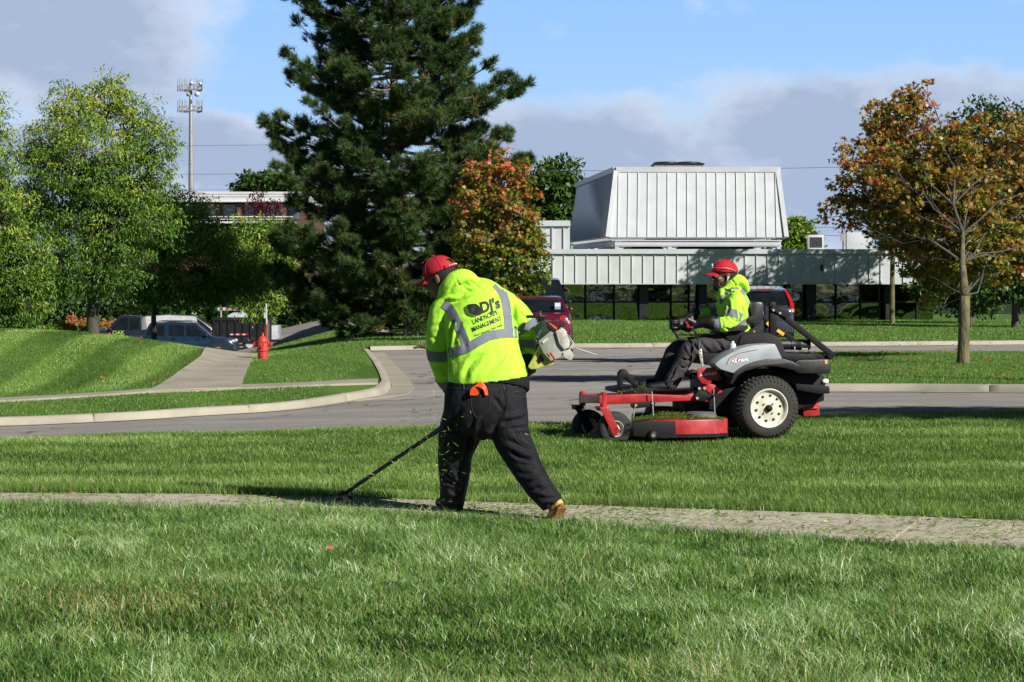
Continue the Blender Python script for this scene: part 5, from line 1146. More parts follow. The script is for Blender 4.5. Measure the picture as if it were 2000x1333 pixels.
# ------------------------------------------------ worker with the string trimmer
def worker():
    Y0=14.5; sp=Space((0,Y0,0),(0,1,0)); P=sp.P
    root=empty('person',P(975,1022,.25).xy.to_3d()+Vector((0,0,.0)),'person seen from behind in printed lime hoodie, walking with a string trimmer','person')
    hc=P(862,545,.50); Hs=1.07
    H=head_frame(hc,(-.86,.42,-.42),(-.30,.05,1),Hs)
    # body under the clothes: one surface from head to feet
    mb=MB(); head_shells(mb,H,Hs,P(905,572,.44))
    loft(mb,sp,[(905,572,.44,30,22),(925,590,.40,52,26),(935,640,.36,56,32),(945,700,.30,58,34),(950,760,.25,60,36)])
    loft(mb,sp,[(868,600,.42,17,17),(853,650,.42,15,15),(856,705,.46,13,13),(878,750,.58,9,9),(884,764,.62,9,7)]); loft(mb,sp,[(1000,590,.38,17,17),(1020,630,.42,15,15),(1030,662,.42,13,13),(1026,700,.38,9,9)])
    loft(mb,sp,[(915,770,.28,32,32),(895,850,.40,25,26),(885,900,.47,19,20),(880,985,.53,12,12)]); loft(mb,sp,[(985,770,.24,32,32),(1010,860,.20,26,26),(1035,915,.16,19,20),(1082,990,.06,12,12)])
    body=link('body',remesh(mb,.008,2),M_skin,root,smooth=True)
    mb=MB(); o=H(0,0,0); M=Matrix(((H(1,0,0)-o).normalized(),(H(0,1,0)-o).normalized(),(H(0,0,1)-o).normalized())).transposed()
    mb.ell(H(0,-.022,.018),.081*Hs,.094*Hs,.082*Hs,20,M); me=remesh(mb,.008,1,amp=.0015); link('hair',me,M_hair,root,smooth=True)
    mb=MB()
    for sx in(-1,1): mb=MB(); mb.ell(H(sx*.031,.080,.008),.0095*Hs,.0095*Hs,.0095*Hs,10); mb.build('eye',M_eyew,root,smooth=True)
    cap(root,H,Hs,True,'red cap with snap strap at the back')
    # hoodie
    C=[]; cr=lambda a,b,w_,d: C.append(([a[:2],b[:2]],w_*1.25,d*1.0))
    mb=MB()
    loft(mb,sp,[(953,743,.26,79,54),(952,734,.26,78,54),(950,720,.27,76,54),(946,690,.29,71,52),(940,650,.33,69,50),(934,615,.36,69,46),(927,591,.39,62,40),(917,573,.42,46,32),(909,562,.44,28,26)],22,4,True,False)
    loft(mb,sp,[(884,588,.41,22,26),(866,606,.41,26,26),(858,640,.41,24.5,24),(857,680,.43,23.5,23),(861,706,.47,23,22),(869,735,.54,20,18),(875,752,.58,16,14)],18,4)
    loft(mb,sp,[(974,582,.38,22,28),(996,600,.38,24,28),(1015,622,.40,25,26),(1024,640,.42,25,24),(1026,660,.43,23,22),(1027,675,.41,20,19),(1028,690,.385,17,16)],18,4)
    # hood bunched behind the neck
    loft(mb,sp,[(866,582,.42,13,20),(874,566,.40,17,24),(889,550,.38,19,26),(908,543,.38,17,26),(924,551,.40,13,24),(934,563,.42,9,18)],16,4)
    loft(mb,sp,[(866,588,.40,9,14),(888,586,.35,11,16),(908,580,.34,11,14),(918,572,.36,9,12)],14,4)
    loft(mb,sp,[(895,562,.38,30,22),(905,572,.38,30,20)],16,2)
    for pts,w_,d in (
        ([(889,541),(894,552),(900,560)],.006,.008),([(868,590),(885,590),(905,584),(922,577)],.010,.013),([(876,572),(884,560),(890,548)],.010,.006),([(902,558),(910,566),(922,570)],.009,.009),([(915,548),(928,556),(938,566)],.010,.006),([(872,583),(892,580),(908,570)],.012,-.007),
        ([(1006,588),(1004,612),(1006,640),(1010,668)],.013,.020),([(886,622),(881,650),(878,690),(881,735)],.013,.022),([(902,628),(894,644),(890,662)],.012,.010),([(896,652),(906,668),(912,690)],.014,.008),
        ([(905,742),(914,718),(928,700),(948,688)],.017,.015),([(918,742),(930,722),(948,702)],.014,-.009),([(940,738),(955,722),(975,700),(1000,672)],.020,.006),([(980,738),(992,716),(1002,690)],.016,.008),([(960,732),(985,712),(1004,682)],.015,-.005),
        ([(934,602),(920,612),(904,618)],.018,.005),([(950,640),(975,632),(1000,628)],.020,.004),([(960,742),(966,734)],.006,.006),([(842,640),(858,634),(876,630)],.012,.007),([(840,660),(858,662),(876,656)],.010,.006),([(838,716),(856,722),(874,718)],.011,.009),([(843,730),(860,735),(878,730)],.009,-.007),
        ([(1012,606),(1024,620),(1036,632)],.012,.007),([(1012,648),(1026,652),(1042,646)],.010,.008),([(1010,664),(1026,660),(1044,662)],.009,.009),([(848,606),(858,598),(868,592)],.014,.005),([(985,566),(998,580),(1006,598)],.014,-.004)): C.append((pts,w_,d))
    hood=link('hoodie',fold(remesh(mb,.0085,4,(),(1,1,.7),.004),C),M_hiviz,root,smooth=True); bv=bvh_of(world_mesh(hood))
    mb=MB()
    for bk in (False,True):
        for pts,wd in (([(866,593),(878,603),(889,622),(899,645),(906,660),(911,676)],17),([(968,554),(981,570),(988,592),(992,618),(994,646)],16)):
            mb=MB(); tape(mb,bv,pts,wd,bk); stripe(mb,hood)
        mb=MB(); tape(mb,bv,[(876,689),(893,686),(912,680),(928,671),(944,662),(960,655),(985,651),(1012,651)],17.5,bk,.0065); stripe(mb,hood)
    for a_ in ((P(857,675,.43),P(858,704,.45),.25,.95,.13),(P(866,726,.52),P(875,752,.58),.40,.98,.12),(P(1022,628,.41),P(1026,654,.42),.05,.75,.13),(P(1027,664,.42),P(1028,688,.39),.25,.92,.12)):
        mb=MB(); band(mb,bv,*a_,slant=(0,0,.035) if a_[2]==.05 else (0,0,0)); stripe(mb,hood)
    # print on the back
    mb=MB(); text_on(mb,bv,"DJ's",(940,612),(979,600),22,.0025,.045,.12); text_on(mb,bv,'LANDSCAPE',(924.5,633.5),(974.5,613.5),9.2,.004,.008,.1); text_on(mb,bv,'MANAGEMENT',(923.5,648.5),(981.5,625.5),9.2,.004,.008,.1)
    text_on(mb,bv,'Four seasons. One team.',(928,658),(983,636),4.6,.004,.012)
    lf=[(912,596),(920,594),(930,594),(937,600),(941,609),(941,614),(932,617),(922,614),(915,607)]; mb.build('back_print',M_print,hood); mb=MB(); poly_on(mb,bv,lf,.003); mb.build('leaf_print',M_print,hood)
    mb=MB(); poly_on(mb,bv,[(906,601),(911,598),(914,608),(921,615.5),(931,618.5),(925,619.5),(915,617),(909,611)],.005); mb.build('leaf_print',M_print2,hood)
    mb=MB(); loft(mb,sp,[(955,762,.25,79.5,54),(955,752,.26,80,55),(953,740,.26,77,53)],22,2,False); me=remesh(mb,.010,2,(),(1,1,1),.002); link('hem_band',me,M_black,hood,smooth=True)
    # trousers
    C=[]; mb=MB()
    loft(mb,sp,[(948,748,.25,76,48),(949,765,.25,78,52),(948,790,.25,81,54),(945,812,.26,78,52)],22,3)
    loft(mb,sp,[(912,775,.27,44,46),(908,810,.30,43,44),(898,850,.38,42,42),(889,885,.44,34,36),(888,915,.47,31,33),(886,950,.50,27,29),(883,980,.53,24,26),(879,1000,.55,22,24)],20,4)
    loft(mb,sp,[(983,775,.24,45,46),(989,810,.23,42,44),(998,850,.21,37,40),(1016,890,.18,33,36),(1036,925,.14,29,32),(1057,958,.09,26,28),(1070,974,.07,24,27),(1079,987,.06,22,25)],20,4,False)
    cr=lambda a,b,w_,d: C.append(([a[:2],b[:2]],w_*1.25,d*1.0))
    cr((985,752,.08),(984,800,.07),.008,.010); cr((984,800,.07),(960,838,.12),.012,.014); cr((960,838,.12),(925,880,.24),.018,-.012); cr((1028,818,.06),(975,828,.08),.012,.014); cr((1030,805,.06),(985,818,.06),.012,-.010); cr((1032,836,.06),(990,838,.06),.011,.011)
    cr((985,858,.08),(1048,885,.04),.014,.014); cr((1000,872,.08),(1046,895,.04),.012,-.010); cr((1010,905,.04),(1050,912,.02),.013,.009); cr((1040,950,.0),(1075,962,-.02),.012,.010); cr((1045,972,.0),(1088,975,-.03),.012,.012); cr((1085,952,.0),(1100,985,-.03),.012,-.008)
    cr((895,895,.32),(918,925,.34),.014,.012); cr((880,915,.34),(905,960,.38),.014,-.012); cr((908,930,.36),(890,985,.42),.013,.012); cr((868,890,.33),(900,885,.3),.014,.009); cr((880,975,.42),(905,960,.42),.012,.010); cr((865,830,.3),(900,840,.27),.016,.008)
    for y in (845,868): cr((858,y,.26),(884,y+3,.24),.012,-.006)
    for a,b,c_,w_,d in (((900,800),(885,830),(868,845),.016,.010),((925,840),(915,870),(905,905),.016,.012),((935,815),(925,850),(918,885),.014,-.010),((1000,850),(1020,845),(1036,850),.011,.010),((995,880),(1012,893),(1040,900),.011,.012),((1004,925),(1030,935),(1060,930),.012,-.009),((1030,960),(1050,955),(1074,945),.012,.009),((1055,990),(1075,985),(1095,990),.011,.010),((865,935),(880,945),(900,940),.011,.009),((872,955),(885,968),(898,962),.011,-.009),((870,990),(884,985),(898,992),.010,.009),((962,775),(975,790),(984,805),.012,.007)): C.append(([a,b,c_],w_,d*1.5))
    tr=link('trousers',fold(remesh(mb,.0085,4,(),(1,1,.8),.004),C),M_pants,root,smooth=True); bt=bvh_of(world_mesh(tr))
    mb=MB()
    def line_on(pts,r=.0022,lift=.001):
        S=crom(pts,5); q=[on(bt,*p,lift) for p in S]; q=[x for x in q if x is not None]
        if len(q)>2: mb.tube(q,r,5)
    line_on([(1005,766),(1016,763),(1029,764)]); line_on([(1003,774),(1016,777),(1029,773)]); line_on([(1003,764),(1002,775)]); line_on([(1029,763),(1030,774)]); line_on([(922,772),(938,774),(955,772)],.003); line_on([(921,772),(921,795),(930,815),(946,810),(956,795),(957,772)])
    line_on([(985,756),(986,780),(978,815),(955,845)]); line_on([(880,758),(950,762),(1026,753)],.003); line_on([(1000,840),(1010,862),(1040,880)]); line_on([(1012,835),(1022,858),(1046,872)])
    for x in (905,983,1018): line_on([(x,750),(x+1,762)],.005,.002)
    mb.build('stitching',M_pants2,tr)
    # glove on the right hand, closed round the grip, and the left one in front of the thigh
    mb=MB(); grip(mb,P(1031,724,.30),(P(1060,703,.25)-P(1000,745,.35)),P(1028,690,.37)-P(1031,724,.30),.017,1.05,-1)
    loft(mb,sp,[(1028,686,.385,15,14),(1030,700,.36,12,12),(1031,712,.33,11,11)],14,2); link('glove',remesh(mb,.0045,1),M_glove,root,smooth=True)
    mb=MB(); grip(mb,P(893,776,.56),(P(960,760,.40)-P(900,800,.52)),P(876,750,.58)-P(893,776,.56),.017,1.05,1)
    loft(mb,sp,[(874,750,.58,16,14),(880,762,.585,14,12),(886,770,.58,13,11)],14,2); link('glove',remesh(mb,.0045,1),M_glove,root,smooth=True)
    # boots
    def boot(toe,heel,ank,M1=M_boot,M2=M_sole):
        toe=Vector(toe);heel=Vector(heel);ank=Vector(ank); f=(toe-heel); L_=f.length; f.normalize(); s_=f.cross(ank-heel).normalized(); u=s_.cross(f)
        mb=MB(); M=Matrix((s_,f,u)).transposed()
        mb.ell(heel+f*.04+u*.045,.038,.048,.045,16,M); mb.ell(heel+f*(L_*.5)+u*.04,.042,.10,.040,16,M); mb.ell(toe-f*.055+u*.035,.046,.062,.036,16,M); mb.tube([heel+f*.05+u*.04,ank],[.045,.048],14)
        b=link('boot',remesh(mb,.006,2,amp=.0008),M1,root,smooth=True)
        mb=MB(); O_=[]
        for k in range(28):
            a=2*math.pi*k/28; y=L_*.5+math.cos(a)*L_*.52; w_=.048*(1-.18*math.exp(-((y/L_-.35)/.15)**2)); O_.append(heel+f*y+s_*math.sin(a)*w_*(.9 if y<L_*.4 else 1)+u*.012)
        mb.prism(O_,-u*.024); so_=mb.build('sole',M2,b,bevel=.003)
        mb=MB()
        for k in range(9): y=.02+k*(L_-.04)/8; mb.obox(heel+f*y-u*.014,s_*.034,f*.006,u*.004)
        mb.build('tread',M2,so_)
        return b
    boot(P(1079,1032,.11),P(1098,986,.0),P(1080,982,.10)); 
    lt=P(862,1003,.72); boot((lt.x-.02,lt.y,.015),(P(882,1003,.50).x,Y0+.50,.015),P(881,970,.54),M_blackp,M_blackp)
worker()
def trimmer():
    sp=Space((0,14.5,0),(0,1,0)); P=sp.P; A=P(655,990,.90); A.z=.05; B=P(1040,717,.27)
    root=empty('string_trimmer',A.copy(),'string trimmer with long black shaft and dirty white engine, held by the standing worker','string trimmer')
    mb=MB(); mb.tube([A.lerp(B,t) for t in (.03,.3,.6,.8,1)],.0135,14); mb.tube([A.lerp(B,t) for t in (.50,.62)],.019,12); mb.tube([A.lerp(B,t) for t in (.86,.97)],.020,12); mb.build('shaft',M_blackp,root,smooth=True)
    mb=MB(); d=(A-B).normalized(); mb.tube([A.lerp(B,.05),A.lerp(B,.01),A+Vector((-.01,0,-.01))],[.02,.026,.028],12); mb.build('gear_head',M_blackp,root,smooth=True)
    mb=MB(); mb.lathe(A+Vector((-.005,0,-.045)),(-.1,0,1),[(0,.02),(.004,.05),(.03,.055),(.05,.04),(.055,.02)],20); mb.build('spool_head',M_blackp,root,smooth=True)
    mb=MB(); rows=[]
    for r_ in (.03,.1,.13): rows.append([A+Vector((math.cos(a)*r_+.02,math.sin(a)*r_-.02,.03-(.03 if r_>.12 else 0))) for a in np.linspace(-1.2,1.6,12)])
    mb.grid(rows); mb.build('guard',M_blackp,root,smooth=True)
    M_cream2=mat('dirty_cream_plastic',(.34,.33,.27),.45,0,.3,18,bump=.001,bscale=70,col2=(.62,.62,.56)); M_tank=mat('grey_translucent_tank',(.24,.27,.23),.3,0,.25,14,col2=(.42,.44,.38)); M_yel=mat('yellow_green_plastic',(.48,.50,.10),.4,0,.2,20); M_or=mat('orange_trim',(.7,.12,.03),.5); M_dg=mat('dark_green_cover',(.012,.03,.014),.45,0,.3,16)
    D0=.17
    def pr(name,pts,d0,d1,M,bev=.006,par=root):
        mb=MB(); Q=[P(x,y,d0) for x,y in pts]; mb.prism(Q,(0,d1-d0,0)); return mb.build(name,M,par,bevel=bev)
    cone=pr('clutch_cone',[(1031,717),(1050,683),(1056,668),(1082,702),(1083,712),(1047,722),(1036,722)],.19,.30,M_yel,.012)
    pr('cone_opening',[(1049,703),(1056,691),(1064,704),(1053,711)],.183,.189,M_blackp,.001,cone)
    tk=pr('fuel_tank',[(1051,667),(1075,647),(1088,655),(1107,683),(1094,699),(1076,706),(1061,690)],.15,.33,M_tank,.008)
    pr('engine_cover',[(1085,647),(1098,641),(1104,644),(1113,668),(1111,680),(1102,684),(1092,672)],.13,.34,M_cream2,.008)
    st=pr('starter_housing',[(1101,648),(1106,649),(1122,671),(1119,683),(1112,681),(1104,662)],.145,.32,M_cream2,.005)
    mb=MB()
    for k in range(7):
        t=k/6; a=P(1103+t*11,654+t*21,.142); b=P(1109+t*9.5,651+t*18,.142); mb.bar(a,b,.006,.008,up=(0,1,0))
    mb.build('vent_slot',M_blackp,st)
    pr('muffler_guard',[(1099,689),(1113,681),(1121,694),(1117,704),(1110,703),(1101,698)],.14,.30,M_cream2,.005); pr('cover_rib',[(1058,668),(1068,659),(1071,663),(1061,672)],.143,.149,M_cream2,.001,tk)
    mb=MB()
    for (x,y) in ((1071,690),(1076,688),(1081,695)): mb.bar(P(x,y,.146),P(x+4,y+7,.146),.006,.004,up=(0,1,0))
    mb.build('warning_mark',M_or,tk)
    af=pr('air_filter_cover',[(1043,640),(1058,626),(1068,628),(1082,640),(1076,650),(1062,657),(1052,671),(1047,664)],.16,.32,M_dg,.012)
    pr('trim_strip',[(1070,630),(1076,633),(1092,644),(1088,646)],.155,.30,M_or,.002,af); pr('shroud',[(1064,628),(1076,634),(1088,646),(1078,651),(1070,643)],.158,.31,M_blackp,.008,af)
    V,Fc,W,Hh=text2d('ECHO',1,.02); mb=MB(); p0=np.array((1051.,661.)); u=np.array((8.,-15.))/W; t=u/np.hypot(*u); up=np.array([t[1],-t[0]])*5/Hh
    mb.add([P(*(p0+u*v.x+up*v.y),.154) for v in V],Fc); mb.build('cover_lettering',mat('pale_lettering',(.10,.17,.10),.6),af)
    mb=MB(); mb.tube([P(1028,619,.22),P(1068,618,.22)],.010,8); mb.tube([P(1054,607,.22),P(1054,628,.22)],.014,8); mb.tube([P(1060,618,.22),P(1062,630,.24)],.008,8); mb.build('throttle_bracket',M_blackp,root,smooth=True)
    mb=MB(); mb.tube([P(1090,644,.15),P(1097,632,.16),P(1102,640,.15),P(1102,652,.14)],.006,8); mb.build('spark_lead',M_blackp,root,smooth=True)
    mb=MB(); mb.tube([B.lerp(A,.02),B.lerp(A,.10)],.021,12); mb.bar(B.lerp(A,.05)+Vector((0,0,-.02)),B.lerp(A,.02)+Vector((0,0,-.055)),.015,.02); mb.build('grip',M_blackp,root,smooth=True)
trimmer()
def line_coil():
    P=Space((0,14.5,0),(0,1,0)).P; mb=MB()
    for i in range(8):
        x0=919+i*2.3; x1=950-abs(i-3)*1.0+i*.5; top=747+abs(i-4)*1.9; d=.055+i*.004
        pts=[P(x0,773,d),P(x0+1+i*.6,762,d),P((x0+x1)/2-3,top,d),P(x1-3,top+6+i*.7,d),P(x1+1,773,d)]
        S=crom([tuple(p) for p in pts],5); mb.tube([Vector(s) for s in S],.0042,7)
    tag(settle(mb.build('trimmer_line',mat('orange_nylon_line',(.85,.10,.02),.35),smooth=True)),'coil of orange trimmer line sticking out of the worker\'s back pocket','trimmer line')
line_coil()
# ------------------------------------------------ the riding mower and its driver
M_redp=mat('red_enamel',(.36,.018,.022),.4,0,.22,9,bump=.0006,bscale=60,coat=.15); M_chas=mat('black_chassis',(.006,.006,.007),.6,0,.4,9,bump=.001,bscale=50,spec=.25); M_silver=mat('silver_grey_plastic',(.30,.33,.36),.42,0,.06,5); M_tyre=mat('rubber_tyre',(.018,.018,.017),.85,0,.4,14,bump=.0015,bscale=60,col2=(.035,.034,.03))
M_rim=mat('dusty_cream_rim',(.50,.48,.38),.5,0,.25,14,col2=(.62,.61,.52)); M_seat=mat('black_vinyl',(.02,.02,.022),.38,0,.2,10,bump=.0008,bscale=90); M_steel=mat('bare_steel',(.45,.43,.38),.4,.5,.25,30); M_yst=mat('yellow_sticker',(.75,.42,.02),.5,0,.1,20); M_wlet=mat('white_lettering',(.8,.8,.8),.5); M_rlet=mat('red_badge',(.35,.03,.04),.5); M_gunk=leaf_mat('wet_clippings',[(0,(.03,.05,.01)),(.5,(.07,.13,.015)),(1,(.16,.24,.03))],.2,.5)
MY=(-math.sin(R(12)),math.cos(R(12)),0)
MS=Space(at(1502,860,21.35),MY); MS.O.z=0; MP=MS.P
NV=Vector(MY)
def mower():
    root=empty('riding_mower',Vector((MS.O.x-.6,MS.O.y+.6,0)),'red and grey zero turn riding mower carrying the seated driver','mower')
    def pr(name,pts,l0,l1,M,bev=.006,par=root,mb=None):
        m=mb or MB(); Q=[MP(x,y,l0) for x,y in pts]; m.prism(Q,NV*(l1-l0)); return m.build(name,M,par,bevel=bev) if mb is None else None
    s_=21.3/F
    def wheel(px,py,lat,r,w_,rimr,name='rear_wheel',seg=48,front=False):
        c=MP(px,py,lat); cc=c+NV*w_/2
        mb=MB(); R0=rimr*1.03; prof=[(0,R0),(-.004,R0*1.04),(.0,r*.80),(.012,r*.90),(.035,r*.965),(.06,r*.985),(w_-.06,r*.985),(w_-.035,r*.965),(w_-.012,r*.90),(w_,r*.8),(w_+.004,R0*1.04),(w_,R0)]
        if front: prof=[(.01,R0),(0,R0*1.1),(.0,r*.75),(.01,r*.9),(.03,r*.985),(w_/2,r),(w_-.03,r*.985),(w_-.01,r*.9),(w_,r*.75),(w_,R0*1.1),(w_-.01,R0)]
        mb.lathe(c,NV,prof,seg,True)
        if not front:
            x=NV.cross(Vector((0,0,1))).normalized(); y=Vector((0,0,1))
            for k in range(42):
                a=2*math.pi*k/42
                for lo,hi,tw in ((-.002,.05,0),(.055,.10,.05),(w_-.10,w_-.055,.05),(w_-.05,w_+.002,0)):
                    aa=a+(tw if lo>.03 else 0)+(.07 if lo>w_/2 else 0); d=x*math.cos(aa)+y*math.sin(aa); e=NV.cross(d).normalized()
                    rr=r*(.945 if lo in (-.002,w_-.05) else .985); tilt=(d*(-.022) if lo==-.002 else d*.022 if lo==w_-.05 else Vector((0,0,0)))
                    if lo==-.002: mb.prism([c+NV*(-.003)+d*r*.84-e*.006,c+NV*(-.003)+d*r*.84+e*.006,c+NV*.045+d*r*1.0+e*.011,c+NV*.045+d*r*1.0-e*.011],d*.008+e*.002)
                    else: mb.obox(c+NV*(lo+hi)/2+d*rr,NV*(hi-lo)/2,e*.012,d*.013)
        wh=mb.build(name,M_tyre,root,auto=35)
        wh.name='wheel' if name=='rear_wheel' else 'caster_wheel'
        mb=MB(); q=rimr; mb.lathe(c,NV,[(.0,q*1.04),(-.008,q*1.03),(-.008,q*.97),(.018,q*.90),(.030,q*.80),(.026,q*.62),(.020,q*.40),(.014,q*.22),(.014,q*.02)],40,False,False)
        rim=mb.build('rim',M_rim if not front else M_rim,wh,smooth=True)
        if not front:
            x=NV.cross(Vector((0,0,1))).normalized(); y=Vector((0,0,1)); mb=MB()
            for k in range(10):
                a=2*math.pi*k/10+.15; mb.lathe(c+(x*math.cos(a)+y*math.sin(a))*q*.66+NV*.0255,NV,[(-.004,.0002),(-.004,.0125),(.004,.0125)],12)
            mb.build('rim_hole',M_chas,rim); mb=MB()
            mb.lathe(c+NV*.0,NV,[(-.022,.0005),(-.022,.022),(-.010,.032),(.016,.034)],20); mb.build('hub',M_chas,rim,smooth=True); mb=MB()
            for k in range(4): a=math.pi/4+k*math.pi/2; mb.lathe(c+(x*math.cos(a)+y*math.sin(a))*q*.33+NV*.012,NV,[(-.012,.0005),(-.012,.009),(.006,.009)],6)
            mb.build('lug_nut',M_steel,rim)
        else:
            mb=MB(); mb.lathe(c,NV,[(-.03,.0005),(-.03,.016),(.02,.03)],14); mb.build('hub',M_steel,rim)
        return wh
    wheel(1502,798,0,.300,.27,.182); wheel(1502,790,.98,.300,.27,.182)
    wheel(1203,838,.20,.163,.13,.075,'c',36,True); wheel(1152,833,1.02,.163,.13,.075,'c',36,True)
    # frame
    pr('frame_rail',[(1184,772),(1262,770),(1340,773),(1358,766),(1384,764),(1384,785),(1340,783),(1262,788),(1184,791)],.26,.34,M_redp); pr('frame_rail',[(1140,770),(1262,768),(1384,764),(1384,780),(1262,786),(1140,788)],1.02,1.10,M_redp)
    mb=MB(); mb.bar(MP(1178,780,.24),MP(1137,779,1.12),.07,.08); mb.build('front_crossbar',M_redp,root,bevel=.006)
    for px,lat,top,bot in ((1178.5,.265,769,799),(1137.5,1.085,767,794)):
        mb=MB(); a=MP(px,top,lat); b=MP(px,bot,lat); mb.tube([b,a],.032,16); mb.tube([a,a+Vector((0,0,.012))],.025,12); mb.build('caster_pivot',M_redp,root,auto=40)
    for dx,l0 in ((0,.17),(0,.345)): pr('caster_fork',[(1172,797),(1188,797),(1193,806),(1211,842),(1203,852),(1196,849),(1190,834)],l0,l0+.012,M_redp,.003)
    pr('fork_bridge',[(1171,796),(1189,796),(1193,804),(1174,804)],.17,.357,M_redp,.004); pr('fork_bridge',[(1124,793),(1140,793),(1143,800),(1126,802)],.99,1.18,M_chas,.004)
    for l0 in (.985,1.165): pr('caster_fork',[(1123,797),(1140,797),(1144,806),(1160,836),(1150,846),(1145,842)],l0,l0+.012,M_chas,.003)
    # foot platform, pedal, deck linkage
    pr('foot_platform',[(1215,762),(1250,757),(1330,763),(1380,770),(1380,776),(1215,770)],.34,1.0,M_chas)
    pr('deck_pedal',[(1209,756),(1209,730),(1214,723),(1222,722),(1230,731),(1240,733),(1242,738),(1236,742),(1254,757),(1250,760),(1232,749),(1222,738),(1217,740),(1217,758)],.42,.50,M_chas,.004)
    mb=MB(); a=MP(1274,765,.30); b=MP(1364,759,.30); n=30; mb.tube([a,b],.011,10)
    mb2=MB(); pts=[]
    for i in range(300): t=i/299; c=a.lerp(b,.06+.88*t); th=t*2*math.pi*26; pts.append(c+Vector((0,0,1))*math.cos(th)*.016+NV*math.sin(th)*.016)
    mb.tube(pts,.0042,5); mb.build('assist_spring',M_chas,root,smooth=True)
    pr('link_plate',[(1232,788),(1278,783),(1281,788),(1278,794),(1238,799),(1232,795)],.22,.24,M_chas,.003); pr('link_plate',[(1355,777),(1368,757),(1372,758),(1384,770),(1398,768),(1400,776),(1390,776),(1374,783),(1357,783)],.22,.24,M_chas,.003)
    for px,py in ((1242,792),(1275,788),(1362,778),(1395,771),(1366,759),(1376,759)):
        mb=MB(); mb.lathe(MP(px,py,.205),NV,[(0,.0005),(0,.013),(.02,.013)],10); mb.build('bolt',M_steel,root)
    for x0,y0,x1,y1 in ((1273,765,1276,812),(1394,760,1396,808),(1240,795,1236,822)):
        mb=MB(); mb.tube([MP(x0,y0,.21),MP(x1,y1,.21)],.006,8); mb.build('hanger_rod',M_steel,root)
    # deck: a curved skirt round three blades
    mb=MB(); O_=[(1233,.45),(1238,.25),(1262,.05),(1300,-.04),(1345,-.06),(1395,-.05),(1421,.02),(1421,.40),(1421,1.3),(1300,1.38),(1238,1.2),(1233,.8)]
    def DP(px,lat,py): p=MP(px,py,lat); return p
    zt=MP(1370,820,-.04).z; zb=MP(1370,854,-.04).z; ring=[]
    base=[MP(px,840,la) for px,la in O_]
    for z in (zb,zt): ring.append([Vector((p.x,p.y,z)) for p in base])
    n=len(base); mb.add(ring[0]+ring[1],[(i,(i+1)%n,n+(i+1)%n,n+i) for i in range(n)]+[tuple(range(n,2*n))]); dk=mb.build('mower_deck',M_redp,root,bevel=.012); 
    mb=MB(); q=[MP(px,853,la-.01) for px,la in O_[:8]]; 
    for a,b in zip(q[:-1],q[1:]): mb.bar((a.x,a.y,zb+.015),(b.x,b.y,zb+.015),.016,.032)
    mb.build('skirt_edge',M_chas,dk)
    pr('side_plate',[(1237,826),(1262,822),(1320,823),(1320,852),(1300,857),(1237,852)],-.065,-.055,M_chas,.004,dk)
    mb=MB(); c=MP(1276,851,-.10); mb.lathe(c,NV,[(0,.012),(0,.045),(.02,.05),(.08,.05),(.1,.045),(.1,.012)],20); mb.build('anti_scalp_roller',M_chas,dk,smooth=True)
    mb=MB(); mb.lathe(c-NV*.004,NV,[(0,.001),(0,.02)],14); mb.build('roller_core',M_steel,dk)
    for px,la in ((1368,.22),(1330,.75),(1290,1.1)):
        mb=MB(); p=MP(px,812,la); mb.lathe((p.x,p.y,zt-.005),(0,0,1),[(0,.16),(.045,.15),(.06,.12),(.062,.02),(.05,.001)],28); mb.build('belt_cover',mat('dusty_grey_cover',(.10,.10,.09),.8,0,.3,12),dk,auto=40)
    g=np.random.default_rng(3); n=14000; u=g.uniform(0,1,n); la=g.uniform(-.02,.8,n); px=1238+ (1415-1238)*u
    P=np.array([tuple(MP(float(a),820,float(b))) for a,b in zip(px,la)]); hum=.05*np.exp(-((u-.45)/.3)**2)*(.5+vnoise_s(P[:,0]*9,P[:,1]*9)); P[:,2]=zt+hum*g.uniform(.2,1,n)
    near=(g.random(n)<.12); P[near,2]-=g.uniform(0,.05,near.sum()); 
    D=g.normal(0,1,(n,3)); D[:,2]*=.4; tag(link('clippings',leaf_mesh('clippings',P,D,g.normal(0,1,(n,3)),g.uniform(.008,.024,n),g.uniform(0,1,n),T_feather),M_gunk,dk),kind='stuff')
    # footplate clippings
    n=700; px=g.uniform(1208,1262,n); la=g.uniform(.30,.55,n); P=np.array([tuple(MP(float(a),float(767-max(0,(a-1208))*.28*g.uniform(.3,1)),float(b))) for a,b in zip(px,la)])
    tag(link('clippings',leaf_mesh('clippings',P,g.normal(0,1,(n,3)),g.normal(0,1,(n,3)),g.uniform(.012,.03,n),g.uniform(0,1,n),T_feather),M_gunk,root),kind='stuff')
    # centre body
    pr('chassis',[(1385,735),(1440,728),(1560,726),(1610,735),(1610,783),(1560,800),(1470,815),(1420,812),(1385,800)],.30,.95,M_chas,.01)
    pr('drive_housing',[(1335,785),(1385,770),(1440,760),(1440,838),(1335,815)],.45,.85,M_chas,.01)
    pl=pr('red_side_plate',[(1362.5,722),(1366,719.5),(1396,718),(1399,721),(1411,741),(1401,744),(1392,742),(1389,748),(1382,752),(1371,749),(1362.5,737)],.20,.215,M_redp,.003)
    pr('red_side_plate',[(1371,757),(1384,749),(1396,752),(1412,766),(1400,770),(1386,768)],.225,.235,M_redp,.003)
    mb=MB()
    for px,py in ((1378,724),(1378,746)): mb.lathe(MP(px,py,.193),NV,[(0,.0005),(0,.005),(.01,.005)],8)
    mb.build('plate_bolt',M_chas,pl)
    mb=MB()
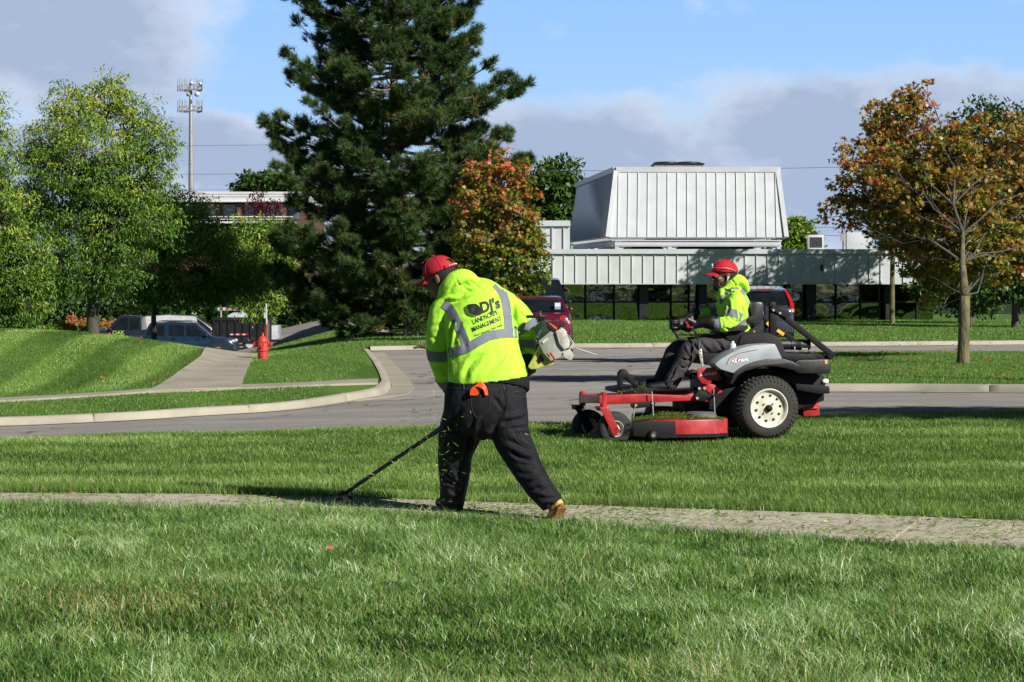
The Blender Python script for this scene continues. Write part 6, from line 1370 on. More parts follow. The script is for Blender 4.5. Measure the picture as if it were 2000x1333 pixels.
    for t_,p0,p1,hh in (('X-SERIES',(1366,735.5),(1400,731.5),4.8),): 
        V,Fc,W,Hh=text2d(t_,1,.012,.25); a=np.array(p0);u=(np.array(p1)-a)/W; t=u/np.hypot(*u); up=np.array([t[1],-t[0]])*hh/Hh; mb.add([MP(*(a+u*v.x+up*v.y),.196) for v in V],Fc)
    mb.build('series_lettering',M_wlet,pl)
    pod=pr('side_pod',[(1397,710),(1408,702),(1427,690),(1446,681),(1475,674.5),(1512,672),(1515,674),(1529,703),(1498,704),(1475,708.5),(1453,716),(1436,729),(1431,729),(1407.6,721.6),(1398,714)],.06,.34,M_silver,.016)
    pr('side_pod',[(1397,710),(1427,690),(1475,674.5),(1512,672),(1529,703),(1475,708.5),(1434.6,729),(1407.6,721.6)],.95,1.2,M_silver,.016)
    mb=MB(); 
    for a,b in (((1419,713),(1424,700)),((1424,700),(1446,690)),((1446,690),(1480,683))): mb.bar(MP(*a,.058),MP(*b,.058),.003,.005,up=NV)
    mb.build('pod_crease',M_chas,pod)
    mb=MB(); mb.lathe(MP(1437,705,.0572),NV,[(0,.0005),(0,.0315),(.0035,.0315)],24); mb.build('round_badge',M_rlet,pod)
    mb=MB()
    for t_,p0,p1,hh,of in (('e',(1429.5,708),(1434,707.5),5,.03),('X',(1433.4,710),(1441,709.5),10.5,.06),('mark',(1441.5,707.3),(1463,705.3),7,.035)):
        V,Fc,W,Hh=text2d(t_,1,of); a=np.array(p0);u=(np.array(p1)-a)/W; t=u/np.hypot(*u); up=np.array([t[1],-t[0]])*hh/Hh; mb.add([MP(*(a+u*v.x+up*v.y),.0558) for v in V],Fc)
    mb.build('maker_lettering',M_wlet,pod)
    pr('fender',[(1434.6,729),(1444,721),(1455,714),(1475,706.5),(1498,702),(1529,701),(1547,706),(1565,715),(1556,725),(1520,716.5),(1498,716),(1475,720),(1455,726),(1442,735),(1430,752),(1427,748)],.03,.34,M_blackp,.010)
    pr('fender',[(1434.6,729),(1455,714),(1498,702),(1547,706),(1565,715),(1556,725),(1498,716),(1455,726),(1430,752)],.95,1.27,M_blackp,.01)
    # rear guard, muffler, bumper
    gd=pr('engine_guard',[(1553,708),(1560,704),(1618,702),(1622.5,704),(1622.5,729),(1619,731),(1560,730),(1548,722)],.12,1.1,M_blackp,.012)
    pr('marker',[(1611,704.5),(1616,704.5),(1616,711.5),(1611,711.5)],.112,.118,M_yst,.001,gd)
    mb=MB(); mb.tube([MP(1556,741,.35),MP(1595,742,.35),MP(1611,747,.35)],[.045,.05,.04],16); mb.build('muffler',mat('burnt_steel',(.22,.22,.22),.5,.4,.3,14),root,smooth=True)
    mb=MB(); mb.tube([MP(1606,746,.3),MP(1617,745,.3)],.022,12); mb.build('exhaust_pipe',M_whitep,root,smooth=True)
    pr('rear_bumper',[(1554,750),(1620,755),(1621,769),(1600,770),(1556,762)],.15,1.1,M_chas,.006); pr('engine_block',[(1560,731),(1608,731),(1608,752),(1600,782),(1560,782)],.4,.9,M_chas,.01)
    pr('hitch_plate',[(1566,788),(1572,784),(1601,784.5),(1601,812),(1570,813)],.42,.8,M_redp,.004); pr('hitch_bracket',[(1566,796),(1598,796),(1598,799),(1566,799)],.40,.42,M_redp,.002)
    # engine and air cleaner
    pr('engine_cover',[(1448,655),(1500,650),(1524,660),(1535,690),(1590,692),(1600,703),(1440,704),(1440,680)],.38,.95,M_chas,.012)
    mb=MB(); a=MP(1519,673,.5);b=MP(1581,674,.5); rr=.052
    mb.tube([a.lerp(b,t) for t in (0,.02,.33,.34,.38,.39,.66,.67,.72,.73,.97,1)],[rr*.8,rr,rr,rr*.9,rr*.9,rr,rr,rr*1.04,rr*1.04,rr,rr,rr*.85],24); mb.build('air_cleaner',M_blackp,root,auto=35)
    mb=MB(); mb.bar(MP(1566,682,.42),MP(1577,682,.42),.01,.016); mb.bar(MP(1552,677,.44),MP(1552,684,.44),.012,.01); mb.build('latch_clip',M_steel,root)
    mb=MB(); mb.lathe(MP(1543,700,.5),(0,0,1),[(-.05,.11),(.02,.11),(.045,.09),(.055,.02)],20); mb.build('fan_shroud',M_blackp,root,auto=40)
    # folding roll bar
    rb=pr('roll_bar',[(1504,592),(1507,590),(1514,590),(1516,593),(1517.5,671),(1504.5,671)],.40,.455,M_chas,.004)
    mb=MB(); mb.bar(MP(1516,607,.43),MP(1627,695,.43),.052,.055,up=NV); mb.bar(MP(1627,692,.43),MP(1617,699,.43),.05,.05,up=NV); mb.bar(MP(1622,697,.42),MP(1614,694,1.0),.05,.05); mb.build('roll_bar_hoop',M_chas,rb,bevel=.004)
    mb=MB(); mb.bar(MP(1507,600,.385),MP(1540,618,.385),.05,.012,up=NV); mb.build('hinge_plate',M_chas,rb)
    for px,py in ((1511,606),(1524,612)): mb=MB(); mb.lathe(MP(px,py,.37),NV,[(0,.0005),(0,.012),(.02,.012)],10); mb.build('bolt',M_steel,rb)
    mb=MB(); mb.bar(MP(1487,617,1.0),MP(1548,664,1.0),.045,.05,up=NV); mb.bar(MP(1497,600,1.02),MP(1498,675,1.02),.05,.05); mb.build('roll_bar_hoop',M_chas,rb,bevel=.003)
    for (x,y,x1,y1) in ((1498,630,1504,637),(1518,645,1531,654)): mb=MB(); mb.bar(MP(x,y,.968),MP(x1,y1,.968),.032,.006,up=NV); mb.build('sticker',M_yst,rb)
    pr('tie_bar',[(1578,690),(1583,687),(1616,697),(1618,701),(1608,703),(1580,697)],.44,.5,M_chas,.004)
    # seat
    cu=pr('seat_cushion',[(1408,641),(1412,635),(1425,632),(1455,630.5),(1462,634),(1462,643),(1455,648),(1418,650),(1408,647)],.42,.86,M_seat,.02)
    sb=pr('seat_back',[(1466,600),(1472,592),(1480,589.5),(1489,590.5),(1492.5,597),(1491,622),(1486,633),(1476,634.5),(1462,630),(1457,624),(1470,617)],.42,.86,M_seat,.02)
    mb=MB(); mb.ell(MP(1480,606,.44),.014,.06,.05,14); 
    pr('armrest',[(1414,640),(1420,633.5),(1445,631),(1461,633),(1462,640),(1452,646),(1422,649),(1415,647)],.33,.40,M_seat,.016)
    pr('seat_base',[(1414,650),(1464,648),(1476,636),(1488,636),(1494,655),(1486,672),(1436,673),(1420,664)],.40,.9,M_chas,.012)
    pr('floor_tank',[(1372,690),(1405,690),(1440,676),(1440,700),(1395,715),(1372,712)],.34,.94,M_chas,.015)
    for px,py in ((1473,648),(1449,658)): mb=MB(); mb.lathe(MP(px,py,.392),NV,[(0,.0005),(0,.010),(.01,.010)],10); mb.build('bolt',M_steel,root)
    # control levers
    mb=MB(); S=crom([tuple(MP(*q)) for q in ((1352,643,.44),(1358,650,.42),(1364,664,.36),(1365,678,.33),(1366,684,.32))],5); mb.tube([Vector(q) for q in S],.011,10); lv=mb.build('control_lever',M_blackp,root,smooth=True)
    pr('lever_plate',[(1364.5,682),(1371,682),(1372.5,700),(1375.5,718),(1371,719),(1367,702)],.315,.325,M_steel,.002,lv)
    mb=MB(); [mb.lathe(MP(px,py,.312),NV,[(0,.0005),(0,.006),(.004,.006)],8) for px,py in ((1368,687),(1369,692),(1370.5,698))]; mb.build('plate_hole',M_chas,lv)
    mb=MB(); S=crom([tuple(MP(*q)) for q in ((1313,640,.86),(1318,648,.86),(1325,660,.86),(1328,668,.86),(1332,700,.86),(1350,740,.86))],5); mb.tube([Vector(q) for q in S],.016,10); mb.tube([Vector(q) for q in S[:6]],.022,10); mb.build('control_lever',M_blackp,root,smooth=True)
    mb=MB(); mb.tube([MP(1350,645,.47),MP(1316,634,.58)],.018,12); mb.build('lever_grip',M_blackp,lv,smooth=True)
    mb=MB(); mb.obox(MP(1343,634,.43),(.016,0,-.03),(0,.01,0),(.008,0,.004)); mb.obox(MP(1351,640,.43),(.014,0,0),(0,.01,0),(0,0,.006)); mb.build('lever_switch',M_redp,lv)
    mb=MB(); mb.tube([MP(1338,733,.30),MP(1352,727,.30),MP(1368,730,.3)],[.02,.03,.02],10); mb.build('parking_brake',M_chas,root,smooth=True)
    return root
def vnoise_s(X,Y):
    return .5+.5*np.sin(X*1.7+np.sin(Y*2.1))*np.sin(Y*1.3+np.sin(X*1.1))

mower()
def bottle():
    t=empty('water_bottle',MP(1431,688,.30),'clear plastic water bottle with blue label standing beside the driver\'s seat','bottle'); a=MP(1431,688,.30)
    M=mat('clear_plastic',(.55,.62,.68),.12,0,.1,10,spec=.8); M2=mat('blue_label',(.10,.25,.6),.4,0,.4,30,col2=(.6,.65,.7))
    mb=MB(); mb.lathe(a,(0,0,1),[(0,.028),(.04,.034),(.05,.031),(.075,.031),(.085,.02),(.092,.013),(.094,.013)],18); mb.build('body',M,t,smooth=True)
    mb=MB(); mb.lathe(a,(0,0,1),[(.008,.0345),(.04,.0355)],18); mb.build('label_band',M2,t,smooth=True); mb=MB(); mb.lathe(a,(0,0,1),[(.092,.0145),(.104,.0145),(.105,.002)],12); mb.build('cap',M_whitep,t)

bottle()
def driver():
    sp=MS; P=MP; root=empty('person',P(1440,655,.64),'person in lime hoodie and red cap, seated side-on driving the red riding mower','person')
    Hs=1.16; hc=P(1414.5,541,.64); fw=Vector((-.978,-.208,-.03)); H=head_frame(hc,fw,(0,0,1),Hs)
    mb=MB(); head_shells(mb,H,Hs,P(1428,572,.64))
    loft(mb,sp,[(1428,572,.64,16,20),(1432,590,.64,24,34),(1436,620,.64,24,32),(1440,655,.64,24,32)])
    loft(mb,sp,[(1434,585,.45,10,10),(1425,632,.40,9,9),(1395,632,.42,7,7),(1368,632,.45,6,6)]); loft(mb,sp,[(1428,585,.84,10,10),(1400,625,.90,9,9),(1350,632,.84,6,6)])
    loft(mb,sp,[(1438,664,.52,16,16),(1395,676,.52,14,14),(1348,684,.50,11,11)]); loft(mb,sp,[(1348,684,.50,11,11),(1325,720,.48,9,9),(1305,752,.48,7,7)])
    loft(mb,sp,[(1438,664,.76,16,16),(1370,676,.78,14,14),(1320,682,.80,11,11)]); loft(mb,sp,[(1320,682,.80,11,11),(1300,715,.80,9,9),(1284,750,.80,7,7)])
    body=link('body',remesh(mb,.007,2),M_skin,root,smooth=True)
    o=H(0,0,0); M=Matrix(((H(1,0,0)-o).normalized(),(H(0,1,0)-o).normalized(),(H(0,0,1)-o).normalized())).transposed()
    mb=MB(); mb.ell(H(0,-.020,.022),.0795*Hs,.094*Hs,.078*Hs,20,M); link('hair',remesh(mb,.008,1,amp=.001),M_hair,root,smooth=True)
    mb=MB(); mb.ell(H(0,.055,-.088),.047*Hs,.044*Hs,.032*Hs,18,M); mb.ell(H(0,.088,-.060),.030*Hs,.014*Hs,.014*Hs,14,M); [mb.ell(H(sx*.052,.025,-.060),.016*Hs,.034*Hs,.028*Hs,14,M) for sx in(-1,1)]
    link('beard',remesh(mb,.005,1,amp=.001),M_hair,root,smooth=True)
    mb=MB(); mb.ell(H(0,.1055,-.066),.020*Hs,.004*Hs,.005*Hs,10,M); mb.build('lips',M_skin,root,smooth=True)
    for sx in(-1,1):
        mb=MB(); mb.ell(H(sx*.031,.083,.010),.0105*Hs,.0105*Hs,.0105*Hs,12); e=mb.build('eye',M_eyew,root,smooth=True); mb=MB(); mb.ell(H(sx*.0315,.0915,.010),.005*Hs,.004*Hs,.005*Hs,10,M); mb.build('iris',M_iris,e)
    mb=MB(); mb.ell(H(-.090,-.006,-.004),.008,.010,.008,10,M); mb.tube([H(-.092,-.004,-.004),H(-.092,.004,-.036)],.0045,8); mb.build('earbud',M_whitep,root,smooth=True)
    c=cap(root,H,Hs*1.03,False,'red cap with sunglasses resting on the brim')
    # sunglasses on the cap
    g=[]; mb=MB()
    for sx in (-1,1):
        mb.ell(H(sx*.036,.116,.078),.030,.006,.018,12,M)
    gl=mb.build('sunglasses',M_lens,root,smooth=True); mb=MB()
    for sx in (-1,1):
        S=crom([tuple(H(*q)) for q in ((sx*.068,.104,.080),(sx*.094,.055,.078),(sx*.100,.0,.072),(sx*.094,-.055,.055),(sx*.085,-.075,.040))],4); mb.tube([Vector(q) for q in S],.0026,6)
    mb.tube([H(-.066,.112,.080),H(0,.122,.083),H(.066,.112,.080)],.0028,6); mb.build('glasses_frame',M_steel,gl,smooth=True)
    mb=MB(); mb.ell(H(0,.108,.098),.022,.006,.016,12,M); mb.ell(H(-.014,.106,.100),.006,.006,.018,8,M); mb.build('cap_emblem',M_whitep,c,smooth=True)
    # hoodie
    C=[]; cr=lambda a,b,w_,d: C.append(([a[:2],b[:2]],w_,d))
    mb=MB(); loft(mb,sp,[(1440,652,.64,30,38),(1438,640,.64,33,40),(1436,620,.64,34,41),(1433,600,.64,32,41),(1431,584,.64,28,38),(1429,570,.64,20,28),(1424,558,.64,13,18)],22,4,True,False)
    loft(mb,sp,[(1437,580,.47,13,14),(1437,594,.43,16,15),(1433,612,.40,17,15),(1428,626,.385,17,15),(1419,634,.38,15.5,15),(1407,634,.39,14,14),(1395,633,.41,13,13)],18,4)
    loft(mb,sp,[(1428,578,.80,12,13),(1412,598,.86,14,14),(1396,612,.90,13,14),(1380,612,.88,12,13),(1368,612,.85,10,12)],16,4)
    loft(mb,sp,[(1409,568,.64,5,17),(1416,562,.64,7,20),(1427,554,.64,10,23),(1440,548,.64,12,24),(1450,556,.64,11,23),(1455,567,.64,7,19)],16,4)
    loft(mb,sp,[(1408,566,.64,4,15),(1405,573,.62,6,17),(1406,582,.62,7,20)],12,3)
    for pts,w_,d in ((((1407,563),(1425,570),(1446,572)),.010,.010),(((1428,546),(1436,556),(1438,566)),.008,.008),(((1402,566),(1398,580),(1396,600)),.008,.006),(((1420,580),(1424,600),(1418,618)),.014,.014),(((1448,590),(1452,610),(1450,632)),.016,.010),(((1437,600),(1442,618),(1440,634)),.012,-.008),(((1404,590),(1400,610),(1402,625)),.014,.010),(((1415,640),(1425,644),(1436,638)),.010,.010),(((1425,618),(1432,626),(1444,630)),.010,.010),(((1440,640),(1450,645),(1462,640)),.012,.009),(((1410,622),(1416,630),(1416,642)),.009,-.007),(((1386,600),(1392,608),(1398,612)),.01,.008),(((1455,575),(1460,595),(1464,612)),.012,-.006),(((1401,624),(1405,632),(1404,644)),.008,.007)): C.append((pts,w_,d*1.5))
    hood=link('hoodie',fold(remesh(mb,.009,4,(),(1,1,.7),.004),C),M_hiviz,root,smooth=True); bv=bvh_of(world_mesh(hood)); mb=MB()
    for pts,wd in (([(1447,566),(1456,576),(1462,588),(1465,602),(1464,618),(1457,630)],6.5),([(1424,567),(1417,574),(1411,583),(1407,594)],6.5),([(1444,564),(1432,563),(1422,567)],4),([(1441,632),(1452,629),(1462,624)],7),([(1401,566),(1397,576),(1393,588)],4)):
        mb=MB(); tape(mb,bv,pts,wd); stripe(mb,hood)
    for a_ in ((P(1432,608,.40),P(1424,630,.38),.0,.62,.11),(P(1412,634,.39),P(1394,633,.41),.35,.98,.10),(P(1396,612,.90),P(1368,612,.85),.1,.55,.10)):
        mb=MB(); band(mb,bv,*a_); stripe(mb,hood)
    mb=MB(); loft(mb,sp,[(1370,611,.85,9,11),(1363,608,.85,8,10),(1360,607,.85,6,8)],14,2); link('cuff',remesh(mb,.006,1),mat('pale_blue_cuff',(.22,.45,.62),.7),root,smooth=True)
    # trousers
    C=[]; mb=MB(); loft(mb,sp,[(1446,655,.64,28,38),(1444,668,.64,26,40),(1436,678,.64,18,36)],18,3)
    loft(mb,sp,[(1445,664,.50,21,20),(1420,672,.50,20,19),(1390,675,.50,19,18),(1362,679,.49,18,17),(1345,686,.49,18,17),(1336,704,.48,16.5,16),(1326,722,.475,15.5,15),(1316,738,.475,15,15),(1309,751,.475,14,15)],18,4)
    loft(mb,sp,[(1440,664,.78,20,19),(1400,672,.79,19,18),(1360,675,.80,18,17),(1330,679,.80,17,17),(1316,690,.80,16.5,16),(1306,708,.80,15,15),(1296,728,.80,14,14),(1288,744,.80,13,14)],18,4)
    for pts,w_,d in ((((1352,668),(1360,680),(1372,692)),.014,.014),(((1366,664),(1374,676),(1386,690)),.014,.010),(((1338,672),(1346,690),(1352,700)),.012,-.009),(((1330,700),(1342,705),(1352,700)),.010,.013),(((1325,712),(1336,720),(1348,714)),.010,.012),(((1318,730),(1322,722),(1332,712)),.010,-.012),(((1305,745),(1312,735),(1320,724)),.009,.013),(((1302,752),(1308,745),(1322,742)),.009,-.010),(((1312,756),(1320,745),(1326,735)),.008,.010),(((1395,664),(1405,674),(1412,688)),.016,.009)): C.append((pts,w_,d*1.5))
    link('trousers',fold(remesh(mb,.009,3,(),(1,1,.8),.005),C),M_pants2,root,smooth=True)
    # gloves
    b=(P(1316,634,.58)-P(1350,645,.47)); mb=MB(); grip(mb,P(1340,640,.50),b,P(1372,632,.45)-P(1340,640,.50)+Vector((0,0,.03)),.018,1.12,1)
    loft(mb,sp,[(1398,633,.41,13.5,14),(1388,630,.42,14,14),(1374,630,.44,11,11),(1362,633,.46,9,9),(1354,635,.475,9,9)],14,3); link('glove',remesh(mb,.005,1,amp=.001),M_glove,root,smooth=True)
    mb=MB(); grip(mb,P(1315,634,.86),(0,0,1),P(1350,622,.86)-P(1315,634,.86),.020,1.1,-1); loft(mb,sp,[(1362,609,.85,9,11),(1350,618,.86,10,11),(1336,627,.86,10,10),(1326,630,.86,10,10)],14,3); link('glove',remesh(mb,.005,1,amp=.001),M_glove,root,smooth=True)
    mb=MB(); mb.obox(P(1352,626,.41),(.035,0,-.018),(0,.004,0),(.004,0,.008)); mb.build('glove_patch',mat('pink_grey_patch',(.30,.22,.22),.6),root)
    for (tx,ty,hx,hy,la) in ((1258,757,1313,757,.475),(1240,752,1294,750,.80)):
        mb=MB(); t_=P(tx,ty,la);h_=P(hx,hy,la); f=(t_-h_).normalized(); mb.tube([h_+f*.02,h_.lerp(t_,.4)+Vector((0,0,.012)),h_.lerp(t_,.75),t_-f*.03],[.045,.046,.044,.034],14); bo=link('boot',remesh(mb,.007,2),M_chas,root,smooth=True)
        mb=MB(); mb.obox((t_+h_)/2+Vector((0,0,-.042)),f*(t_-h_).length*.52,NV*.042,Vector((0,0,.010))); mb.build('sole',M_chas,bo,bevel=.006)
driver()
# ---------------------------------------------------------------- grass: blades
def vnoise(X,Y,s,seed=0):
    g=np.random.default_rng(1000+seed); T=g.random((64,64)); u=(X/s)%64; v=(Y/s)%64; i=u.astype(int); j=v.astype(int); a=u-i; b=v-j
    a=a*a*(3-2*a); b=b*b*(3-2*b); i2=(i+1)%64; j2=(j+1)%64
    return T[i,j]*(1-a)*(1-b)+T[i2,j]*a*(1-b)+T[i,j2]*(1-a)*b+T[i2,j2]*a*b
def _cI(c):
    c=np.array(c); o=np.argsort(c[:,0]); return c[o,0],c[o,1]
_sn=_cI(SWN);_sf=_cI(SWF);_ne=_cI(near_edge)
fSN=lambda X:np.interp(X,*_sn); fSF=lambda X:np.interp(X,*_sf); fNE=lambda X:np.interp(X,*_ne)
def in_view(n,y0,y1,g,mar=1.12):
    """random points in the wedge the photograph could see, more of them near the camera per area is left to the caller"""
    Y=np.sqrt(g.uniform(y0*y0,y1*y1,n)); X=g.uniform(-1,1,n)*Y*1000/F*mar; return X,Y
def blades(name,X,Y,Z,hgt,wid,lean,tint,M,label,seg=2,bias=(0,0),seed=0,parent=None):
    g=np.random.default_rng(seed); n=len(X); a=g.uniform(0,2*np.pi,n); sx,sy=np.cos(a),np.sin(a)
    b=g.uniform(0,2*np.pi,n); L_=lean*g.uniform(.2,1.6,n)*hgt; lx=np.cos(b)*L_+bias[0]*hgt; ly=np.sin(b)*L_+bias[1]*hgt
    B=np.stack([X,Y,Z],1); S=np.stack([sx,sy,np.zeros(n)],1)*(wid/2)[:,None] if np.ndim(wid) else np.stack([sx,sy,np.zeros(n)],1)*wid/2
    T=B+np.stack([lx,ly,hgt],1)
    if seg==2:
        Mi=B+np.stack([lx*.3,ly*.3,hgt*.6],1); V=np.stack([B-S,B+S,Mi+S*.8,Mi-S*.8,T],1).reshape(-1,3)
        k=np.arange(n)[:,None]*5; fl=np.concatenate([k+0,k+1,k+2,k+3,k+3,k+2,k+4],1).ravel(); lp=np.tile([4,3],n); ti=np.repeat(tint,5)
    else:
        V=np.stack([B-S,B+S,T],1).reshape(-1,3); fl=np.arange(n*3); lp=np.full(n,3); ti=np.repeat(tint,3)
    o=link(name,np_mesh(name,V,fl,lp,ti),M,parent); return tag(o,label,'grass',kind='stuff')
M_blade=leaf_mat('near_grass_blade',[(0,(.44,.40,.17)),(.12,(.27,.27,.09)),(.2,(.05,.12,.018)),(.5,(.165,.31,.06)),(.8,(.37,.52,.22)),(1,(.74,.82,.62))],.3,.36)
M_blade2=leaf_mat('lawn_blade',[(0,(.34,.30,.13)),(.10,(.22,.24,.07)),(.2,(.065,.135,.022)),(.55,(.16,.29,.055)),(.85,(.30,.44,.11)),(1,(.50,.60,.26))],.35,.42)
def grass():
    g=np.random.default_rng(11)
    # foreground up to the near edge of the sidewalk
    X,Y=in_view(330000,8.4,15.6,g,1.5); keep=Y<fSN(X)+.03*g.normal(0,1,len(X)); X=X[keep];Y=Y[keep]; n=len(X)
    p1=vnoise(X,Y,1.1,1); p2=vnoise(X,Y,.28,2); p3=vnoise(X,Y,.09,3); edge=np.clip(1-(fSN(X)-Y)/.35,0,1)
    p4=vnoise(X,Y,.14,16); hgt=(.022+.026*p1+.02*p2+.030*p4*p4)*g.uniform(.55,1.3,n)+.020*edge+np.where(g.random(n)<.02,.04,0)
    ti=.24+.40*p2+.30*(p3-.5)+.19*g.normal(0,1,n)+.22*(p1-.5); dpx=CX+X/Y*F; patch=np.exp(-((dpx-300)/330)**2-((Y-10.7)/.7)**2)*.45+np.exp(-((dpx-1150)/500)**2-((Y-9.0)/.35)**2)*.3; dry=(g.random(n)<(.05+.12*np.clip(p1*1.8-.9,0,1)+patch*(.2+1.1*p2))); ti=np.where(dry,g.uniform(0,.18,n),np.clip(ti,.2,1))
    blades('near_grass',X,Y,h(X,Y)-.004,hgt,g.uniform(.0028,.0058,n),.8,ti,M_blade,'long sunlit grass filling the foreground before the sidewalk',2,(-.12,.05),1)
    # lawn between sidewalk and road
    X,Y=in_view(700000,14.2,27.4,g,1.4); dF=Y-fSF(X); dN=fNE(X)-Y; keep=(dF>-.02)&(dN>.0)&((g.random(len(X))<np.clip(1.15-(Y-15)/16,.45,1)))
    X=X[keep];Y=Y[keep];dF=dF[keep]; n=len(X)
    p1=vnoise(X,Y,1.3,4); p2=vnoise(X,Y,.35,5); st=vnoise(X*.12,Y*1.0+X*.03,.55,6); shag=np.clip(1-dF/.45,0,1)
    hgt=(.024+.018*p1+.018*p2)*g.uniform(.6,1.25,n)+.055*shag*vnoise(X,Y,.35,7)+.010*shag
    ti=np.clip(.22+.28*p2+.50*(st-.15)+.17*g.normal(0,1,n),.2,1); ti=np.where(g.random(n)<.03+.06*p1,g.uniform(0,.18,n),ti)
    ti=np.clip(ti-.14*shag*vnoise(X,Y,.35,7),.0,1); wid=.0034+.0028*(Y-15)/10  # shaggy edge tinted darker, its shade put into the blade colour
    blades('middle_grass',X,Y,h(X,Y)-.004,hgt,wid*g.uniform(.7,1.3,n),.5,ti,M_blade2,'mown sunlit lawn between the sidewalk and the road',2,(-.1,-.12),2)
    # clippings lying on the sidewalk
    X,Y=in_view(80000,12.2,17.2,g,1.45); u=(Y-fSN(X))/np.maximum(.1,fSF(X)-fSN(X)); keep=(u>0)&(u<1)&(g.random(len(X))<.07+.6*.9*vnoise(X,Y,.5,8)**2+.4*(np.abs(X+.5)<1.5)); X=X[keep];Y=Y[keep]; n=len(X)
    D=g.normal(0,1,(n,3)); D[:,2]*=.15
    tag(link('cut_grass',leaf_mesh('cut_grass',np.stack([X,Y,h(X,Y)+.017+g.uniform(0,.008,n)],1),D,np.tile([0,0,1.],(n,1))+g.normal(0,.5,(n,3)),g.uniform(.015,.055,n),np.clip(g.normal(.4,.25,n),0,1),np.array([(0,0),(.10,.3),(.08,.8),(0,1),(-.1,.6)])),M_blade2),'loose grass clippings strewn over the sidewalk','grass',kind='stuff')
    # far lawns: left of the bay, island, in front of the office
    X=g.uniform(-19,-3.2,330000);Y=g.uniform(31.5,72,330000); Kc=np.array(K_in); im=int(Kc[:,0].argmax())
    yf=np.interp(X,Kc[:im+1,0],Kc[:im+1,1]); up=Kc[im:]; yb=np.where(X>up[-1,0],np.interp(-X,-up[:,0],up[:,1]),90.)
    A=np.array(sw_a);B=np.array(sw_b); oa=np.argsort(A[:,0]); ob=np.argsort(B[:,0]); ya=np.interp(X,A[oa,0],A[oa,1]); yb2=np.interp(X,B[ob,0],B[ob,1])
    l=np.array(sp_l); r_=np.array(sp_r); xl=np.interp(Y,l[:,1],l[:,0]); xr=np.interp(Y,r_[:,1],r_[:,0]); onspur=(Y>yb2-.2)&(X>xl)&(X<xr)
    keep=(Y>yf+.05)&(Y<yb)&~((Y>ya-.05)&(Y<yb2+.05))&~onspur&(np.abs(X)<Y*.262)&(Y<np.where(X>-4.2,63,90)); X=X[keep];Y=Y[keep]; n=len(X)
    d1=np.array(ground_at(0,736,hl));d2=np.array(ground_at(134,655,hl));e1=np.array(ground_at(225,704,hl)); dd=(d2-d1)/np.hypot(*(d2-d1)); _sn_=np.array([dd[1],-dd[0]]); _s0=d1; _sp=abs((e1-d1)@_sn_)/2; _s0=d1-_sn_*_sp/2*0; print('stripe',dd,_sp*2); _s0=_s0+_sn_*_sp*.5; strp=.5+.5*np.sin(((X-_s0[0])*_sn_[0]+(Y-_s0[1])*_sn_[1]+.25*vnoise(X,Y,4,9))*np.pi/_sp); mnd=np.clip((Y-yb2[keep])/3,0,1)*(X<-6)
    strp=np.clip((strp-.5)*2.2+.5,0,1); ti=np.clip(.34+.10*g.normal(0,1,n)+.12*vnoise(X,Y,.6,10)+(strp-.45)*.62*mnd,.2,1); ti=np.where(g.random(n)<.025,g.uniform(.02,.16,n),ti)
    blades('lawn_grass',X,Y,hl(X,Y)-.004,(.032+.02*vnoise(X,Y,.5,11))*g.uniform(.6,1.2,n),.009+.006*g.random(n),.5,ti,M_blade2,'striped mown lawn on the mound left of the sidewalk spur',1,(0,0),4)
    f_=np.array(isl_f); b_=np.array(isl_b); X=g.uniform(4.5,17,150000); Y=g.uniform(35,56,150000); keep=(Y>np.interp(X,f_[:,0],f_[:,1])+.2)&(Y<np.interp(X,b_[:,0],b_[:,1])-.2)&(X<Y*.27); X=X[keep];Y=Y[keep]; n=len(X)
    blades('island_grass',X,Y,h(X,Y)+LAWN-.004,(.035+.02*vnoise(X,Y,.5,12))*g.uniform(.6,1.2,n),.009+.006*g.random(n),.5,np.clip(.32+.2*vnoise(X,Y,.7,13)+.12*g.normal(0,1,n),.04,1),M_blade2,'grass of the traffic island under the autumn maple',1,(0,0),5)
    X,Y=in_view(260000,63,99,g,1.05); fk=np.array(FK); keep=(X>-14)&(Y>np.interp(X,fk[:,0],fk[:,1])+.25)&(g.random(len(X))<np.clip(1.3-(Y-63)/50,.4,1)); X=X[keep];Y=Y[keep]; n=len(X)
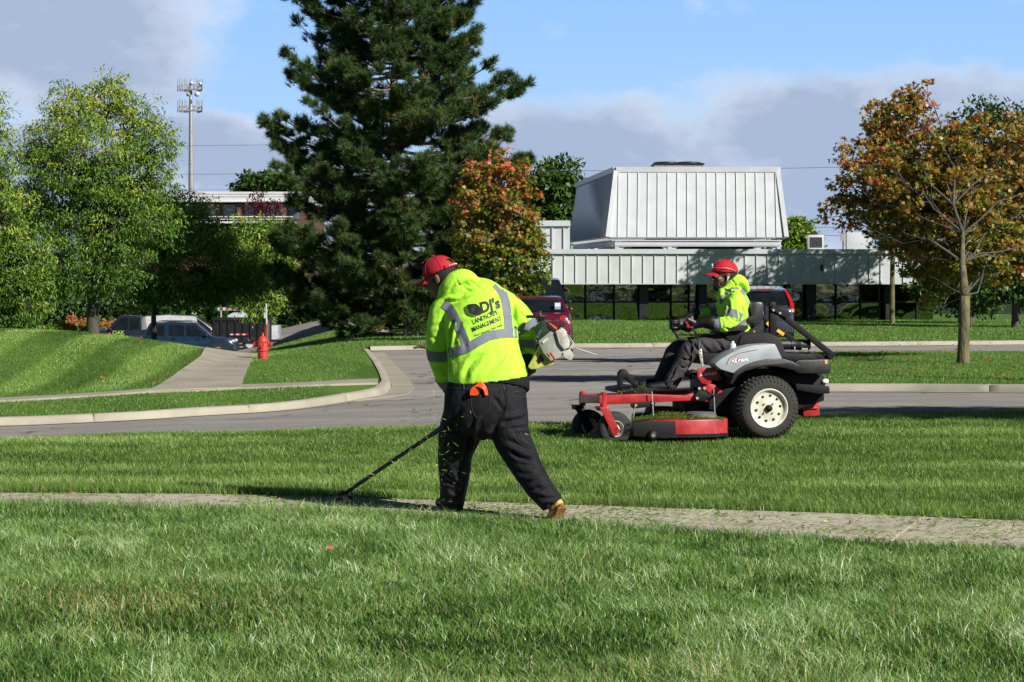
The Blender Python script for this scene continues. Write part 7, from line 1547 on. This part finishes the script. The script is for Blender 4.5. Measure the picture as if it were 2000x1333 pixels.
    blades('far_grass',X,Y,hl(X,Y)-.004,(.05+.035*vnoise(X,Y,.9,14))*g.uniform(.6,1.3,n),.02+.012*g.random(n),.5,np.clip(.30+.22*vnoise(X,Y,1.2,15)+.13*g.normal(0,1,n),.05,1),M_blade2,'sunlit lawn in front of the office glass',1,(0,0),6)
    # fallen leaves
    for nm,lab,n0,fx,M in (('fallen_leaves','fallen orange leaves dotted over the striped mound',110,lambda:(-g.uniform(5,14),g.uniform(41,54)),M_redm),('fallen_leaves','fallen brown leaves under the autumn maple on the island',420,lambda:(g.uniform(5,14),g.uniform(37,54)),M_maple),('fallen_leaves','fallen leaves along the kerb in front of the office lawn',240,lambda:(g.uniform(-3,18),g.uniform(62,71)),M_maple)):
        P=[]; 
        for _ in range(n0):
            x,y=fx(); hh=float(hl(x,y)) if y<60 else hz(x,y)+.05; P.append((x,y,hh+(.035 if y<60 else .02)))
        P=np.array(P); D=g.normal(0,1,(n0,3)); D[:,2]*=.2; N_=np.tile([0,0,1.],(n0,1))+g.normal(0,.3,(n0,3))
        tag(link(nm,leaf_mesh(nm,P,D,N_,g.uniform(.045,.085,n0),np.clip(g.normal(.75,.15,n0),0,1),T_maple),M),lab,'leaves',kind='stuff')
grass()
# grass thrown up by the trimmer
def flying():
    g=np.random.default_rng(77); n=700; u=g.random(n)**.8; px=872-u*250*g.uniform(.0,1,n)+g.normal(0,22,n); py=860+g.uniform(-110,140,n)*(.4+.6*g.random(n))+u*40; Y=14.35+g.uniform(-.25,.7,n)
    P=np.array([tuple(at(a,b,c)) for a,b,c in zip(px,py,Y)]); P=P[P[:,2]>.03]; n=len(P); D=g.normal(0,1,(n,3)); D[:,0]*=1.6
    tag(link('flying_grass',leaf_mesh('flying_grass',P,D,g.normal(0,1,(n,3)),g.uniform(.012,.06,n)*g.uniform(.4,1,n),np.clip(g.normal(.6,.2,n),.2,1),np.array([(0,0),(.05,.3),(.04,.8),(0,1),(-.05,.6)])),M_blade2),'cut grass flying in the air around the worker\'s legs and trimmer','grass',kind='stuff')
flying()
